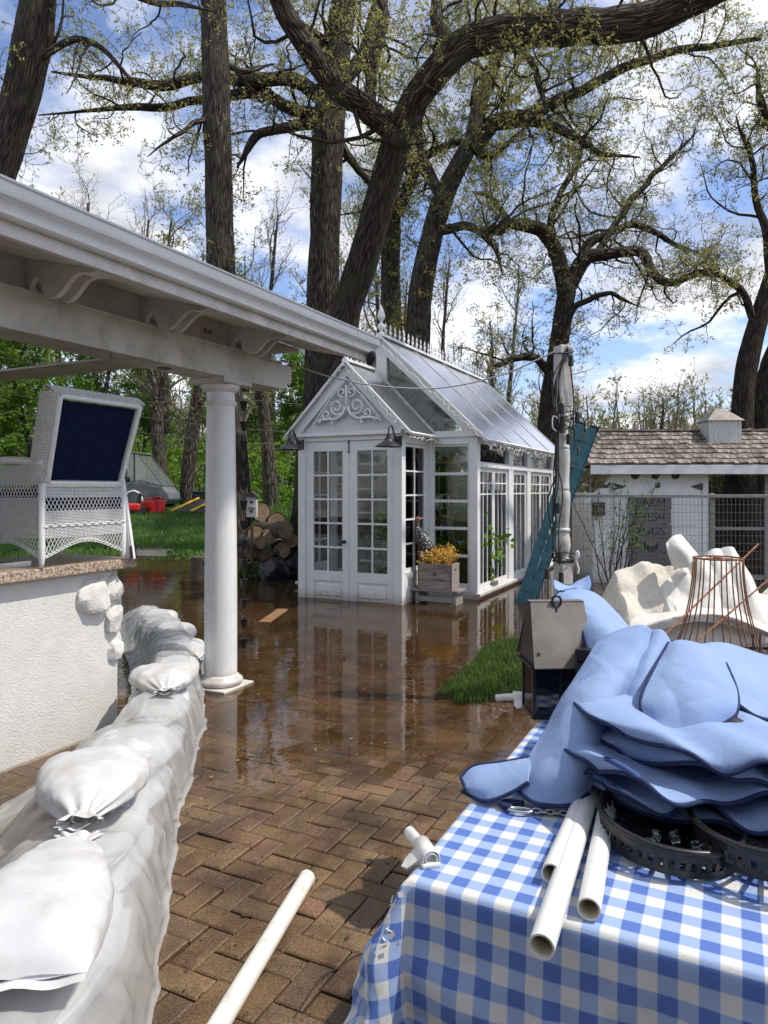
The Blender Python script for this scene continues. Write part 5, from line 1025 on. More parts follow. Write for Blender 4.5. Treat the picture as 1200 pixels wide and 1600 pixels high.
roof(-.09, MY0 - .01, EC, .99, EH + .0, EA + .05, 1, 'r'); roof(MY0 - .10, MY1 + .10, MC, 1.67, EH - .06, MA + .04, 4, 'r')
def finial(x, y, z, s, parent, n=12):
    pr = [(.030, 0), (.030, .012), (.012, .022), (.010, .05), (.024, .075), (.030, .10), (.022, .125), (.009, .142), (.012, .155), (.022, .175), (.018, .205), (.006, .25), (0, .275)]
    return MB().lathe([(r * s, q * s) for r, q in pr], n, (x, y, z)).build('finial', M['white_shiny'], parent, smooth='auto')
def big_finial(x, y, z, parent):
    pr = [(.045, 0), (.045, .02), (.02, .035), (.02, .05), (.052, .075), (.062, .105), (.052, .14), (.022, .165), (.018, .19), (.03, .20), (.055, .235), (.062, .265), (.045, .33), (.018, .40), (.0, .44)]
    return MB().lathe(pr, 12, (x, y, z)).build('spire', M['white_shiny'], parent, smooth='auto')
c1 = MB().box(EC - .045, EC + .045, -.10, MY0 - .12, EA + .045, EA + .085).build('ridge_cap', M['white_shiny'], gh, bevel=.006)
for k in range(5): finial(EC, .10 + k * .145, EA + .086, .62, c1)
MB().lathe([(.04, 0), (.04, .02), (.018, .035), (.018, .06), (.05, .085), (.066, .12), (.066, .15), (.05, .185), (.018, .205), (.016, .225), (.035, .24), (.038, .262), (.03, .28), (0, .29)], 14, (EC, -.06, EA + .086)).build('ball_finial', M['white_shiny'], c1, smooth='auto')
c2 = MB().box(MC - .055, MC + .055, MY0 - .11, MY1 + .11, MA + .035, MA + .08).build('ridge_cap', M['white_shiny'], gh, bevel=.006)
for k in range(28): finial(MC, MY0 + .12 + k * .168, MA + .081, .78, c2)
big_finial(MC, MY0 - .03, MA + .081, c2); big_finial(MC, MY1 + .03, MA + .081, c2)
# fretwork in the entry gable
def spiral(cx, cz, r0, turns, sg, a0): return [(cx + sg * (r0 * (1 - .72 * t)) * math.cos(a0 + t * turns * 2 * PI), cz + (r0 * (1 - .72 * t)) * math.sin(a0 + t * turns * 2 * PI)) for t in np.linspace(0, 1, 26)]
fw = MB(); yy = -.045; fz = 2.50
def rib(pts, r=.0145): fw.tube([(a, yy, b) for a, b in pts], r, 6)
for sg in (-1, 1):
    rib([(EC + sg * .50, fz), (EC + sg * .42, fz + .03), (EC + sg * .30, fz + .035), (EC + sg * .17, fz + .03), (EC + sg * .06, fz + .09), (EC + sg * .02, fz + .2)], .02)
    rib(spiral(EC + sg * .155, fz + .20, .115, 1.35, sg, -2.3)); rib(spiral(EC + sg * .32, fz + .10, .075, 1.2, sg, -2.6), .014); rib(spiral(EC + sg * .075, fz + .40, .07, 1.1, sg, -2.0), .014)
    rib([(EC + sg * .53, fz - .01), (EC + sg * .40, fz + .15), (EC + sg * .24, fz + .34), (EC + sg * .10, fz + .48), (EC, fz + .585)], .014)
    rib([(EC + sg * .22, fz + .03), (EC + sg * .235, fz - .03), (EC + sg * .26, fz - .035)], .014); rib([(EC + sg * .42, fz + .02), (EC + sg * .44, fz - .03)], .014); rib([(EC + sg * .51, fz), (EC + sg * .54, fz - .035)], .014)
rib([(EC, fz + .12), (EC, fz + .50)], .018)
fo = fw.build('fretwork', M['white_shiny'], gh, smooth=True); fo.scale = (1, 1, 1)
# ---- barn lamps
def barn_lamp(label, x):
    t = thing('barn_lamp', label, 'lamp', GO + U * x + V * 0 + Vector((0, 0, 2.20)), UA, 'lamps on the greenhouse entry')
    MB().box(-.06, .06, -.03, -.001, -.07, .07).build('back_plate', M['black'], t, bevel=.004)
    MB().tube([(0, -.03, .0), (0, -.10, .04), (0, -.17, .15), (0, -.22, .19), (0, -.28, .17), (0, -.30, .10), (0, -.30, .06)], .011, 8, k=18).build('gooseneck', M['black'], t, smooth=True)
    MB().lathe([(.028, .07), (.03, .03), (.05, .025), (.055, .0), (.07, -.02), (.12, -.05), (.165, -.075), (.178, -.09), (.175, -.092), (.115, -.056), (.06, -.024), (.03, -.01)], 24, (0, -.30, 0), caps=False).build('shade', M['black'], t, smooth='auto', angle=50)
    MB().lathe([(.0, -.085), (.02, -.08), (.028, -.055), (.02, -.03), (.015, -.01)], 12, (0, -.30, 0)).build('bulb', M['bulb'], t, smooth=True)
barn_lamp('black barn lamp on the right post of the greenhouse entry', -.055); barn_lamp('black barn lamp on the left post of the greenhouse entry', -1.60)
# ---- fairy lights along the eaves
fl = thing('fairy_lights', 'strings of tiny white fairy lights pinned along the greenhouse eaves and gables', 'fairy lights', GO, UA); rr = np.random.RandomState(3)
def strand(pts, n, drop, nrm=(0, 0, 0)):
    p = cr_path(pts, n); p[1:-1, 2] -= np.abs(rr.normal(0, drop, n - 2)); p += rr.normal(0, .012, p.shape); c = MB().tube(p, .0048, 4); c.build('cord', M['fairy'], fl)
    b = MB()
    for q in p[::2]:
        d = Vector(rr.normal(0, 1, 3)); d.z -= 1.0; d.normalize(); b.tube([q, Vector(q) + d * .035], [.008, .004], 4)
    kind(b.build('bulbs', M['bulb'], fl), 'stuff')
strand([(MX1 + .19, MY0 - .10, EH - .10), (MX1 + .19, MY1 + .10, EH - .10)], 130, .045)
strand([(MC, MY0 - .15, MA - .05), (MX1 + .17, MY0 - .15, EH - .08)], 46, .01); strand([(EC, -.13, EA), (EX1 + .15, -.13, EH)], 32, .01); strand([(EC, -.13, EA), (EX0 - .15, -.13, EH)], 32, .01)
strand([(EX1 + .17, -.09, EH - .03), (EX1 + .17, MY0, EH - .03)], 26, .04); strand([(EX1 + .165, MY0 - .05, EH + .02), (EC + .1, MY0 - .05, EA + .0)], 26, .01)
# ---- inside the greenhouse
def inside(name, label, cat, x, y, z=0, rz=0, group=None): return thing(name, label, cat, GO + U * x + V * y + Vector((0, 0, z)), UA + rz, group)
t = inside('potting_bench', 'brown wooden potting bench with shelves inside the greenhouse', 'bench', -.55, 4.2)
for z in (.25, .75, 1.15): MB().box(-.55, .75, -.25, .25, z, z + .035).build('shelf', M['shelf'], t)
for x in (-.53, .71):
    for y in (-.23, .21): MB().box(x, x + .04, y, y + .04, -.35, 1.25).build('leg', M['shelf'], t)
MB().box(-.55, .75, .22, .25, .3, 1.14).build('back_board', M['terracotta'], t)
t = inside('wall_shelf', 'long wooden shelf high under the greenhouse eave behind the front window', 'shelf', .2, 2.3, 1.93)
MB().box(-.5, .40, -1.2, 1.2, 0, .03).build('board', M['shelf'], t)
for y in (-1, 0, 1): MB().bar((.38, y, -.2), (.1, y, 0), .025).build('bracket', M['white'], t)
t = inside('wire_rack', 'white wire plant rack with shelves behind the right entry door', 'rack', -.42, 2.0)
for z in (.1, .5, .9, 1.25):
    MB().box(-.28, .28, -.18, .18, z, z + .02).build('shelf', M['white'], t)
for x in (-.27, .25):
    for y in (-.17, .15): MB().box(x, x + .02, y, y + .02, -.35, 1.45).build('leg', M['white'], t)
def pot_plant(label, x, y, z, s, seed, leafc='leaf_green', n=160):
    t = inside('potted_plant', label, 'plant', x, y, z); rg_ = np.random.RandomState(seed)
    MB().lathe([(.07 * s, 0), (.10 * s, .17 * s), (.11 * s, .17 * s), (.11 * s, .20 * s), (.095 * s, .20 * s), (.09 * s, .16 * s)], 16).build('pot', M['terracotta'], t, smooth='auto')
    pts = rg_.normal(0, 1, (n, 3)) * np.array([.16, .16, .22]) * s + np.array([0, 0, .48 * s]); st = []
    for k in range(9): st.append((cr_path([(0, 0, .15 * s), tuple(pts[k] * .5 + np.array([0, 0, .1 * s])), tuple(pts[k])], 6), np.full(6, .004)))
    V_, Q_, _ = tubes_mesh('s', st, 4); link('stems', mesh_np('stems', V_, Q_), M['twig'], t)
    v, q = leaf_mesh(rg_, pts, 4, .10 * s, .5); kind(link('foliage', mesh_np('foliage', v, q, smooth=False), M[leafc], t), 'stuff')
pot_plant('leafy green plant in a terracotta pot behind the right entry door', -.62, 1.35, .06, 1.5, 1, n=260); pot_plant('small plant in a clay pot on the wire rack', -.5, 2.0, .92, .7, 2); pot_plant('dark green plant behind the corner window by the crate', .35, 1.75, .15, 1.3, 3, n=240)
pot_plant('small potted plant on the potting bench', -.3, 4.15, 1.19, .9, 4)
for k, (x, y, z, m_) in enumerate([(-.35, 2.0, 1.27, 'canvas_white'), (-.45, 2.02, .52, 'terracotta'), (-.55, 1.98, .12, 'silver'), (.3, 1.6, 1.96, 'white'), (.28, 2.1, 1.96, 'shelf'), (.25, 2.7, 1.96, 'terracotta'), (-.8, 4.2, .79, 'terracotta'), (0.05, 4.2, .79, 'white'), (-.5, 4.2, 1.19, 'black')]):
    t = inside('storage_tin', ['crumpled white cloth bag on top of the wire rack', 'clay bowl on the wire rack', 'steel bucket low on the wire rack', 'white tin at the front of the high shelf', 'wooden box on the high shelf', 'clay jar at the back of the high shelf', 'clay pot on the left of the potting bench', 'white canister on the right of the potting bench', 'black pot on top of the potting bench'][k], 'container', x, y, z, k)
    MB().lathe([(.07, 0), (.085, .06), (.088, .15), (.08, .17), (.07, .17), (.07, .05), (0, .03)], 14).build('body', M[m_], t, smooth='auto'); MB().lathe([(.089, .15), (.092, .155), (.092, .168), (.089, .172)], 14, caps=False).build('rim', M[m_], t)
t = inside('side_cupboard', 'white cupboard with shelves just inside the left entry door', 'cupboard', -1.35, 2.0)
MB().box(-.35, .35, .2, .24, -.3, 2.0).build('back', M['white'], t)
for x in (-.35, .31): MB().box(x, x + .04, -.2, .2, -.3, 2.0).build('side', M['white'], t)
for z in (.35, .75, 1.15, 1.55, 1.96): MB().box(-.31, .31, -.2, .2, z, z + .03).build('shelf', M['white'], t)
for k, (x, y, z, w, h, lb) in enumerate([(-.55, 2.0, .525, .14, .22, 'brown wooden box on the middle shelf of the wire rack'), (-.27, 2.0, .925, .12, .2, 'brown wooden box on the upper shelf of the wire rack'), (-.3, 2.0, .125, .15, .24, 'brown wooden box on the bottom shelf of the wire rack'), (-.1, 3.4, .0, .3, .5, 'dark wooden chest on the greenhouse floor')]):
    t = inside('wooden_box', lb, 'box', x, y, z); MB().box(-w, w, -.15, .15, 0, h).build('body', M['shelf'] if k < 3 else M['darkwood'], t, bevel=.006); MB().box(-w - .008, w + .008, -.158, .158, h, h + .018).build('lid', M['darkwood'], t)
pot_plant('tall bushy dark plant in the middle of the greenhouse', -.95, 2.9, .0, 2.4, 5, n=420); pot_plant('big leafy plant near the back door of the greenhouse', -1.2, 4.6, .0, 2.2, 6, n=360)
# ---- bench, crate, flowers and bird in the corner
def corner(name, label, cat, x, y, z=0, rz=0): return thing(name, label, cat, GO + U * x + V * y + Vector((0, 0, z)), UA + rz)
t = corner('wooden_bench', 'low weathered wooden bench standing in the water under the crate', 'bench', .36, .42)
MB().box(-.34, .34, -.16, .18, .165, .20).build('top', M['oldwood'], t, bevel=.006)
for x in (-.29, .25):
    MB().add([(x - .02, -.14, -.3), (x + .06, -.14, -.3), (x + .06, .15, -.3), (x - .02, .15, -.3), (x, -.13, .164), (x + .045, -.13, .164), (x + .045, .14, .164), (x, .14, .164)], [(3, 2, 1, 0), (4, 5, 6, 7), (0, 1, 5, 4), (1, 2, 6, 5), (2, 3, 7, 6), (3, 0, 4, 7)]).build('leg', M['oldwood'], t, bevel=.004)
MB().box(-.27, .25, -.12, -.09, .03, .10).build('stretcher', M['greywood'], t)
t = corner('wooden_crate', 'weathered wooden crate with faded stencilled lettering holding yellow flowers', 'crate', .36, .42, .201)
cw, cd, chh = .245, .15, .345
for z0, z1 in ((.004, .115), (.118, .23), (.233, chh)):
    MB().box(-cw, cw, -cd, -cd + .014, z0, z1).build('plank', M['oldwood'], t, bevel=.002); MB().box(-cw, cw, cd - .014, cd, z0, z1).build('plank', M['oldwood'], t, bevel=.002)
for x in (-cw, cw - .016): MB().box(x, x + .016, -cd + .0145, cd - .0145, .004, chh + .004).build('end_board', M['oldwood'], t, bevel=.002)
MB().box(cw - .003, cw + .001, -.035, .035, .25, .28).build('hand_hole', M['darkwood'], t)
for x in (-cw - .002, cw - .012): MB().box(x, x + .014, -cd - .004, -cd - .0005, .0, chh).build('corner_strap', M['darkwood'], t)
MB().box(-cw, cw, -cd, cd, .0, .003).build('base', M['oldwood'], t); MB().box(-cw + .02, cw - .02, -cd + .02, cd - .02, .27, .29).build('filling', M['darkwood'], t)
lt = MB(); rl = random.Random(4)
for k in range(13):                                       # worn stencil letters on an arc, an emblem and a script line
    a = math.radians(155 - k * 10.8); x, z = .235 * math.cos(a), .185 + .115 * math.sin(a)
    if k in (5,): continue
    R = Matrix.Rotation(-(a - PI / 2), 3, 'Y')
    for q in range(2): lt.cbox((x + rl.uniform(-.004, .004), -cd - .0012, z + (q - .5) * .014), rl.uniform(.007, .013), .0012, rl.uniform(.006, .014), R)
lt.box(-.03, .03, -cd - .0018, -cd - .0006, .19, .212).box(-.012, .012, -cd - .0018, -cd - .0006, .212, .235)
for k in range(12): lt.cbox((-.14 + k * .024, -cd - .0012, .135 + .008 * math.sin(k * 1.7)), .013, .0012, rl.uniform(.008, .022))
lt.build('stencil_lettering', pmat('faded_ink', (.03, .026, .022), (.09, .08, .07), 60, .8), t)
t = corner('yellow_flowers', 'spray of dried yellow flowers standing in the wooden crate', 'flowers', .37, .42, .48); rf = np.random.RandomState(8); st, fp = [], []
for k in range(64):
    a, tl_ = rf.uniform(0, 2 * PI), rf.uniform(.1, .95) ** .8; L = rf.uniform(.18, .34); d = np.array([math.cos(a) * tl_ * 1.1, math.sin(a) * tl_ * .7, 1.15 - tl_ * .75]); d /= np.linalg.norm(d)
    b = np.array([rf.uniform(-.14, .14), rf.uniform(-.07, .07), 0]); p = walk(rf, b, d, L, 6, .10, .02); st.append((p, np.full(6, .003)))
    for q in np.linspace(.35, 1, 11): i = q * 5; j = min(int(i), 4); fp.append(p[j] * (1 - i + j) + p[j + 1] * (i - j))
V_, Q_, _ = tubes_mesh('s', st, 4); link('stems', mesh_np('stems', V_, Q_), M['twig_grey'], t); v, q = leaf_mesh(rf, np.array(fp), 3, .034, .6, -.4)
kind(link('petals', mesh_np('petals', v, q, smooth=False), pmat('yellow_petal', (.66, .36, .035), (.80, .56, .14), 30, .7, trans=.25), t), 'stuff')
t = corner('bird_figure', 'speckled metal guinea fowl figure perched behind the crate', 'bird figure', .10, .52, .0)
bx = MB(); pr = cr_path([(.16, 0, .60), (.10, 0, .70), (.02, 0, .80), (-.05, 0, .90), (-.085, 0, .97), (-.10, 0, 1.05), (-.095, 0, 1.11)], 26, [.02, .075, .105, .10, .06, .03, .022]); bx.tube(pr[0], pr[1], 14)
def spot_mat():
    m, N, L = nodes('speckled_plumage'); out = N('ShaderNodeOutputMaterial'); b = N('ShaderNodeBsdfPrincipled'); tcn = N('ShaderNodeTexCoord'); vo = N('ShaderNodeTexVoronoi'); L(tcn.outputs['Object'], vo.inputs['Vector']); vo.inputs['Scale'].default_value = 42
    r_ = N('ShaderNodeValToRGB'); L(vo.outputs['Distance'], r_.inputs[0]); r_.color_ramp.elements[0].position = .30; r_.color_ramp.elements[0].color = (.62, .60, .56, 1); r_.color_ramp.elements[1].position = .42; r_.color_ramp.elements[1].color = (.035, .033, .032, 1); L(r_.outputs[0], b.inputs['Base Color']); b.inputs['Roughness'].default_value = .5; L(b.outputs[0], out.inputs[0]); return m
bx.build('body', spot_mat(), t, smooth=True)
stone('head', (-.10, 0, 1.135), (.035, .026, .034), 3, M['terracotta'], t, 14, .1); MB().tube([(-.125, 0, 1.135), (-.175, 0, 1.115)], [.014, .002], 6).build('beak', M['oldwood'], t); MB().tube([(-.09, 0, 1.16), (-.075, 0, 1.195)], [.012, .005], 6).build('crest', M['terracotta'], t)
MB().tube([(.13, 0, .72), (.20, .01, .60), (.26, .02, .47)], [.05, .055, .012], 8, k=8).build('tail', M['darkwood'], t, smooth=True)
for y in (-.03, .03): MB().tube([(.03, y, .74), (.04, y, .40), (.03, y, -.3)], .007, 6).build('leg', M['rust'], t)
# ---- cable slung from the porch to the turned post
PT = P(880, 900, 5.2); PT.z = 0
a = P(440, 563, 6.0); b = P(893, 536, 5.2)
o = MB().tube([a, P(520, 590, 5.9), P(600, 604, 5.75), P(690, 606, 5.6), P(780, 587, 5.45), P(840, 562, 5.32), b], .0065, 6, k=40).build('overhead_cable', pmat('grey_cable', (.42, .43, .43), (.5, .5, .5), 9, .5), smooth=True); tag(o, 'grey cable sagging from the porch beam past the greenhouse to the turned post', 'cable')
# ================================================================== TURNED POST, LADDER, FENCE, COOP
post = thing('porch_post', 'white turned wooden post wound with black light cords, standing beside the table', 'post', PT, .30)
hw = .052
MB().box(-hw, hw, -hw, hw, -.2, 1.01).build('square_base', M['post_paint'], post, bevel=.006)
MB().box(-hw, hw, -hw, hw, 2.16, 2.61).build('square_top', M['post_paint'], post, bevel=.006)
tp = [(.045, 1.01), (.057, 1.02), (.057, 1.035), (.044, 1.045), (.040, 1.06), (.052, 1.09), (.060, 1.14), (.056, 1.19), (.044, 1.225), (.042, 1.235), (.056, 1.245), (.057, 1.258), (.044, 1.268), (.045, 1.30), (.053, 1.38), (.058, 1.47), (.057, 1.52), (.050, 1.54), (.048, 1.545), (.052, 1.552), (.052, 1.566), (.049, 1.572), (.047, 1.62), (.052, 1.72), (.054, 1.80),
      (.053, 1.84), (.048, 1.846), (.052, 1.852), (.052, 1.866), (.047, 1.872), (.044, 1.93), (.038, 1.99), (.036, 2.01), (.046, 2.02), (.047, 2.035), (.038, 2.045), (.044, 2.06), (.053, 2.075), (.054, 2.09), (.044, 2.105), (.040, 2.115), (.055, 2.13), (.057, 2.145), (.048, 2.16)]
MB().lathe([(r_ * .9, z_) for r_, z_ in tp], 28).build('turned_shaft', M['post_paint'], post, smooth='auto', angle=35)
MB().box(-hw - .006, hw + .006, -hw - .006, hw + .006, 1.015, 1.03).build('strap', M['rubber'], post)
MB().tube([(.06, -.05, 1.02), (.085, -.07, 1.06), (.08, -.06, 1.10), (.07, -.06, 1.03), (.09, -.06, .97), (.085, -.06, .93)], .009, 6, k=20).build('rope_knot', M['fairy'], post, smooth=True)
sl = thing('string_lights', 'tangle of black cord string lights with dark sockets hanging on the turned post', 'string lights', PT, .30); rs = np.random.RandomState(6)
for k in range(6):
    x0 = -.075 - .012 * k + (.02 if k > 3 else 0); p = [(-.02 + .01 * k, -.065, 2.58)]
    for z in np.linspace(2.35, 1.0 + .12 * (k % 3), 6): p.append((x0 + rs.normal(0, .012) - (.03 if z < 1.5 else 0), -.075 + rs.normal(0, .012), z))
    MB().tube(p, .0048, 5, k=40).build('cord', M['cord'], sl, smooth=True)
for k, zc in enumerate((2.52, 2.05, 2.0, 1.93, 1.03, 1.0)):       # turns round the post
    MB().tube([((.078 + .004 * math.sin(a * 3 + k)) * math.cos(a), (.078 + .004 * math.cos(a * 2)) * math.sin(a), zc + .02 * math.sin(a + k) + .01 * a) for a in np.linspace(0, 2 * PI * 1.1, 26)], .005, 5).build('cord', M['cord'], sl, smooth=True)
MB().tube([(-.01, -.07, 2.60), (.02, -.075, 2.4), (.045, -.07, 2.2), (.04, -.07, 2.05), (.08, -.03, 1.95), (.085, -.02, 1.86)], .0055, 5, k=24).build('cord', M['cord'], sl, smooth=True)
MB().tube([(.05, -.03, 2.13), (.12, 0, 2.12), (.19, .02, 2.06), (.20, .03, 1.98)], .006, 5, k=16).build('cord', M['cord'], sl, smooth=True)
for x, z in ((.005, 2.47), (-.07, 2.12), (.06, 2.06), (-.065, 1.98), (-.012, 1.90), (-.10, 1.40), (-.085, 1.05), (-.075, .90), (-.19, .93), (-.06, 2.03)):
    s = MB().lathe([(.012, .055), (.017, .05), (.019, .0), (.021, -.02), (.017, -.022)], 12, (x, -.095, z)).build('socket', M['rubber'], sl, smooth='auto')
    MB().tube([(x, -.095, z + .05), (x + .012, -.085, z + .10)], .004, 5).build('lead', M['cord'], s)
MB().tube([(-.09, -.08, 2.06), (-.13, -.08, 2.08), (-.135, -.08, 2.0), (-.10, -.08, 1.97)], .005, 5, k=14).build('white_clip', M['fairy'], sl, smooth=True)
# ---- blue folded stepladder leaning upside down on the fence end
b0 = P(822, 940, 9.75); t0 = P(917, 668, 9.62); d = (t0 - b0); LL = d.length; dn = d.normalized(); lat = Vector((.93, -.32, 0)); lat = (lat - dn * lat.dot(dn)).normalized(); nr = lat.cross(dn)
lad = thing('stepladder', 'blue-green folded stepladder leaning upside down, black feet at the top', 'ladder', b0)
def LP(a, l, n): return dn * a + lat * l + nr * n
for n_, hwid, tag_ in ((0, .095, 'rail'), (.10, .075, 'rear_rail')):
    for s in (-1, 1):
        MB().bar(LP(-.15, s * hwid * .8, n_), LP(LL, s * hwid, n_), .115, .03, tuple(nr)).build(tag_, M['blue_paint'], lad, bevel=.004)
    for k in range(8):
        a = .15 + k * .31; w = hwid * (.8 + .2 * a / LL)
        MB().bar(LP(a, -w, n_), LP(a, w, n_), .07 if n_ == 0 else .03, .02, tuple(dn)).build('step' if n_ == 0 else 'brace', M['blue_paint'], lad)
for s in (-1, 1): MB().bar(LP(LL - .03, s * .095, -.005), LP(LL + .05, s * .095, -.005), .13, .05, tuple(nr)).build('foot', M['rubber'], lad, bevel=.006)
MB().bar(LP(LL * .78, -.16, .05), LP(LL * .78, .17, .05), .025, .012, tuple(dn)).build('spreader', M['silver'], lad)
# ---- wire fence
f0 = P(884, 770, 9.8); f1 = P(1260, 779, 9.3); fd = (f1 - f0); fd.z = 0; FL = fd.length; fa = math.atan2(fd.y, fd.x)
fen = thing('wire_fence', 'welded wire fence with a weathered top rail in front of the chicken coop', 'fence', Vector((f0.x, f0.y, 0)), fa)
MB().box(0, FL, -.02, .02, 1.44, 1.485).build('top_rail', M['greywood'], fen, bevel=.004)
for x in (0, 1.9, FL - .04): MB().box(x, x + .06, .021, .08, -.4, 1.50).build('fence_post', M['greywood'], fen, bevel=.004)
wm_ = []
for x in np.arange(.03, FL, .052): wm_.append(np.array([(x, 0, -.35), (x + .002, .004, .5), (x, 0, 1.44)]))
for z in np.concatenate([np.arange(.0, 1.44, .104)]): wm_.append(np.array([(0, 0, z), (FL / 2, .006, z - .008), (FL, 0, z)]))
v, q, _ = batch_tubes(np.array(wm_), np.full((len(wm_), 3), .0021), 4); kind(link('wire_mesh', mesh_np('wire_mesh', v, q), M['wire'], fen), 'stuff')
# ---- small bush behind the fence
bs = P(958, 905, 10.35); bs.z = -.25
bu = thing('budding_bush', 'twiggy bush with fresh green leaves against the coop wall', 'bush', bs); rb = np.random.RandomState(5); stm = []
for k in range(14):
    a = rb.uniform(0, 2 * PI); stm.append((walk(rb, np.array([rb.normal(0, .03), rb.normal(0, .03), 0]), np.array([.20 * math.cos(a) - .02, .2 * math.sin(a), 1.0]), rb.uniform(1.3, 2.0), 9, .10, .05), np.linspace(.013, .004, 9)))
s2_ = [c for p, r_ in stm for c in offshoots(rb, p, r_, 9, (.18, .45), 5, .2, .4, t0=.3, rmin=.003)]
V1, Q1, _ = tubes_mesh('b', stm, 5); V2, Q2, _ = tubes_mesh('b', s2_, 3); kind(link('stems', mesh_np('stems', np.vstack([V1, V2]), np.vstack([Q1, Q2 + len(V1)])), M['twig'], bu), 'stuff')
lpnt = np.array([p[j] for p, r_ in s2_ for j in (2, 4)]); lpnt = lpnt[(lpnt[:, 2] > .9) & (rb.rand(len(lpnt)) < .75)]; v, q = leaf_mesh(rb, lpnt, 4, .045, .5, -.2); kind(link('foliage', mesh_np('foliage', v, q, smooth=False), M['leaf_green'], bu), 'stuff')
# ---- chicken coop
CO = Vector((3.36, 11.45, 0)); cr_ = -.04
def co(x, y, z): return CO + Vector((x * math.cos(cr_) - y * math.sin(cr_), x * math.sin(cr_) + y * math.cos(cr_), z))
coop = thing('chicken_coop', 'white chicken coop with a wooden shingle roof, cupola and screened run', 'coop', CO, cr_)
CL = 4.3; RZ0, RZ1, RD, HI = 1.955, 2.56, 1.0, .46
MB().box(0, CL, -.02, .02, 1.80, 1.95).build('fascia', M['white'], coop, bevel=.004)
rf_ = MB().add([(0, 0, RZ0), (CL, 0, RZ0), (CL, RD, RZ1), (HI, RD, RZ1), (0, 2 * RD, RZ0), (CL, 2 * RD, RZ0)], [(0, 1, 2, 3), (0, 3, 4), (3, 2, 5, 4)]).build('roof', M['darkwood'], coop)
rsh = random.Random(3); sl_ = math.hypot(RD, RZ1 - RZ0); sa = math.atan2(RZ1 - RZ0, RD); ncs = 7; ex = sl_ / ncs
smv = {}
for r_ in range(ncs):
    x = -.04 + HI * (r_ / ncs) + rsh.uniform(0, .06)
    while x < CL - .05:
        w = rsh.choice((.08, .11, .14, .17, .22)); key = w
        if key not in smv:
            me = bpy.data.meshes.new('shingle'); t_ = MB().add([(0, -.012, .001), (w - .006, -.012, .001), (w - .006, ex * 1.5, .001), (0, ex * 1.5, .001), (0, -.012, .036), (w - .006, -.012, .036), (w - .006, ex * 1.5, .006), (0, ex * 1.5, .006)], [(3, 2, 1, 0), (4, 5, 6, 7), (0, 1, 5, 4), (1, 2, 6, 5), (2, 3, 7, 6), (3, 0, 4, 7)])
            me.from_pydata(t_.v, [], t_.f); me.materials.append(M['shingle']); smv[key] = me
        o = bpy.data.objects.new('shingle', smv[key]); COL.objects.link(o); o.parent = rf_; s_ = r_ * ex + rsh.uniform(-.022, .022); o.location = (x, s_ * math.cos(sa), RZ0 + s_ * math.sin(sa) + .006 + rsh.uniform(0, .006)); o.rotation_euler = (sa, rsh.uniform(-.02, .02), rsh.uniform(-.02, .02)); x += w
MB().bar((HI - .05, RD, RZ1 + .03), (CL, RD, RZ1 + .03), .16, .03).build('ridge_board', M['shingle'], coop)
# front wall boards
WY = .30; x = .12; k = 0
while x < 1.88:
    w = .145; top = 1.80 if x > .42 else 1.45 + (x - .12) * 1.1
    MB().box(x, x + w - .006, WY, WY + .03, -.4, min(1.86, top)).build('wall_board', M['white'], coop); x += w; k += 1
MB().box(.1, 1.9, WY + .031, WY + .05, -.4, 1.46).build('wall_back', M['white'], coop)
MB().bar((-.02, WY - .02, 1.32), (.50, WY - .02, 1.83), .04, .07, (0, 1, 0)).build('rake_board', M['white'], coop)
for x0, x1 in ((.46, 1.16), (1.165, 1.865)):
    d_ = MB().box(x0, x1, WY - .04, WY - .005, -.3, 1.66).build('door', M['white'], coop, bevel=.004)
    MB().box(x0 + .09, x1 - .09, WY - .05, WY - .041, .95, 1.53).build('raised_panel', M['white'], d_, bevel=.006); MB().box(x0 + .09, x1 - .09, WY - .05, WY - .041, .1, .82).build('raised_panel', M['white'], d_, bevel=.006)
    hx = x0 if x0 < 1 else x1; sg = 1 if x0 < 1 else -1
    MB().add([(hx - sg * .03, WY - .055, 1.545), (hx + sg * .0, WY - .055, 1.545), (hx + sg * .16, WY - .055, 1.593), (hx + sg * .16, WY - .055, 1.607), (hx, WY - .055, 1.655), (hx - sg * .03, WY - .055, 1.655)], [(0, 1, 2, 3, 4, 5)][::1]).build('strap_hinge', M['black'], d_)
MB().box(1.13, 1.20, WY - .06, WY - .041, 1.58, 1.67).build('latch', M['black'], coop, bevel=.004)
MB().box(.40, 1.93, WY - .03, WY - .001, 1.662, 1.80).build('door_head', M['white'], coop)
for x in (.80, 1.13, 1.46): MB().lathe([(.07, 0), (.07, .004)], 20, (x, WY - .031, 1.79), Matrix.Rotation(PI / 2, 4, 'X')).build('vent_hole', M['darkwood'], coop)
for x in (1.90, 2.92, CL - .08): MB().box(x, x + .10, WY - .02, WY + .07, -.4, 1.80).build('run_post', M['white'] if x < 2 else M['greywood'], coop, bevel=.004)
MB().box(1.99, CL, WY + .0, WY + .05, .88, .93).build('run_rail', M['greywood'], coop); MB().box(1.99, CL, WY, WY + .05, .06, .13).build('run_rail', M['greywood'], coop)
MB().bar((2.05, WY + .8, .55), (CL, WY + .7, .12), .05).build('perch', M['darkwood'], coop)
scm, N_, L_ = nodes('insect_screen'); t1 = N_('ShaderNodeBsdfTransparent'); t1.inputs[0].default_value = (.9, .9, .9, 1); dfn = N_('ShaderNodeBsdfDiffuse'); dfn.inputs[0].default_value = (.02, .02, .02, 1); mxs = N_('ShaderNodeMixShader'); mxs.inputs[0].default_value = .42; on = N_('ShaderNodeOutputMaterial'); L_(t1.outputs[0], mxs.inputs[1]); L_(dfn.outputs[0], mxs.inputs[2]); L_(mxs.outputs[0], on.inputs[0])
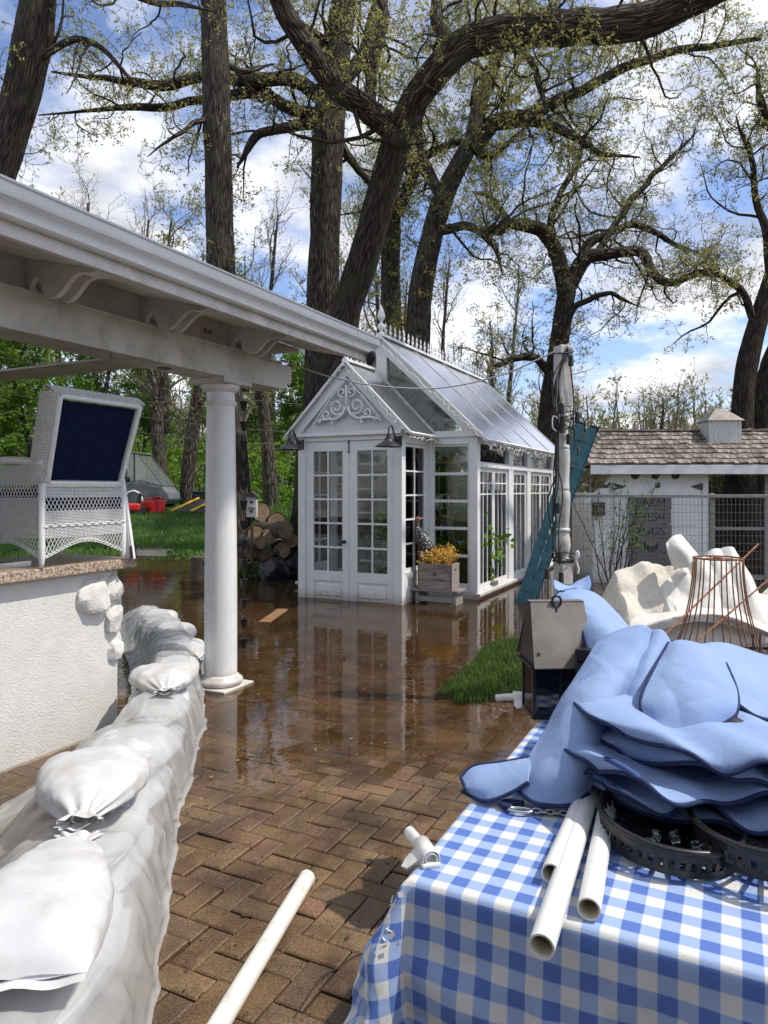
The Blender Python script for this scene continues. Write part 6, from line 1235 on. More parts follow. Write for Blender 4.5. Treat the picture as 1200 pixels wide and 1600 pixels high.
MB().add([(2.0, WY + .02, -.35), (CL, WY + .02, -.35), (CL, WY + .02, 1.80), (2.0, WY + .02, 1.80)], [(0, 1, 2, 3)]).build('screen', scm, coop)
MB().add([(2.0, WY + 1.5, -.35), (CL, WY + 1.5, -.35), (CL, WY + 1.5, 1.80), (2.0, WY + 1.5, 1.80)], [(0, 1, 2, 3)]).build('screen', scm, coop)
for x in (2.0, 3.1, CL - .08): MB().box(x, x + .08, WY + 1.5, WY + 1.58, -.4, 1.9).build('run_post', M['darkwood'], coop)
MB().box(2.35, 2.8, WY + .9, WY + 1.3, -.3, 1.35).build('nest_box', M['darkwood'], coop)
MB().box(.1, .14, WY + .05, 1.8, -.4, 1.5).build('side_wall', M['white'], coop); MB().box(1.92, 1.96, WY + .05, 1.8, -.4, 1.85).build('side_wall', M['white'], coop)
cx, cy = 2.40, RD - .18
cup = MB().box(cx - .27, cx + .27, cy - .25, cy + .25, 2.30, 2.72).build('cupola', pmat('weathered_white', (.42, .43, .41), (.62, .62, .59), 9, .7, .3, 20, .003, stretch=(6, 6, 1)), coop, bevel=.004)
MB().add([(cx - .31, cy - .29, 2.722), (cx + .31, cy - .29, 2.722), (cx + .31, cy + .29, 2.722), (cx - .31, cy + .29, 2.722), (cx - .08, cy - .05, 2.94), (cx + .08, cy - .05, 2.94), (cx + .08, cy + .05, 2.94), (cx - .08, cy + .05, 2.94)], [(3, 2, 1, 0), (4, 5, 6, 7), (0, 1, 5, 4), (1, 2, 6, 5), (2, 3, 7, 6), (3, 0, 4, 7)]).build('cupola_roof', M['galv'], cup)
t = thing('bird_box', 'tiny white bird box with dark roof on the left wall of the coop', 'bird box', co(.27, .23, 1.48), cr_)
MB().box(-.06, .06, -.05, .05, .0, .10).build('box', M['white'], t); MB().add([(-.09, -.07, .10), (.09, -.07, .10), (.09, .05, .10), (-.09, .05, .10), (0, -.01, .17)], [(3, 2, 1, 0), (0, 1, 4), (1, 2, 4), (2, 3, 4), (3, 0, 4)]).build('roof', M['darkwood'], t)
t = thing('hanging_lantern', 'dark square lantern hung on the coop wall beside the bush', 'lantern', co(.18, .20, 1.12), cr_)
MB().box(-.09, .09, -.08, .08, 0, .02).build('base', M['darkwood'], t); MB().box(-.09, .09, -.08, .08, .20, .22).build('top', M['darkwood'], t)
for x in (-.085, .07):
    for y in (-.075, .06): MB().box(x, x + .015, y, y + .015, .02, .20).build('bar', M['darkwood'], t)
MB().box(-.07, .07, -.06, .06, .02, .20).build('body', M['darkwood'], t); MB().tube([(0, 0, .22), (0, 0, .30), (0, .08, .33)], .006, 5).build('hook', M['black'], t)
# ---- FARM FRESH EGGS sign
def text_mesh(txt, size, name):
    cu = bpy.data.curves.new(name, 'FONT'); cu.body = txt; cu.size = size; cu.align_x = 'CENTER'; cu.align_y = 'CENTER'; cu.extrude = .003
    o = bpy.data.objects.new('tmp', cu); COL.objects.link(o); dg = bpy.context.evaluated_depsgraph_get(); me = bpy.data.meshes.new_from_object(o.evaluated_get(dg)); bpy.data.objects.remove(o); bpy.data.curves.remove(cu); me.materials.clear(); return me
sg_ = thing('plank_sign', 'grey pallet-board sign lettered FARM FRESH EGGS with a hen, hung on the coop door', 'sign', co(1.03, .215, .26), cr_)
M['signwood'] = pmat('sign_wood', (.12, .115, .108), (.22, .212, .20), 6, .85, .5, 18, .004, coord='obj', stretch=(1.5, 9, 9), hue=.15)
M['signink'] = pmat('sign_ink', (.02, .02, .02), (.045, .044, .042), 30, .8)
for k in range(5):
    z0 = .96 - k * .235
    MB().box(-.345 + .004 * (k % 2), .345 - .005 * ((k + 1) % 3), -.012, .012, z0, z0 + .218).build('plank', M['signwood'], sg_, bevel=.003)
for x in (-.25, .25): MB().box(x - .03, x + .03, .0125, .03, .0, 1.17).build('batten', M['signwood'], sg_)
for k, w in enumerate(('FARM', 'FRESH', 'EGGS')):
    o = link('lettering', text_mesh(w, .20, 'lettering'), M['signink'], sg_); o.location = (0.0, -.0135, .96 - k * .235 + .108); o.rotation_euler = (PI / 2, 0, 0); o.scale = (.98 if w != 'FRESH' else .86, 1, 1)
hen = [(-.13, .06), (-.10, .10), (-.115, .14), (-.10, .17), (-.07, .17), (-.055, .13), (-.02, .095), (.04, .09), (.09, .13), (.13, .165), (.14, .12), (.12, .06), (.07, .02), (.0, .005), (-.07, .02)]
MB().prism([(a, b + .255) for a, b in hen], lambda a, b, d: (a, d, b), -.016, -.0125).build('hen_silhouette', M['signink'], sg_)
# ================================================================== TABLE IN FRONT AND WHAT LIES ON IT
TO = Vector((.053, 1.45, 0)); TL, TW = 1.55, 1.24; TZ = .75
tb = thing('folding_table', 'long folding table under the checked cloth', 'table', TO, UA)
MB().box(.01, TL, .01, TW, TZ - .045, TZ - .003).build('tabletop', M['white'], tb)
for x in (.12, TL - .12):
    for y in (.18, TW - .18): MB().tube([(x, y, 0), (x, y, TZ - .045)], .013, 8).build('leg', M['galv'], tb)
    MB().tube([(x, .18, .25), (x, TW - .18, .25)], .01, 6).build('stretcher', M['galv'], tb)
def gingham():
    m, N, L = nodes('blue_gingham'); out = N('ShaderNodeOutputMaterial'); b = N('ShaderNodeBsdfPrincipled'); uv = N('ShaderNodeUVMap'); sp = N('ShaderNodeSeparateXYZ')
    L(uv.outputs[0], sp.inputs[0]); fac = []
    for ax in ('X', 'Y'):
        d = N('ShaderNodeMath', operation='DIVIDE'); L(sp.outputs[ax], d.inputs[0]); d.inputs[1].default_value = .066
        f = N('ShaderNodeMath', operation='FRACT'); L(d.outputs[0], f.inputs[0]); p = N('ShaderNodeMath', operation='PINGPONG'); L(f.outputs[0], p.inputs[0]); p.inputs[1].default_value = .5
        mr = N('ShaderNodeMapRange'); L(p.outputs[0], mr.inputs[0]); mr.inputs['From Min'].default_value = .235; mr.inputs['From Max'].default_value = .265; fac.append(mr.outputs[0])
    ad = N('ShaderNodeMath', operation='ADD'); L(fac[0], ad.inputs[0]); L(fac[1], ad.inputs[1]); hf = N('ShaderNodeMath', operation='MULTIPLY'); L(ad.outputs[0], hf.inputs[0]); hf.inputs[1].default_value = .5
    r = N('ShaderNodeValToRGB'); L(hf.outputs[0], r.inputs[0]); el = r.color_ramp.elements; el[0].color = (.70, .69, .67, 1); el[1].color = (.10, .18, .49, 1); e_ = el.new(.5); e_.color = (.33, .44, .68, 1)
    tn = N('ShaderNodeTexNoise'); L(uv.outputs[0], tn.inputs['Vector']); tn.inputs['Scale'].default_value = 7; tn.inputs['Detail'].default_value = 8; tn.inputs['Roughness'].default_value = .7
    tr = N('ShaderNodeValToRGB'); L(tn.outputs['Fac'], tr.inputs[0]); tr.color_ramp.elements[0].position = .66; tr.color_ramp.elements[1].position = .78
    sm = N('ShaderNodeMath', operation='MULTIPLY'); L(tr.outputs[0], sm.inputs[0]); sm.inputs[1].default_value = .45
    mx = N('ShaderNodeMix', data_type='RGBA'); L(sm.outputs[0], mx.inputs['Factor']); L(r.outputs[0], mx.inputs['A']); mx.inputs['B'].default_value = (.30, .27, .22, 1)
    wv = N('ShaderNodeTexWave'); L(uv.outputs[0], wv.inputs['Vector']); wv.inputs['Scale'].default_value = 180; wv2 = N('ShaderNodeTexNoise'); L(uv.outputs[0], wv2.inputs['Vector']); wv2.inputs['Scale'].default_value = 350
    bp = N('ShaderNodeBump'); L(wv2.outputs['Fac'], bp.inputs['Height']); bp.inputs['Strength'].default_value = .35; bp.inputs['Distance'].default_value = .002; L(bp.outputs[0], b.inputs['Normal'])
    L(mx.outputs['Result'], b.inputs['Base Color']); b.inputs['Roughness'].default_value = .55; b.inputs['Specular IOR Level'].default_value = .3
    tl = N('ShaderNodeBsdfTranslucent'); L(mx.outputs['Result'], tl.inputs[0]); ms = N('ShaderNodeMixShader'); ms.inputs[0].default_value = .07; L(b.outputs[0], ms.inputs[1]); L(tl.outputs[0], ms.inputs[2]); L(ms.outputs[0], out.inputs[0]); return m
st_ = .011; S = np.arange(-.34, TL + .32, st_); T_ = np.arange(-.34, TW + .30, st_); SS, TT = np.meshgrid(S, T_, indexing='ij')
hs = np.maximum(-SS, 0) + np.maximum(SS - TL, 0); ht = np.maximum(-TT, 0) + np.maximum(TT - TW, 0); sx = np.where(SS < 0, -1.0, 1.0); sy = np.where(TT < 0, -1.0, 1.0)
h = np.maximum(hs, ht) + .18 * np.minimum(hs, ht); phi = np.arctan2(ht, hs); cor = np.sin(2 * phi) * (np.minimum(hs, ht) > 0)
q3 = np.stack([SS * 1.0, TT * 1.0, 0 * SS], -1)
wave = fnoise(np.stack([SS, TT, h * .5], -1), 5.5, 3, 4) * .085 * sstep(.02, .3, h)
rad = .012 * (1 - np.exp(-h / .012)) + .04 * h + cor * h * .42 + wave
vx = np.clip(SS, 0, TL) + np.where(hs + ht > 0, sx * np.where(hs > 0, np.cos(phi), 0), 0) * rad; vy = np.clip(TT, 0, TW) + np.where(hs + ht > 0, sy * np.where(ht > 0, np.sin(phi), 0), 0) * rad
vz = TZ - np.maximum(h - .006, 0) * (1 - .10 * cor) + .0015 * fnoise(q3, 6, 3, 2) * (h < .01) + .003 * sstep(.0, .12, TT) * 0
cl = np.stack([vx, vy, vz], -1); idx = np.arange(SS.size).reshape(SS.shape); qd = np.stack([idx[:-1, :-1], idx[1:, :-1], idx[1:, 1:], idx[:-1, 1:]], -1).reshape(-1, 4)
cen = np.stack([SS[:-1, :-1], TT[:-1, :-1], 0 * SS[:-1, :-1]], -1) + st_ / 2; tear = fnoise(cen * np.array([1.6, .8, 1]), 16, 3, 6)
dc = np.hypot(cen[..., 0] + .045, cen[..., 1] + .07); hole = (tear > .19 + dc * 1.2) & (cen[..., 0] < .03) & (cen[..., 1] < .02)
hem = .30 + .05 * fnoise(np.stack([cen[..., 0], cen[..., 1], 0 * cen[..., 0]], -1), 4, 2, 9); drop = np.maximum(np.maximum(-cen[..., 0], 0), np.maximum(-cen[..., 1], 0)) > hem
keepq = ~drop.ravel()
clo = link('tablecloth', mesh_np('tablecloth', cl.reshape(-1, 3), qd[keepq], uv=np.stack([SS, TT], -1).reshape(-1, 2)), gingham()); clo.location = TO; clo.rotation_euler = (0, 0, UA)
tag(clo, 'worn blue and white checked tablecloth, torn at its near corner', 'tablecloth')
sm_ = clo.modifiers.new('thickness', 'SOLIDIFY'); sm_.thickness = .0012
# frayed scraps at the torn corner
rk = np.random.RandomState(3); sc = MB()
for k in range(26):
    z = TZ - .01 - .14 * rk.rand(); c = Vector((-.012 - .35 * (TZ - z) * .25 + rk.normal(0, .008), -.012 - .06 * rk.rand(), z)); a_ = Vector(rk.normal(0, 1, 3)).normalized() * .011; b_ = Vector(rk.normal(0, 1, 3)).normalized() * .007
    sc.add([c - a_, c + b_, c + a_, c - b_], [(0, 1, 2, 3)])
kind(sc.build('frayed_edge', M['canvas_white'], clo), 'stuff')
# ---- cloth clamps: white plastic pipe clips
def onT(px_, py_, z): return P(px_, py_, (CH - z) * F / (py_ - HOR))
def clamp(label, loc, rz, L):
    t = thing('cloth_clamp', label, 'clamp', loc, rz, 'clamps on the tablecloth')
    MB().tube([(0, -.03, .012), (0, .04, .006), (0, L, -.004)], .0135, 14, k=8).build('pipe_stub', M['pvc'], t, smooth='auto', angle=50)
    cp = []
    for a in np.linspace(-.55 * PI, 1.15 * PI, 18): cp.append((.0175 * math.cos(a), .0175 * math.sin(a) + .012))
    ci = [(p[0] * .8, (p[1] - .012) * .8 + .012) for p in cp][::-1]
    for k in range(len(cp) - 1): pass
    mb = MB(); n = len(cp); A = np.array([[(x, y, z) for x, z in cp] for y in (-.045, .025)]); B = np.array([[(x, y, z) for x, z in ci] for y in (-.045, .025)]); mb.grid(A).grid(B)
    mb.build('clip', M['pvc'], t, smooth=True).modifiers.new('thickness', 'SOLIDIFY').thickness = .002
    MB().box(-.022, .020, -.05, -.012, -.004, .006).build('clip_base', M['pvc'], t, bevel=.003)
    MB().add([(-.018, -.03, .008), (-.045, -.02, -.016), (-.050, .0, -.022), (-.036, .012, -.012), (-.016, .015, .008), (-.018, -.03, .013), (-.047, -.022, -.010), (-.054, .0, -.016), (-.038, .014, -.006), (-.016, .015, .013)], [(4, 3, 2, 1, 0), (5, 6, 7, 8, 9), (0, 1, 6, 5), (1, 2, 7, 6), (2, 3, 8, 7), (3, 4, 9, 8), (4, 0, 5, 9)]).build('clip_jaw', M['pvc'], t)
c1_ = onT(664, 1332, TZ + .01); clamp('white plastic pipe clamp on the near left edge of the tablecloth', (c1_.x, c1_.y, TZ + .004), .26, .115)
c2_ = onT(812, 1092, TZ + .01); clamp('white plastic clamp on the far left corner of the tablecloth', (c2_.x, c2_.y, TZ + .006), 1.15, .09)
# ---- PVC pipes on the table and on the ground
def pipe(name, label, a, b, r, group=None, dirty=False):
    a, b = Vector(a), Vector(b); t = thing(name, label, 'pipe', b, group=group); d = a - b
    n = 24; w = MB().tube([(0, 0, 0), d], r, n, caps=False); dn_ = d.normalized()
    w.tube([(0, 0, 0), d * .5], r * .84, n, caps=False)
    # end ring
    o_ = len(w.v); s_ = dn_.cross(Vector((0, 0, 1))).normalized(); u_ = s_.cross(dn_)
    for rr_ in (r, r * .84):
        for j in range(n): w.v.append(tuple((s_ * math.cos(2 * PI * j / n) + u_ * math.sin(2 * PI * j / n)) * rr_))
    for j in range(n): w.f.append((o_ + j, o_ + (j + 1) % n, o_ + n + (j + 1) % n, o_ + n + j))
    w.build('tube', M['pvc_dirty'] if dirty else M['pvc'], t, smooth='auto', angle=50); MB().tube([d * .012, d * .5], r * .83, n, caps=False).build('bore', M['pvc_in'], t, smooth=True)
    return t
M['pvc_dirty'] = pmat('muddy_pvc', (.72, .70, .63), (.80, .78, .72), 6, .38, .1, 40, .002, dirt=(.36, .28, .18), dsc=14, damt=.36)
pz = TZ + .024
def onT(px_, py_, z): return P(px_, py_, (CH - z) * F / (py_ - HOR))
def ext(a, b, f): return a + (a - b) * f
A_, B_ = onT(915, 1262, pz), onT(846, 1480, pz); pipe('pvc_pipe', 'white pipe reaching out past the front edge of the table', ext(A_, B_, .35), B_, .0225, 'white pipes on the table')
A_, B_ = onT(903, 1268, pz), onT(862, 1366, pz); pipe('pvc_pipe', 'white pipe with the end farthest back, left of the other two', ext(A_, B_, .8), B_, .0215, 'white pipes on the table')
A_, B_ = onT(944, 1290, pz), onT(920, 1421, pz); pipe('pvc_pipe', 'white pipe lying beside the black tray on the table', ext(A_, B_, .5), B_, .0215, 'white pipes on the table')
g0_ = G(480, 1374, .035); g1_ = G(345, 1600, .035); g2_ = g1_ + (g1_ - g0_) * .9
g0_.z = float(zp(g0_.x, g0_.y)) + .034; g2_.z = float(zp(g2_.x, g2_.y)) + .034
pp_ = pipe('pvc_pipe', 'long muddy white pipe lying on the wet brick paving', g2_, g0_, .031, dirty=True)
MB().lathe([(.0, .0), (.0315, .0), (.0325, -.004), (.0325, -.02)], 24, (0, 0, 0), (g0_ - g2_).to_track_quat('Z', 'Y').to_matrix().to_4x4()).build('end_cap', M['pvc_dirty'], pp_, smooth='auto')
# thin wire trailing over the bricks from under the table
w_ = [G(460, 1600), G(500, 1540), G(530, 1520), G(560, 1500), G(600, 1492), G(640, 1488)]
o = MB().tube([(a.x, a.y, float(zp(a.x, a.y)) + .006) for a in w_], .0022, 5, k=30).build('loose_wire', M['cord']); tag(o, 'thin dark wire trailing across the bricks from the table shadow', 'wire')
# ---- lantern with a sheet-metal gable roof
L0 = onT(868, 1122, TZ + .002)
lan = thing('metal_lantern', 'old metal lantern with grey pitched roof, ring and blue-green glass', 'lantern', (L0.x + .01, L0.y + .06, TZ + .003), .06)
w2, dp = .098, .075
M['tealglass'] = glass_mat('teal_glass', (.05, .12, .16), .05, .05, .35, (.02, .05, .075))
for x in (-w2, w2 - .012):
    for y in (-dp, dp - .012): MB().box(x, x + .012, y, y + .012, 0, .18).build('corner_bar', M['black'], lan)
MB().box(-w2, w2, -dp, dp, -.0, .012).build('base', M['black'], lan)
for y in (-dp + .004, dp - .006): MB().box(-w2 + .012, w2 - .012, y, y + .003, .012, .18).build('pane', M['tealglass'], lan)
for x in (-w2 + .004, w2 - .006): MB().box(x, x + .003, -dp + .012, dp - .012, .012, .18).build('pane', M['tealglass'], lan)
MB().box(-.004, .004, -dp - .002, -dp + .003, .012, .18).build('glazing_bar', M['black'], lan); MB().lathe([(.02, .012), (.02, .10), (.017, .105), (0, .105)], 14, (.03, .02, 0)).build('candle', pmat('old_wax', (.25, .26, .24), (.35, .35, .32), 9, .6), lan, smooth='auto')
MB().box(-w2 - .012, w2 + .004, -dp - .02, dp + .02, .18, .186).build('eave_plate', M['black'], lan)
for sg in (-1, 1):
    e0, r0_ = (sg * -.125, .183), (0, .405)
    MB().add([(-w2 - .008, -.125 * sg, .187), (w2 + .008, -.125 * sg, .187), (w2 + .003, -.02 * sg, .395), (-w2 + .006, -.02 * sg, .395), (-w2 - .008, -.125 * sg, .190), (w2 + .008, -.125 * sg, .190), (w2 + .003, -.02 * sg, .398), (-w2 + .006, -.02 * sg, .398)], [(3, 2, 1, 0), (4, 5, 6, 7), (0, 1, 5, 4), (1, 2, 6, 5), (2, 3, 7, 6), (3, 0, 4, 7)]).build('roof_sheet', M['galv'], lan)
MB().box(-w2 + .006, w2 + .003, -.021, .021, .397, .401).build('ridge', M['galv'], lan)
MB().add([(-w2, -.11, .187), (-w2, .11, .187), (-w2 + .004, .018, .394), (-w2 + .004, -.018, .394)], [(0, 1, 2, 3)]).build('gable_end', M['black'], lan); MB().add([(w2, -.11, .187), (w2, .11, .187), (w2 + .002, .018, .394), (w2 + .002, -.018, .394)], [(3, 2, 1, 0)]).build('gable_end', M['black'], lan)
MB().tube([(.016 * math.cos(a), -.028, .402 + .019 * math.sin(a)) for a in np.linspace(0, 2 * PI, 18)[:-1]], .0045, 7, closed=True).build('ring', M['black'], lan, smooth=True)
MB().tube([(0, -.028, .385), (-.004, -.034, .362)], .005, 6).build('ring_stem', M['black'], lan)
for x, z in ((-.085, .235), (.085, .235)): MB().lathe([(.006, 0), (.005, .003), (0, .004)], 8, (x, -.104, z), Matrix.Rotation(1.1, 4, 'X')).build('rivet', M['black'], lan)
# ---- blue covers with navy piping
def bez(ctrl, nu, nv):
    C0 = np.array([[tuple(P(*c)) for c in row] for row in ctrl]); rows = np.array([cr_path(r_, nv) for r_ in C0]); return np.array([cr_path(rows[:, j], nu) for j in range(nv)]).transpose(1, 0, 2)
def surf_normals(A):
    n = np.cross(np.gradient(A, axis=0), np.gradient(A, axis=1)); return n / (np.linalg.norm(n, axis=2, keepdims=True) + 1e-9)
def cover(label, ctrl, seed, wr=.006, edges=(0, 1, 2, 3), nu=70, nv=70, th=.008, bulge=0.0, zmin=TZ + .006, mat='blue_fabric', name='seat_cover', cat='cushion cover', group='blue covers on the table', pipe_r=.005):
    A = bez(ctrl, nu, nv) if not isinstance(ctrl, np.ndarray) else ctrl; n_ = surf_normals(A); uu = np.linspace(0, 1, A.shape[0])[:, None]; vv = np.linspace(0, 1, A.shape[1])[None]
    env = np.sin(PI * uu) * np.sin(PI * vv)
    if n_[..., 2].mean() < 0: A = A[:, ::-1]; n_ = -n_[:, ::-1]; flip = True
    else: flip = False
    f = wr * (fnoise(A * np.array([1, .6, 1]), 5, 2, seed) * 1.0 + (np.abs(fnoise(A * np.array([1.2, .7, 1]), 3.2, 2, seed + 5)) * 5 + np.abs(fnoise(A * np.array([.7, 1.2, 1]), 7, 2, seed + 7)) * 2.2 - 1.2) * env ** .35); A = A + n_ * (f + bulge * np.sqrt(env + 1e-6))[..., None]
    A[..., 2] = np.maximum(A[..., 2], zmin); root = thing(name, label, cat, tuple(A.mean((0, 1))), group=group); A0 = A - A.mean((0, 1))
    o = MB().grid(A0).build('fabric', M[mat], root, smooth=True); o.data.materials.append(M['dark_backing'])
    if surf_normals(A0)[..., 2].mean() > 0 and o.data.polygons[len(o.data.polygons) // 2].normal.z < 0: o.data.flip_normals()
    s_ = o.modifiers.new('thickness', 'SOLIDIFY'); s_.thickness = .005; s_.offset = -1; s_.material_offset = 1; s_.material_offset_rim = 1
    es = {0: A0[0], 1: A0[:, -1], 2: A0[-1], 3: A0[:, 0]}
    if flip: es[1], es[3] = es[3], es[1]
    for e in edges: MB().tube(es[e] - np.array([0, 0, .001]), pipe_r, 7).build('piping', M['piping'], root, smooth=True)
    return root
cover('long blue cover sloping down to the table front over the pile', [[(933, 1004, 2.20), (960, 990, 2.20), (1000, 978, 2.20), (1020, 985, 2.15)], [(890, 1075, 2.03), (925, 1060, 1.96), (970, 1050, 1.94), (1000, 1050, 1.98)], [(848, 1140, 1.90), (885, 1132, 1.83), (930, 1128, 1.80), (966, 1130, 1.86)], [(820, 1192, 1.82), (850, 1200, 1.75), (900, 1200, 1.72), (938, 1195, 1.77)], [(805, 1232, 1.78), (838, 1254, 1.73), (890, 1257, 1.71), (920, 1238, 1.74)]], 1, .011, (2,), bulge=.003)
cover('blue flap curling open over the left edge of the table', [[(838, 1182, 1.83), (785, 1190, 1.85), (740, 1196, 1.86), (720, 1214, 1.85)], [(830, 1200, 1.79), (790, 1214, 1.80), (750, 1226, 1.80), (727, 1232, 1.81)], [(826, 1222, 1.755), (795, 1240, 1.765), (757, 1251, 1.78), (722, 1236, 1.83)]], 2, .003, (0, 1, 2))
cover('narrow blue fold beside the long sloping cover', [[(1014, 985, 2.17), (1035, 984, 2.15), (1050, 1004, 2.11)], [(985, 1060, 1.965), (1006, 1055, 1.935), (1024, 1062, 1.93)], [(955, 1128, 1.845), (974, 1136, 1.81), (990, 1130, 1.80)]], 3, .005, (), bulge=.004)
cover('rounded blue cover lobe with navy edge on top of the pile', [[(1045, 1005, 2.10), (1065, 1001, 2.08), (1100, 1010, 2.08), (1132, 1035, 2.06)], [(1020, 1048, 1.90), (1055, 1042, 1.86), (1100, 1048, 1.84), (1147, 1068, 1.86)], [(1002, 1092, 1.78), (1045, 1092, 1.73), (1095, 1092, 1.71), (1153, 1098, 1.74)], [(1006, 1122, 1.735), (1042, 1141, 1.68), (1090, 1147, 1.66), (1148, 1120, 1.70)]], 4, .011, (1, 2, 3), bulge=.005)
cover('blue cover running off the right edge of the picture behind the lobe', [[(1080, 1008, 2.15), (1130, 1003, 2.28), (1200, 1024, 2.35), (1290, 1050, 2.35)], [(1110, 1040, 2.0), (1152, 1048, 2.02), (1210, 1066, 2.02), (1300, 1090, 2.02)], [(1133, 1066, 1.90), (1165, 1094, 1.86), (1215, 1110, 1.85), (1300, 1130, 1.85)], [(1152, 1098, 1.80), (1182, 1118, 1.78), (1222, 1128, 1.78), (1310, 1150, 1.78)]], 5, .011, (2, 3), bulge=.004)
cover('blue cover slumped over the crate behind the lantern', [[(853, 945, 2.72), (880, 925, 2.78), (920, 924, 2.80), (965, 958, 2.75)], [(870, 952, 2.60), (905, 938, 2.62), (950, 955, 2.60), (1003, 1000, 2.48)], [(902, 968, 2.50), (935, 975, 2.45), (972, 995, 2.40), (1016, 1008, 2.33)], [(920, 1022, 2.38), (940, 1030, 2.34), (968, 1016, 2.28), (1002, 1012, 2.28)]], 6, .012, (0, 3), bulge=.004)
cover('curled blue flap standing up behind the lantern', [[(865, 904, 2.84), (888, 914, 2.84), (904, 906, 2.86), (922, 897, 2.85)], [(866, 918, 2.79), (888, 925, 2.76), (908, 918, 2.80), (925, 912, 2.80)], [(872, 928, 2.78), (890, 924, 2.74), (910, 931, 2.78), (922, 926, 2.78)]], 7, .003, (0, 1), nu=20, nv=30, pipe_r=.003)
# layers of the stack: wavy slabs seen edge-on
lay = ['top layer of the folded blue stack', 'second layer down in the folded blue stack', 'third layer down in the folded blue stack', 'fourth layer down, curling over at its right end', 'lowest layer of the folded blue stack, sagging over the black tray']
for k in range(5):
    rk = np.random.RandomState(60 + k); zc = 1.0 - k * .041; x0, x1 = .505 + .04 * math.sin(k * 2.1) - .012 * k, 1.15; y0, y1 = 1.52 + .022 * math.sin(k * 1.9) + .012 * k, 2.02
    a = np.linspace(0, 1, 70)[None]; b = np.linspace(0, 1, 34)[:, None]; cor_ = .13 * (np.clip(1 - a / .16, 0, 1) ** 2)
    X_ = x0 + (x1 - x0) * a + 0 * b + .06 * (1 - a) * np.abs(2 * b - 1) ** 3; Y_ = y0 + (y1 - y0) * b + cor_ * (1 - b) - .10 * a * (1 - b) + (.022 * np.sin(a * 8 + k * 2) + .012 * np.sin(a * 17 + k)) * (1 - b)
    ph = rk.uniform(0, 6); wv_ = .017 * np.sin(a * (11 + 2.3 * k) + ph) + .010 * np.sin(a * 27 + ph * 2)
    Z_ = zc + wv_ * (1 - b) ** 1.2 - .018 * np.clip(1 - b / .10, 0, 1) ** 2 - .02 * np.clip(1 - a / .10, 0, 1) ** 2 - .035 * a
    cover(lay[k], np.stack([X_, Y_, Z_], -1), 20 + k, .009, (0, 1, 3), pipe_r=.0052)
# hidden support: dark crate under the slumped cover, folded block under the stack
t = thing('black_crate', 'black plastic crate behind the lantern, half covered by blue cloth', 'crate', (.86, 2.42, TZ + .002), UA)
for k in range(6):
    for (x0, x1, y0, y1) in ((-.17, .17, -.15, -.14), (-.17, .17, .14, .15), (-.17, -.16, -.139, .139), (.16, .17, -.139, .139)): MB().box(x0, x1, y0, y1, .005 + k * .045, .038 + k * .045).build('slat', M['black_plastic'], t)
MB().box(-.158, .158, -.138, .138, .002, .26).build('liner', M['black_plastic'], t)
t = thing('seat_cushion', 'thick folded navy cushion buried under the blue covers', 'cushion', (.95, 1.86, TZ + .002), UA)
MB().box(-.34, .20, -.10, .17, .0, .15).build('pad', M['piping'], t, bevel=.03); MB().tube([(-.34, -.10, .075), (.20, -.10, .075), (.20, .17, .075), (-.34, .17, .075)], .008, 6, closed=True).build('piping', M['navy'], t)
# ---- snap hook and chain by the pipes
ck = onT(812, 1268, TZ + .006)
t = thing('snap_hook', 'steel snap hook on a short chain lying by the blue cover', 'hook', ck, -.2)
MB().tube([(-.028 + .0 * a, 0, 0) if False else (.026 * math.cos(a) * (1.25 if math.cos(a) > 0 else 1), .012 * math.sin(a), .004) for a in np.linspace(0, 2 * PI, 22)[:-1]], .0042, 8, closed=True).build('hook', M['silver'], t, smooth=True)
for k in range(5): MB().tube([(.042 + k * .016 + .011 * math.cos(a), (.006 * math.sin(a)) * (k % 2) + .002, .005 + .006 * math.sin(a) * ((k + 1) % 2)) for a in np.linspace(0, 2 * PI, 14)[:-1]], .0026, 6, closed=True).build('chain_link', M['silver'], t, smooth=True)
MB().tube([(-.02, .006, .006), (-.045, .016, .006), (-.03, .034, .006), (.01, .03, .006)], .008, 6, k=12).build('strap', M['piping'], t, smooth=True)
# ---- round black slotted trays with small glass things
def tray(label, c, R, hh, tx, ty):
    t = thing('black_tray', label, 'tray', c); t.rotation_euler = (tx, ty, .3)
    MB().tube([(R * math.cos(a), R * math.sin(a), hh) for a in np.linspace(0, 2 * PI, 61)[:-1]], .0075, 8, closed=True).build('rim', M['black_plastic'], t, smooth=True)
    MB().lathe([(R - .012, .0), (R - .004, .0), (R - .003, .014), (R - .011, .014)], 56, caps=False).build('foot_ring', M['black_plastic'], t)
    MB().lathe([(R - .004, hh - .022), (R + .0, hh - .022), (R + .001, hh), (R - .004, hh)], 56, caps=False).build('rim_band', M['black_plastic'], t)
    n = 44; me = None
    for k in range(n):
        if me is None:
            mm_ = MB().bar((R - .006, 0, .012), (R - .002, 0, hh - .018), .010, .004, (1, 0, 0)); o = mm_.build('slat', M['black_plastic'], t); me = o.data
        else: o = bpy.data.objects.new('slat', me); COL.objects.link(o); o.parent = t; o.rotation_euler = (0, 0, 2 * PI * k / n)
    me = None
    for k in range(26):
        if me is None: o = MB().box(.02, R - .01, -.0045, .0045, .003, .007).build('floor_slat', M['black_plastic'], t); me = o.data
        else: o = bpy.data.objects.new('floor_slat', me); COL.objects.link(o); o.parent = t; o.rotation_euler = (0, 0, 2 * PI * k / 26)
    MB().lathe([(.0, .002), (.03, .002), (.03, .008), (0, .008)], 16).build('hub', M['black_plastic'], t); MB().lathe([(R * .55, .0015), (R * .62, .0015), (R * .62, .0095), (R * .55, .0095)], 40, caps=False).build('floor_ring', M['black_plastic'], t)
    return t
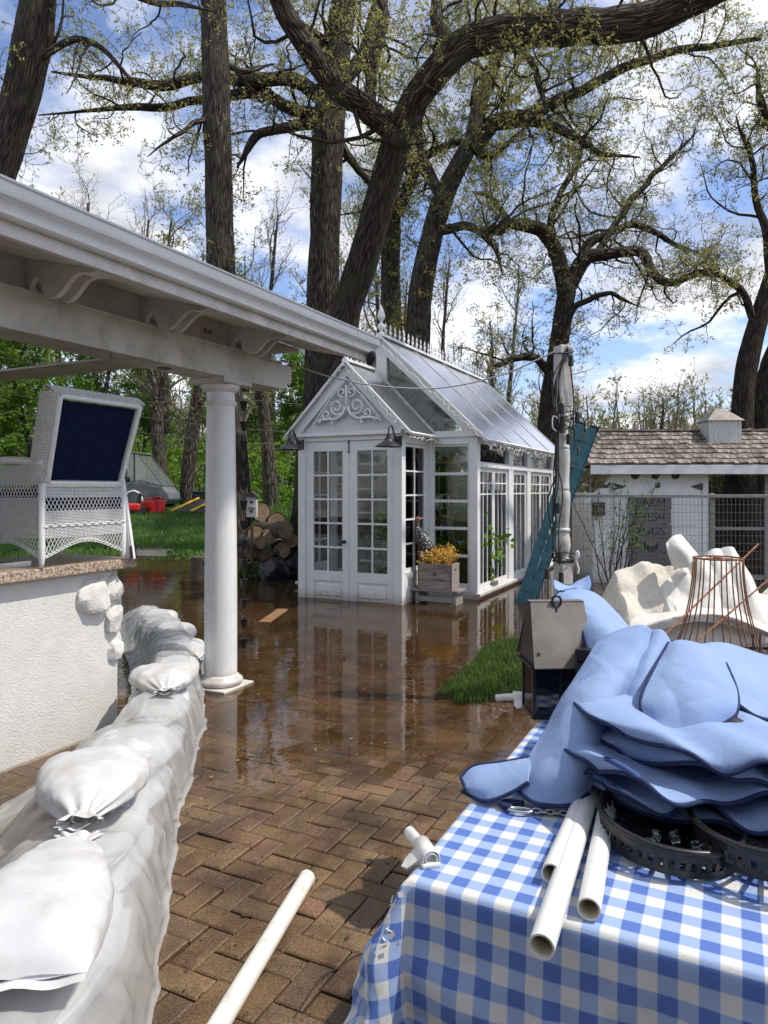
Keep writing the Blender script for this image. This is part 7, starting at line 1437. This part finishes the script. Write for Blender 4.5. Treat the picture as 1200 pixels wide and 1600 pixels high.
tray('round black slotted tray with glass stoppers beside the white pipes', (.635, 1.575, TZ + .014), .150, .055, .05, .04)
tray('second round black tray tilted over the first at the right edge', (.845, 1.50, TZ + .055), .175, .06, -.02, -.12)
for k, (x, y, s_) in enumerate([(.565, 1.50, 1), (.62, 1.475, 1.1), (.648, 1.468, .9), (.60, 1.55, .8), (.64, 1.54, .9), (.67, 1.50, .8)]):
    t = thing('glass_stopper', ['square clear glass stopper at the left of the black tray', 'bright glass stopper at the front of the black tray', 'glass ring beside the bright stopper in the black tray', 'small dark glass bead at the back left of the tray', 'small glass bead at the back of the tray', 'small glass cup at the right in the tray'][k], 'glass', (x, y, TZ + .026), k)
    t.rotation_euler = (1.2 if k in (1, 2) else .3, 0, k)
    MB().lathe([(.010 * s_, 0), (.014 * s_, .004), (.015 * s_, .02 * s_), (.012 * s_, .024 * s_), (.010 * s_, .02 * s_), (.009 * s_, .006)], 10).build('body', M['clear'], t, smooth='auto'); MB().lathe([(.0135 * s_, .024 * s_), (.0155 * s_, .026 * s_), (.0135 * s_, .028 * s_)], 10, caps=False).build('rim', M['clear'], t)
t = thing('black_tube', 'black rubber tube resting over the blue stack at the right edge', 'tube', (.86, 1.62, .93)); MB().tube([(-.05, .12, .06), (.06, .0, .0), (.16, -.12, -.07)], .03, 14, k=12).build('body', M['rubber'], t, smooth=True); MB().tube([(.145, -.10, -.058), (.165, -.125, -.073)], .033, 14).build('collar', M['black_plastic'], t, smooth=True)
# ---- grey wooden table behind with canvas and wire frame
t2 = thing('wooden_table', 'grey weathered plank table behind the checked one', 'table', (1.02, 3.22, 0), -.12)
for k in range(5): MB().box(-.05, 2.2, k * .145, k * .145 + .14, .80, .835).build('plank', M['greywood'], t2, bevel=.004)
MB().box(-.03, 2.18, -.005, .02, .715, .797).build('apron', M['greywood'], t2)
for x in (.02, 2.05):
    for y in (.03, .62): MB().box(x, x + .07, y, y + .07, -.2, .797).build('leg', M['greywood'], t2)
cv = thing('canvas_tarpaulin', 'crumpled cream canvas tarpaulin heaped on the grey wooden table', 'tarpaulin', (1.2, 3.4, .84))
def cvp(px_, py_, d_): return tuple(P(px_, py_, d_) - Vector((1.2, 3.4, .84)))
def cvsheet(ctrl, seed, mat, wr=.012, th=.01):
    A = bez(ctrl, 54, 54) - np.array([1.2, 3.4, .84]); A += surf_normals(A) * (wr * (fnoise(A, 5, 2, seed) + np.abs(fnoise(A, 4, 1, seed + 3)) * 3 + np.abs(fnoise(A, 9, 1, seed + 8)) * 1.4 - .8))[..., None]
    o = MB().grid(A).build('fold', M[mat], cv, smooth='auto', angle=30); s_ = o.modifiers.new('thickness', 'SOLIDIFY'); s_.thickness = .004; return o
def tarp(prof, Dr, Df, Db, seed, mat, amp, z0=.005, nx=150, ny=84):
    pxs = np.array([p[0] for p in prof], float); tops = np.array([p[1] for p in prof], float); u_ = np.linspace(0, 1, nx); cp_ = pxs[0] + (pxs[-1] - pxs[0]) * u_; hy = np.interp(cp_, pxs, tops)
    t = np.linspace(0, 1, ny)[:, None]; D_ = Df + (Db - Df) * t; tr_ = (Dr - Df) / (Db - Df)
    f_ = np.where(t < tr_, np.clip(t / tr_, 0, 1) ** .62, np.clip((1 - t) / (1 - tr_), 0, 1) ** .8)
    X_ = (cp_[None] - 600) / F * Dr + 0 * t; Z_ = .835 + np.maximum(CH - (hy[None] - HOR) / F * Dr - .835, 0) * f_
    A = np.stack([X_ + .05 * fnoise(np.stack([X_, D_ + 0 * X_, 0 * X_], -1), 4, 2, seed + 3), D_ + .05 * fnoise(np.stack([X_, D_ + 0 * X_, 0 * X_], -1), 4, 2, seed + 6), Z_], -1)
    w1 = np.abs(fnoise(A * np.array([1, 1, .5]), 4.2, 1, seed)); w2 = np.abs(fnoise(A * np.array([1.4, .8, .5]), 8.5, 1, seed + 1)); w3 = np.abs(fnoise(A, 17, 1, seed + 2))
    A[..., 2] += amp * (w1 * 3.0 + w2 * 1.5 + w3 * .5 - .75) * np.minimum(1, f_ * 3); A[..., 1] -= amp * (w2 * 1.6 + w1 * 1.6 - .6) * f_; A[..., 2] = np.maximum(A[..., 2], .838 + z0)
    o = MB().grid(A - np.array([1.2, 3.4, .84])).build('fold', M[mat], cv, smooth='auto', angle=28); s_ = o.modifiers.new('thickness', 'SOLIDIFY'); s_.thickness = .004; return o
tarp([(932, 985), (940, 945), (962, 895), (1000, 877), (1040, 882), (1075, 900), (1110, 915), (1160, 935), (1230, 940), (1300, 960)], 3.48, 3.18, 3.8, 4, 'canvas', .034)
tarp([(1012, 960), (1030, 915), (1060, 893), (1100, 860), (1125, 851), (1142, 857), (1158, 890), (1180, 925), (1210, 955), (1260, 985)], 3.38, 3.12, 3.62, 9, 'canvas_white', .030, .010)
tarp([(1150, 975), (1180, 940), (1215, 905), (1260, 908), (1320, 930), (1360, 970)], 3.52, 3.2, 3.8, 14, 'canvas', .03, .008)
cvsheet([[(1040, 850, 3.38), (1052, 838, 3.40), (1064, 834, 3.42)], [(1046, 868, 3.34), (1064, 858, 3.30), (1080, 852, 3.36)], [(1055, 890, 3.34), (1075, 882, 3.28), (1092, 870, 3.34)]], 2, 'canvas_white', .016)
cvsheet([[(984, 972, 3.20), (1030, 955, 3.22), (1085, 946, 3.20), (1140, 950, 3.18), (1210, 978, 3.14)], [(984, 984, 3.12), (1032, 966, 3.10), (1088, 956, 3.08), (1142, 962, 3.06), (1215, 992, 3.04)], [(996, 992, 3.10), (1040, 982, 3.10), (1090, 972, 3.08), (1142, 980, 3.08), (1215, 1003, 3.06)]], 12, 'canvas_white', .022, .010)
# rusty wire cloche
wc = P(1122, 872, 2.72)
wf = thing('wire_cloche', 'rusty wire bell-shaped frame standing in front of the canvas', 'wire frame', (wc.x, wc.y, TZ + .005)); top = wc.z - TZ - .005
MB().tube([(.088 * math.cos(a), .088 * math.sin(a), top) for a in np.linspace(0, 2 * PI, 33)[:-1]], .0034, 6, closed=True).build('top_ring', M['rust'], wf, smooth=True)
MB().tube([(.30 * math.cos(a), .30 * math.sin(a), .005) for a in np.linspace(0, 2 * PI, 41)[:-1]], .0036, 6, closed=True).build('bottom_ring', M['rust'], wf, smooth=True)
for k in range(14):
    a = 2 * PI * k / 14 + .1; MB().tube([(r_ * math.cos(a), r_ * math.sin(a), z_ * top) for r_, z_ in ((.088, 1), (.092, .85), (.11, .62), (.15, .36), (.215, .14), (.30, .01))], .0028, 5, k=16).build('rib', M['rust'], wf, smooth=True)
MB().tube([(-.088, 0, top), (-.02, 0, top - .002)], .0028, 5).build('spoke', M['rust'], wf); MB().tube([(.02, 0, top - .002), (.06, -.064, top)], .0028, 5).build('spoke', M['rust'], wf)
MB().tube([(.014 * math.cos(a), .014 * math.sin(a), top) for a in np.linspace(0, 2 * PI, 13)[:-1]], .005, 6, closed=True).build('hub', M['rust'], wf, smooth=True)
for lb, a, b in (('rusty rod leaning across the wire bell frame, upper one', P(1185, 850, 3.0), P(1020, 1010, 2.45)), ('rusty rod slanting below the other in front of the canvas', P(1230, 880, 2.95), P(1080, 1010, 2.5))):
    o = MB().tube([tuple(a), tuple(b), tuple(b + (b - a) * .28)], .0036, 6).build('rusty_rod', M['rust']); tag(o, lb, 'rod')
t = thing('wire_stand', 'dark wire stand at the right edge in front of the canvas', 'wire frame', (P(1195, 1000, 2.45).x, 2.45, .85))
for x in (-.045, -.02, .01, .05): MB().tube([(x, 0, -.09), (x + .004, 0, .20)], .003, 5).build('upright', M['black'], t)
MB().tube([(-.05, 0, .13), (-.02, -.02, .125), (.03, -.01, .14), (.08, 0, .17)], .003, 5, k=12).build('hoop', M['black'], t)
# ================================================================== THINGS ON AND BELOW THE LAWN, LEFT
def logp(name, label, c, d, L, r, seed, group='logs of the woodpile'):
    t = thing(name, label, 'log', c, group=group); d = Vector(d).normalized(); rr = np.random.RandomState(seed); n = 14
    p = np.array([tuple(d * (L * k)) for k in (0, .33, .66, 1)]); b = MB().tube(p, r * (1 + rr.normal(0, .05, 4)), n, caps=False); ob_ = b.build('bark', M['log'], t, smooth=True)
    for q, s in ((p[0], 1), (p[-1], -1)):
        a = d.cross(Vector((0, 0, 1))).normalized(); u_ = a.cross(d); vs = [tuple(Vector(q) + d * s * .004)] + [tuple(Vector(q) + (a * math.cos(2 * PI * j / n) + u_ * math.sin(2 * PI * j / n)) * r * .98) for j in range(n)]
        MB().add(vs, [(0, 1 + j, 1 + (j + 1) % n) for j in range(n)]).build('cut_end', M['logend'], t)
logs = [(408, 800, 12.9, .17, 'big dark log on top of the woodpile'), (432, 815, 12.8, .16, 'log with a pale side at the top right of the woodpile'), (446, 828, 12.4, .155, 'log with a round pale cut end on the right of the woodpile'), (400, 835, 12.6, .15, 'dark log at the left of the woodpile, second row'), (422, 838, 12.5, .13, 'small log in the middle of the woodpile'),
        (408, 848, 12.3, .11, 'thin split log with a pale end in the woodpile'), (440, 860, 12.6, .15, 'log low on the right of the woodpile'), (392, 862, 12.6, .15, 'log low on the left of the woodpile'), (418, 868, 12.6, .15, 'log at the bottom middle of the woodpile'), (455, 845, 12.9, .13, 'log against the oak trunk on the woodpile'), (380, 880, 12.7, .16, 'bottom left log of the woodpile'), (402, 890, 12.6, .16, 'bottom log of the woodpile beside the black bags'), (430, 892, 12.9, .17, 'bottom right log of the woodpile')]
for k, (px_, py_, d_, r_, lb) in enumerate(logs):
    c = P(px_, py_, d_ - .15); a = -.45 + .25 * math.sin(k * 2.3); logp('firewood_log', lb, c, (math.sin(a), math.cos(a), .03 * math.cos(k)), .75, r_, k)
def bag(label, c, s, seed):
    t = thing('rubbish_bag', label, 'bag', c, group='black bags by the woodpile'); lump('sack', (0, 0, s[2] * .6), s, seed, M['binbag'], t, .4); MB().tube([(0, 0, s[2] * 1.45), (.03, 0, s[2] * 1.65), (.06, .02, s[2] * 1.72)], [.05, .03, .06], 8).build('neck', M['binbag'], t, smooth=True)
b_ = G(428, 905); bag('shiny black rubbish bag standing in the water before the woodpile', (b_.x, b_.y, -.1), (.30, .26, .34), 3); b_ = G(457, 900); bag('black rubbish bag tucked between the other bag and the greenhouse', (b_.x, b_.y, -.1), (.24, .24, .28), 6)
t = thing('bird_house', 'weathered white bird house with two round holes above the woodpile', 'bird house', (P(394, 800, 12.2).x, 12.2, P(394, 808, 12.2).z))
MB().box(-.085, .085, -.08, .08, 0, .36).build('box', pmat('chalky_paint', (.5, .5, .48), (.66, .66, .63), 9, .8, .3), t, bevel=.006)
for z in (.10, .26): MB().lathe([(.026, 0), (.026, .004)], 14, (0, -.081, z), Matrix.Rotation(PI / 2, 4, 'X')).build('entry_hole', M['darkwood'], t)
MB().box(-.06, .06, -.12, -.081, .16, .175).build('perch_ledge', M['oldwood'], t); MB().add([(-.12, -.12, .36), (0, -.12, .45), (.12, -.12, .36), (-.12, .1, .36), (0, .1, .45), (.12, .1, .36)], [(0, 2, 1), (3, 4, 5), (0, 1, 4, 3), (1, 2, 5, 4), (0, 3, 5, 2)]).build('roof', M['darkwood'], t)
MB().tube([(0, 0, 0), (0, .02, -1.2)], .03, 8).build('pole', M['darkwood'], t)
u0 = G(383, 905); t = thing('garden_urn', 'small dark urn with a trailing green plant standing in the water', 'urn', (u0.x, u0.y, -.05))
MB().lathe([(.07, 0), (.075, .03), (.03, .06), (.025, .14), (.06, .20), (.10, .30), (.115, .33), (.10, .335), (.09, .30)], 18).build('bowl', M['galv'], t, smooth='auto')
ru = np.random.RandomState(4); lf_ = np.c_[ru.normal(0, .10, 60), ru.normal(0, .10, 60), ru.uniform(.08, .28, 60)]; v, q = leaf_mesh(ru, lf_, 2, .11, .4); kind(link('foliage', mesh_np('foliage', v, q, smooth=False), M['leaf_green'], t), 'stuff'); MB().tube([(0, 0, .3), (0, 0, .20)], .02, 6).build('stem', M['twig'], t)
c = G(428, 962); o = MB().box(-.07, .07, -.45, .45, -.012, .010).build('floating_plank', pmat('wet_plank', (.20, .10, .04), (.30, .17, .08), 6, .5, stretch=(1, 6, 1)), bevel=.003); o.location = (c.x, c.y, 0); o.rotation_euler = (0, 0, -.1); tag(o, 'brown plank floating in the water behind the column', 'plank')
c = G(314, 903); t = thing('tree_stump', 'dark cut stump standing in the water just left of the column', 'stump', (c.x, c.y, -.25)); MB().tube([(0, 0, 0), (.01, 0, .35), (.0, 0, .62)], [.22, .19, .18], 14).build('bark', M['log'], t, smooth='auto'); MB().lathe([(0, .621), (.17, .621), (.17, .623)], 14).build('cut_top', M['darkwood'], t)
# ---- covered golf cart
gc = P(222, 790, 22.2); gc.z = float(gz(gc.x, gc.y))
t = thing('covered_cart', 'golf cart under a grey and clear rain cover on the lawn', 'cart', gc, -.10); t.scale = (.86, .86, .92)
body = [(-1.35, .15), (1.15, .18), (1.28, .35), (1.22, .55), (1.0, .78), (.55, .85), (.2, .98), (-.2, .95), (-.6, .88), (-1.35, .95)]
MB().prism(body, lambda a, b, d: (a, d, b), -.55, .55).build('cover_skirt', M['grey_cover'], t, bevel=.06)
top = [(-1.1, 1.85), (.0, 1.88), (.10, 1.82), (.25, 1.62), (1.02, .80), (.2, .985), (-.2, .955), (-.6, .885), (-1.1, .96)]
clr = glass_mat('clear_vinyl', (.75, .8, .78), .12, .12, .22, (.55, .6, .58)); MB().prism(top, lambda a, b, d: (a, d, b), -.52, .52).build('clear_cover', clr, t)
MB().box(-1.2, .12, -.56, .56, 1.86, 1.93).build('roof', M['galv'], t, bevel=.03)
for x, y in ((-1.05, -.53), (-.35, -.53), (-.05, -.53), (-1.05, .53), (-.05, .53)): MB().bar((x, y, .9), (x, y, 1.87), .035).build('roof_strut', M['black'], t)
for y in (-.53, .53): MB().bar((.08, y, 1.86), (1.02, y, .80), .035).build('cover_edge', M['galv'], t)
for x in (-.75, .80):
    for y in (-.52, .52):
        w_ = MB().lathe([(.14, -.09), (.23, -.09), (.245, -.05), (.245, .05), (.23, .09), (.14, .09)], 20, (x, y, .24), Matrix.Rotation(PI / 2, 4, 'X')).build('wheel', M['rubber'], t, smooth='auto'); MB().lathe([(0, -.07), (.13, -.07), (.14, .0), (.13, .07), (0, .07)], 16, (x, y, .24), Matrix.Rotation(PI / 2, 4, 'X')).build('hub', M['silver'], w_, smooth='auto')
MB().box(-1.0, .3, -.4, .4, .55, .75).build('seat', M['black'], t, bevel=.04); MB().tube([(-.35, -.57, .3), (-.3, -.58, .52), (-.05, -.58, .62), (.2, -.58, .5), (.28, -.57, .28)], .035, 8, k=18).build('wheel_arch', M['white_shiny'], t, smooth=True)
lump('bundle', (-.45, -.45, 1.0), (.4, .12, .18), 5, M['binbag'], t, .4, 24)
def jerry(label, px_, d_, rz, s=1):
    c = P(px_, 795, d_); c.z = float(gz(c.x, c.y)); t = thing('fuel_can', label, 'fuel can', c, rz, 'red fuel cans on the lawn')
    MB().box(-.18 * s, .18 * s, -.10, .10, 0, .34 * s).build('body', M['red'], t, bevel=.03); MB().tube([(-.10 * s, 0, .34 * s), (-.08 * s, 0, .41 * s), (.06 * s, 0, .41 * s), (.10 * s, 0, .34 * s)], .018, 8, k=12).build('handle', M['red'], t, smooth=True); MB().lathe([(.03, .33 * s), (.03, .39 * s), (.0, .39 * s)], 12, (.14 * s, 0, 0)).build('cap', M['black'], t)
jerry('red fuel can at the right end of the row before the cart', 246, 21.0, .1, 1.15); jerry('red fuel can in the middle of the row before the cart', 233, 20.9, -.3, 1.1)
c = P(209, 800, 20.6); c.z = float(gz(c.x, c.y)); t = thing('leaf_blower', 'red and black garden engine on the lawn beside the fuel cans', 'garden tool', c, .4)
MB().box(-.30, .18, -.18, .18, .10, .34).build('housing', M['red'], t, bevel=.06); MB().box(.0, .34, -.16, .16, .0, .24).build('engine', M['black'], t, bevel=.03); MB().tube([(.12, 0, .22), (.14, 0, .5), (.20, 0, .62)], .06, 8, k=8).build('stack', M['black'], t, smooth=True)
for y in (-.2, .2): MB().lathe([(.11, -.03), (.12, 0), (.11, .03)], 14, (-.2, y, .12), Matrix.Rotation(PI / 2, 4, 'X')).build('wheel', M['rubber'], t)
c = P(304, 797, 21.2); c.z = float(gz(c.x, c.y)); t = thing('loading_ramp', 'black mat with two yellow bars lying at the top of the lawn', 'ramp', c, -.25)
MB().add([(-.35, -.5, .03), (.75, -.5, .03), (.7, .5, .38), (-.2, .5, .38), (-.35, -.5, 0), (.75, -.5, 0), (.7, .55, 0), (-.2, .55, 0)], [(0, 1, 2, 3), (7, 6, 5, 4), (0, 4, 5, 1), (1, 5, 6, 2), (2, 6, 7, 3), (3, 7, 4, 0)]).build('mat', M['rubber'], t)
for x in (-.35, .30): MB().bar((x - .12, -.52, .05), (x + .25, .45, .42), .07, .04).build('bar', M['yellow'], t)
c = P(322, 775, 22.6); c.z = float(gz(c.x, c.y)); t = thing('black_box', 'dark lidded box behind the yellow bars on the lawn', 'box', c, .1); MB().box(-.4, .4, -.25, .25, 0, .5).build('body', M['black_plastic'], t, bevel=.05); MB().box(-.42, .42, -.27, .27, .5, .58).build('lid', M['black_plastic'], t, bevel=.03)
# ---- overhead wires beyond the porch
for k, (a, b) in enumerate([((-20, 555, 20), (560, 640, 24)), ((-20, 610, 20), (560, 682, 24)), ((-20, 640, 20), (560, 700, 24))]):
    a_, b2 = P(*a), P(*b); m_ = (a_ + b2) / 2; m_.z -= .25; o = MB().tube([a_, m_, b2], .011, 5, k=14).build('utility_wire', M['cord']); tag(o, ['highest of three dark wires strung across the trees behind the porch', 'middle of three dark wires strung across the trees behind the porch', 'lowest of three dark wires strung across the trees behind the porch'][k], 'wire', 'wires behind the porch')
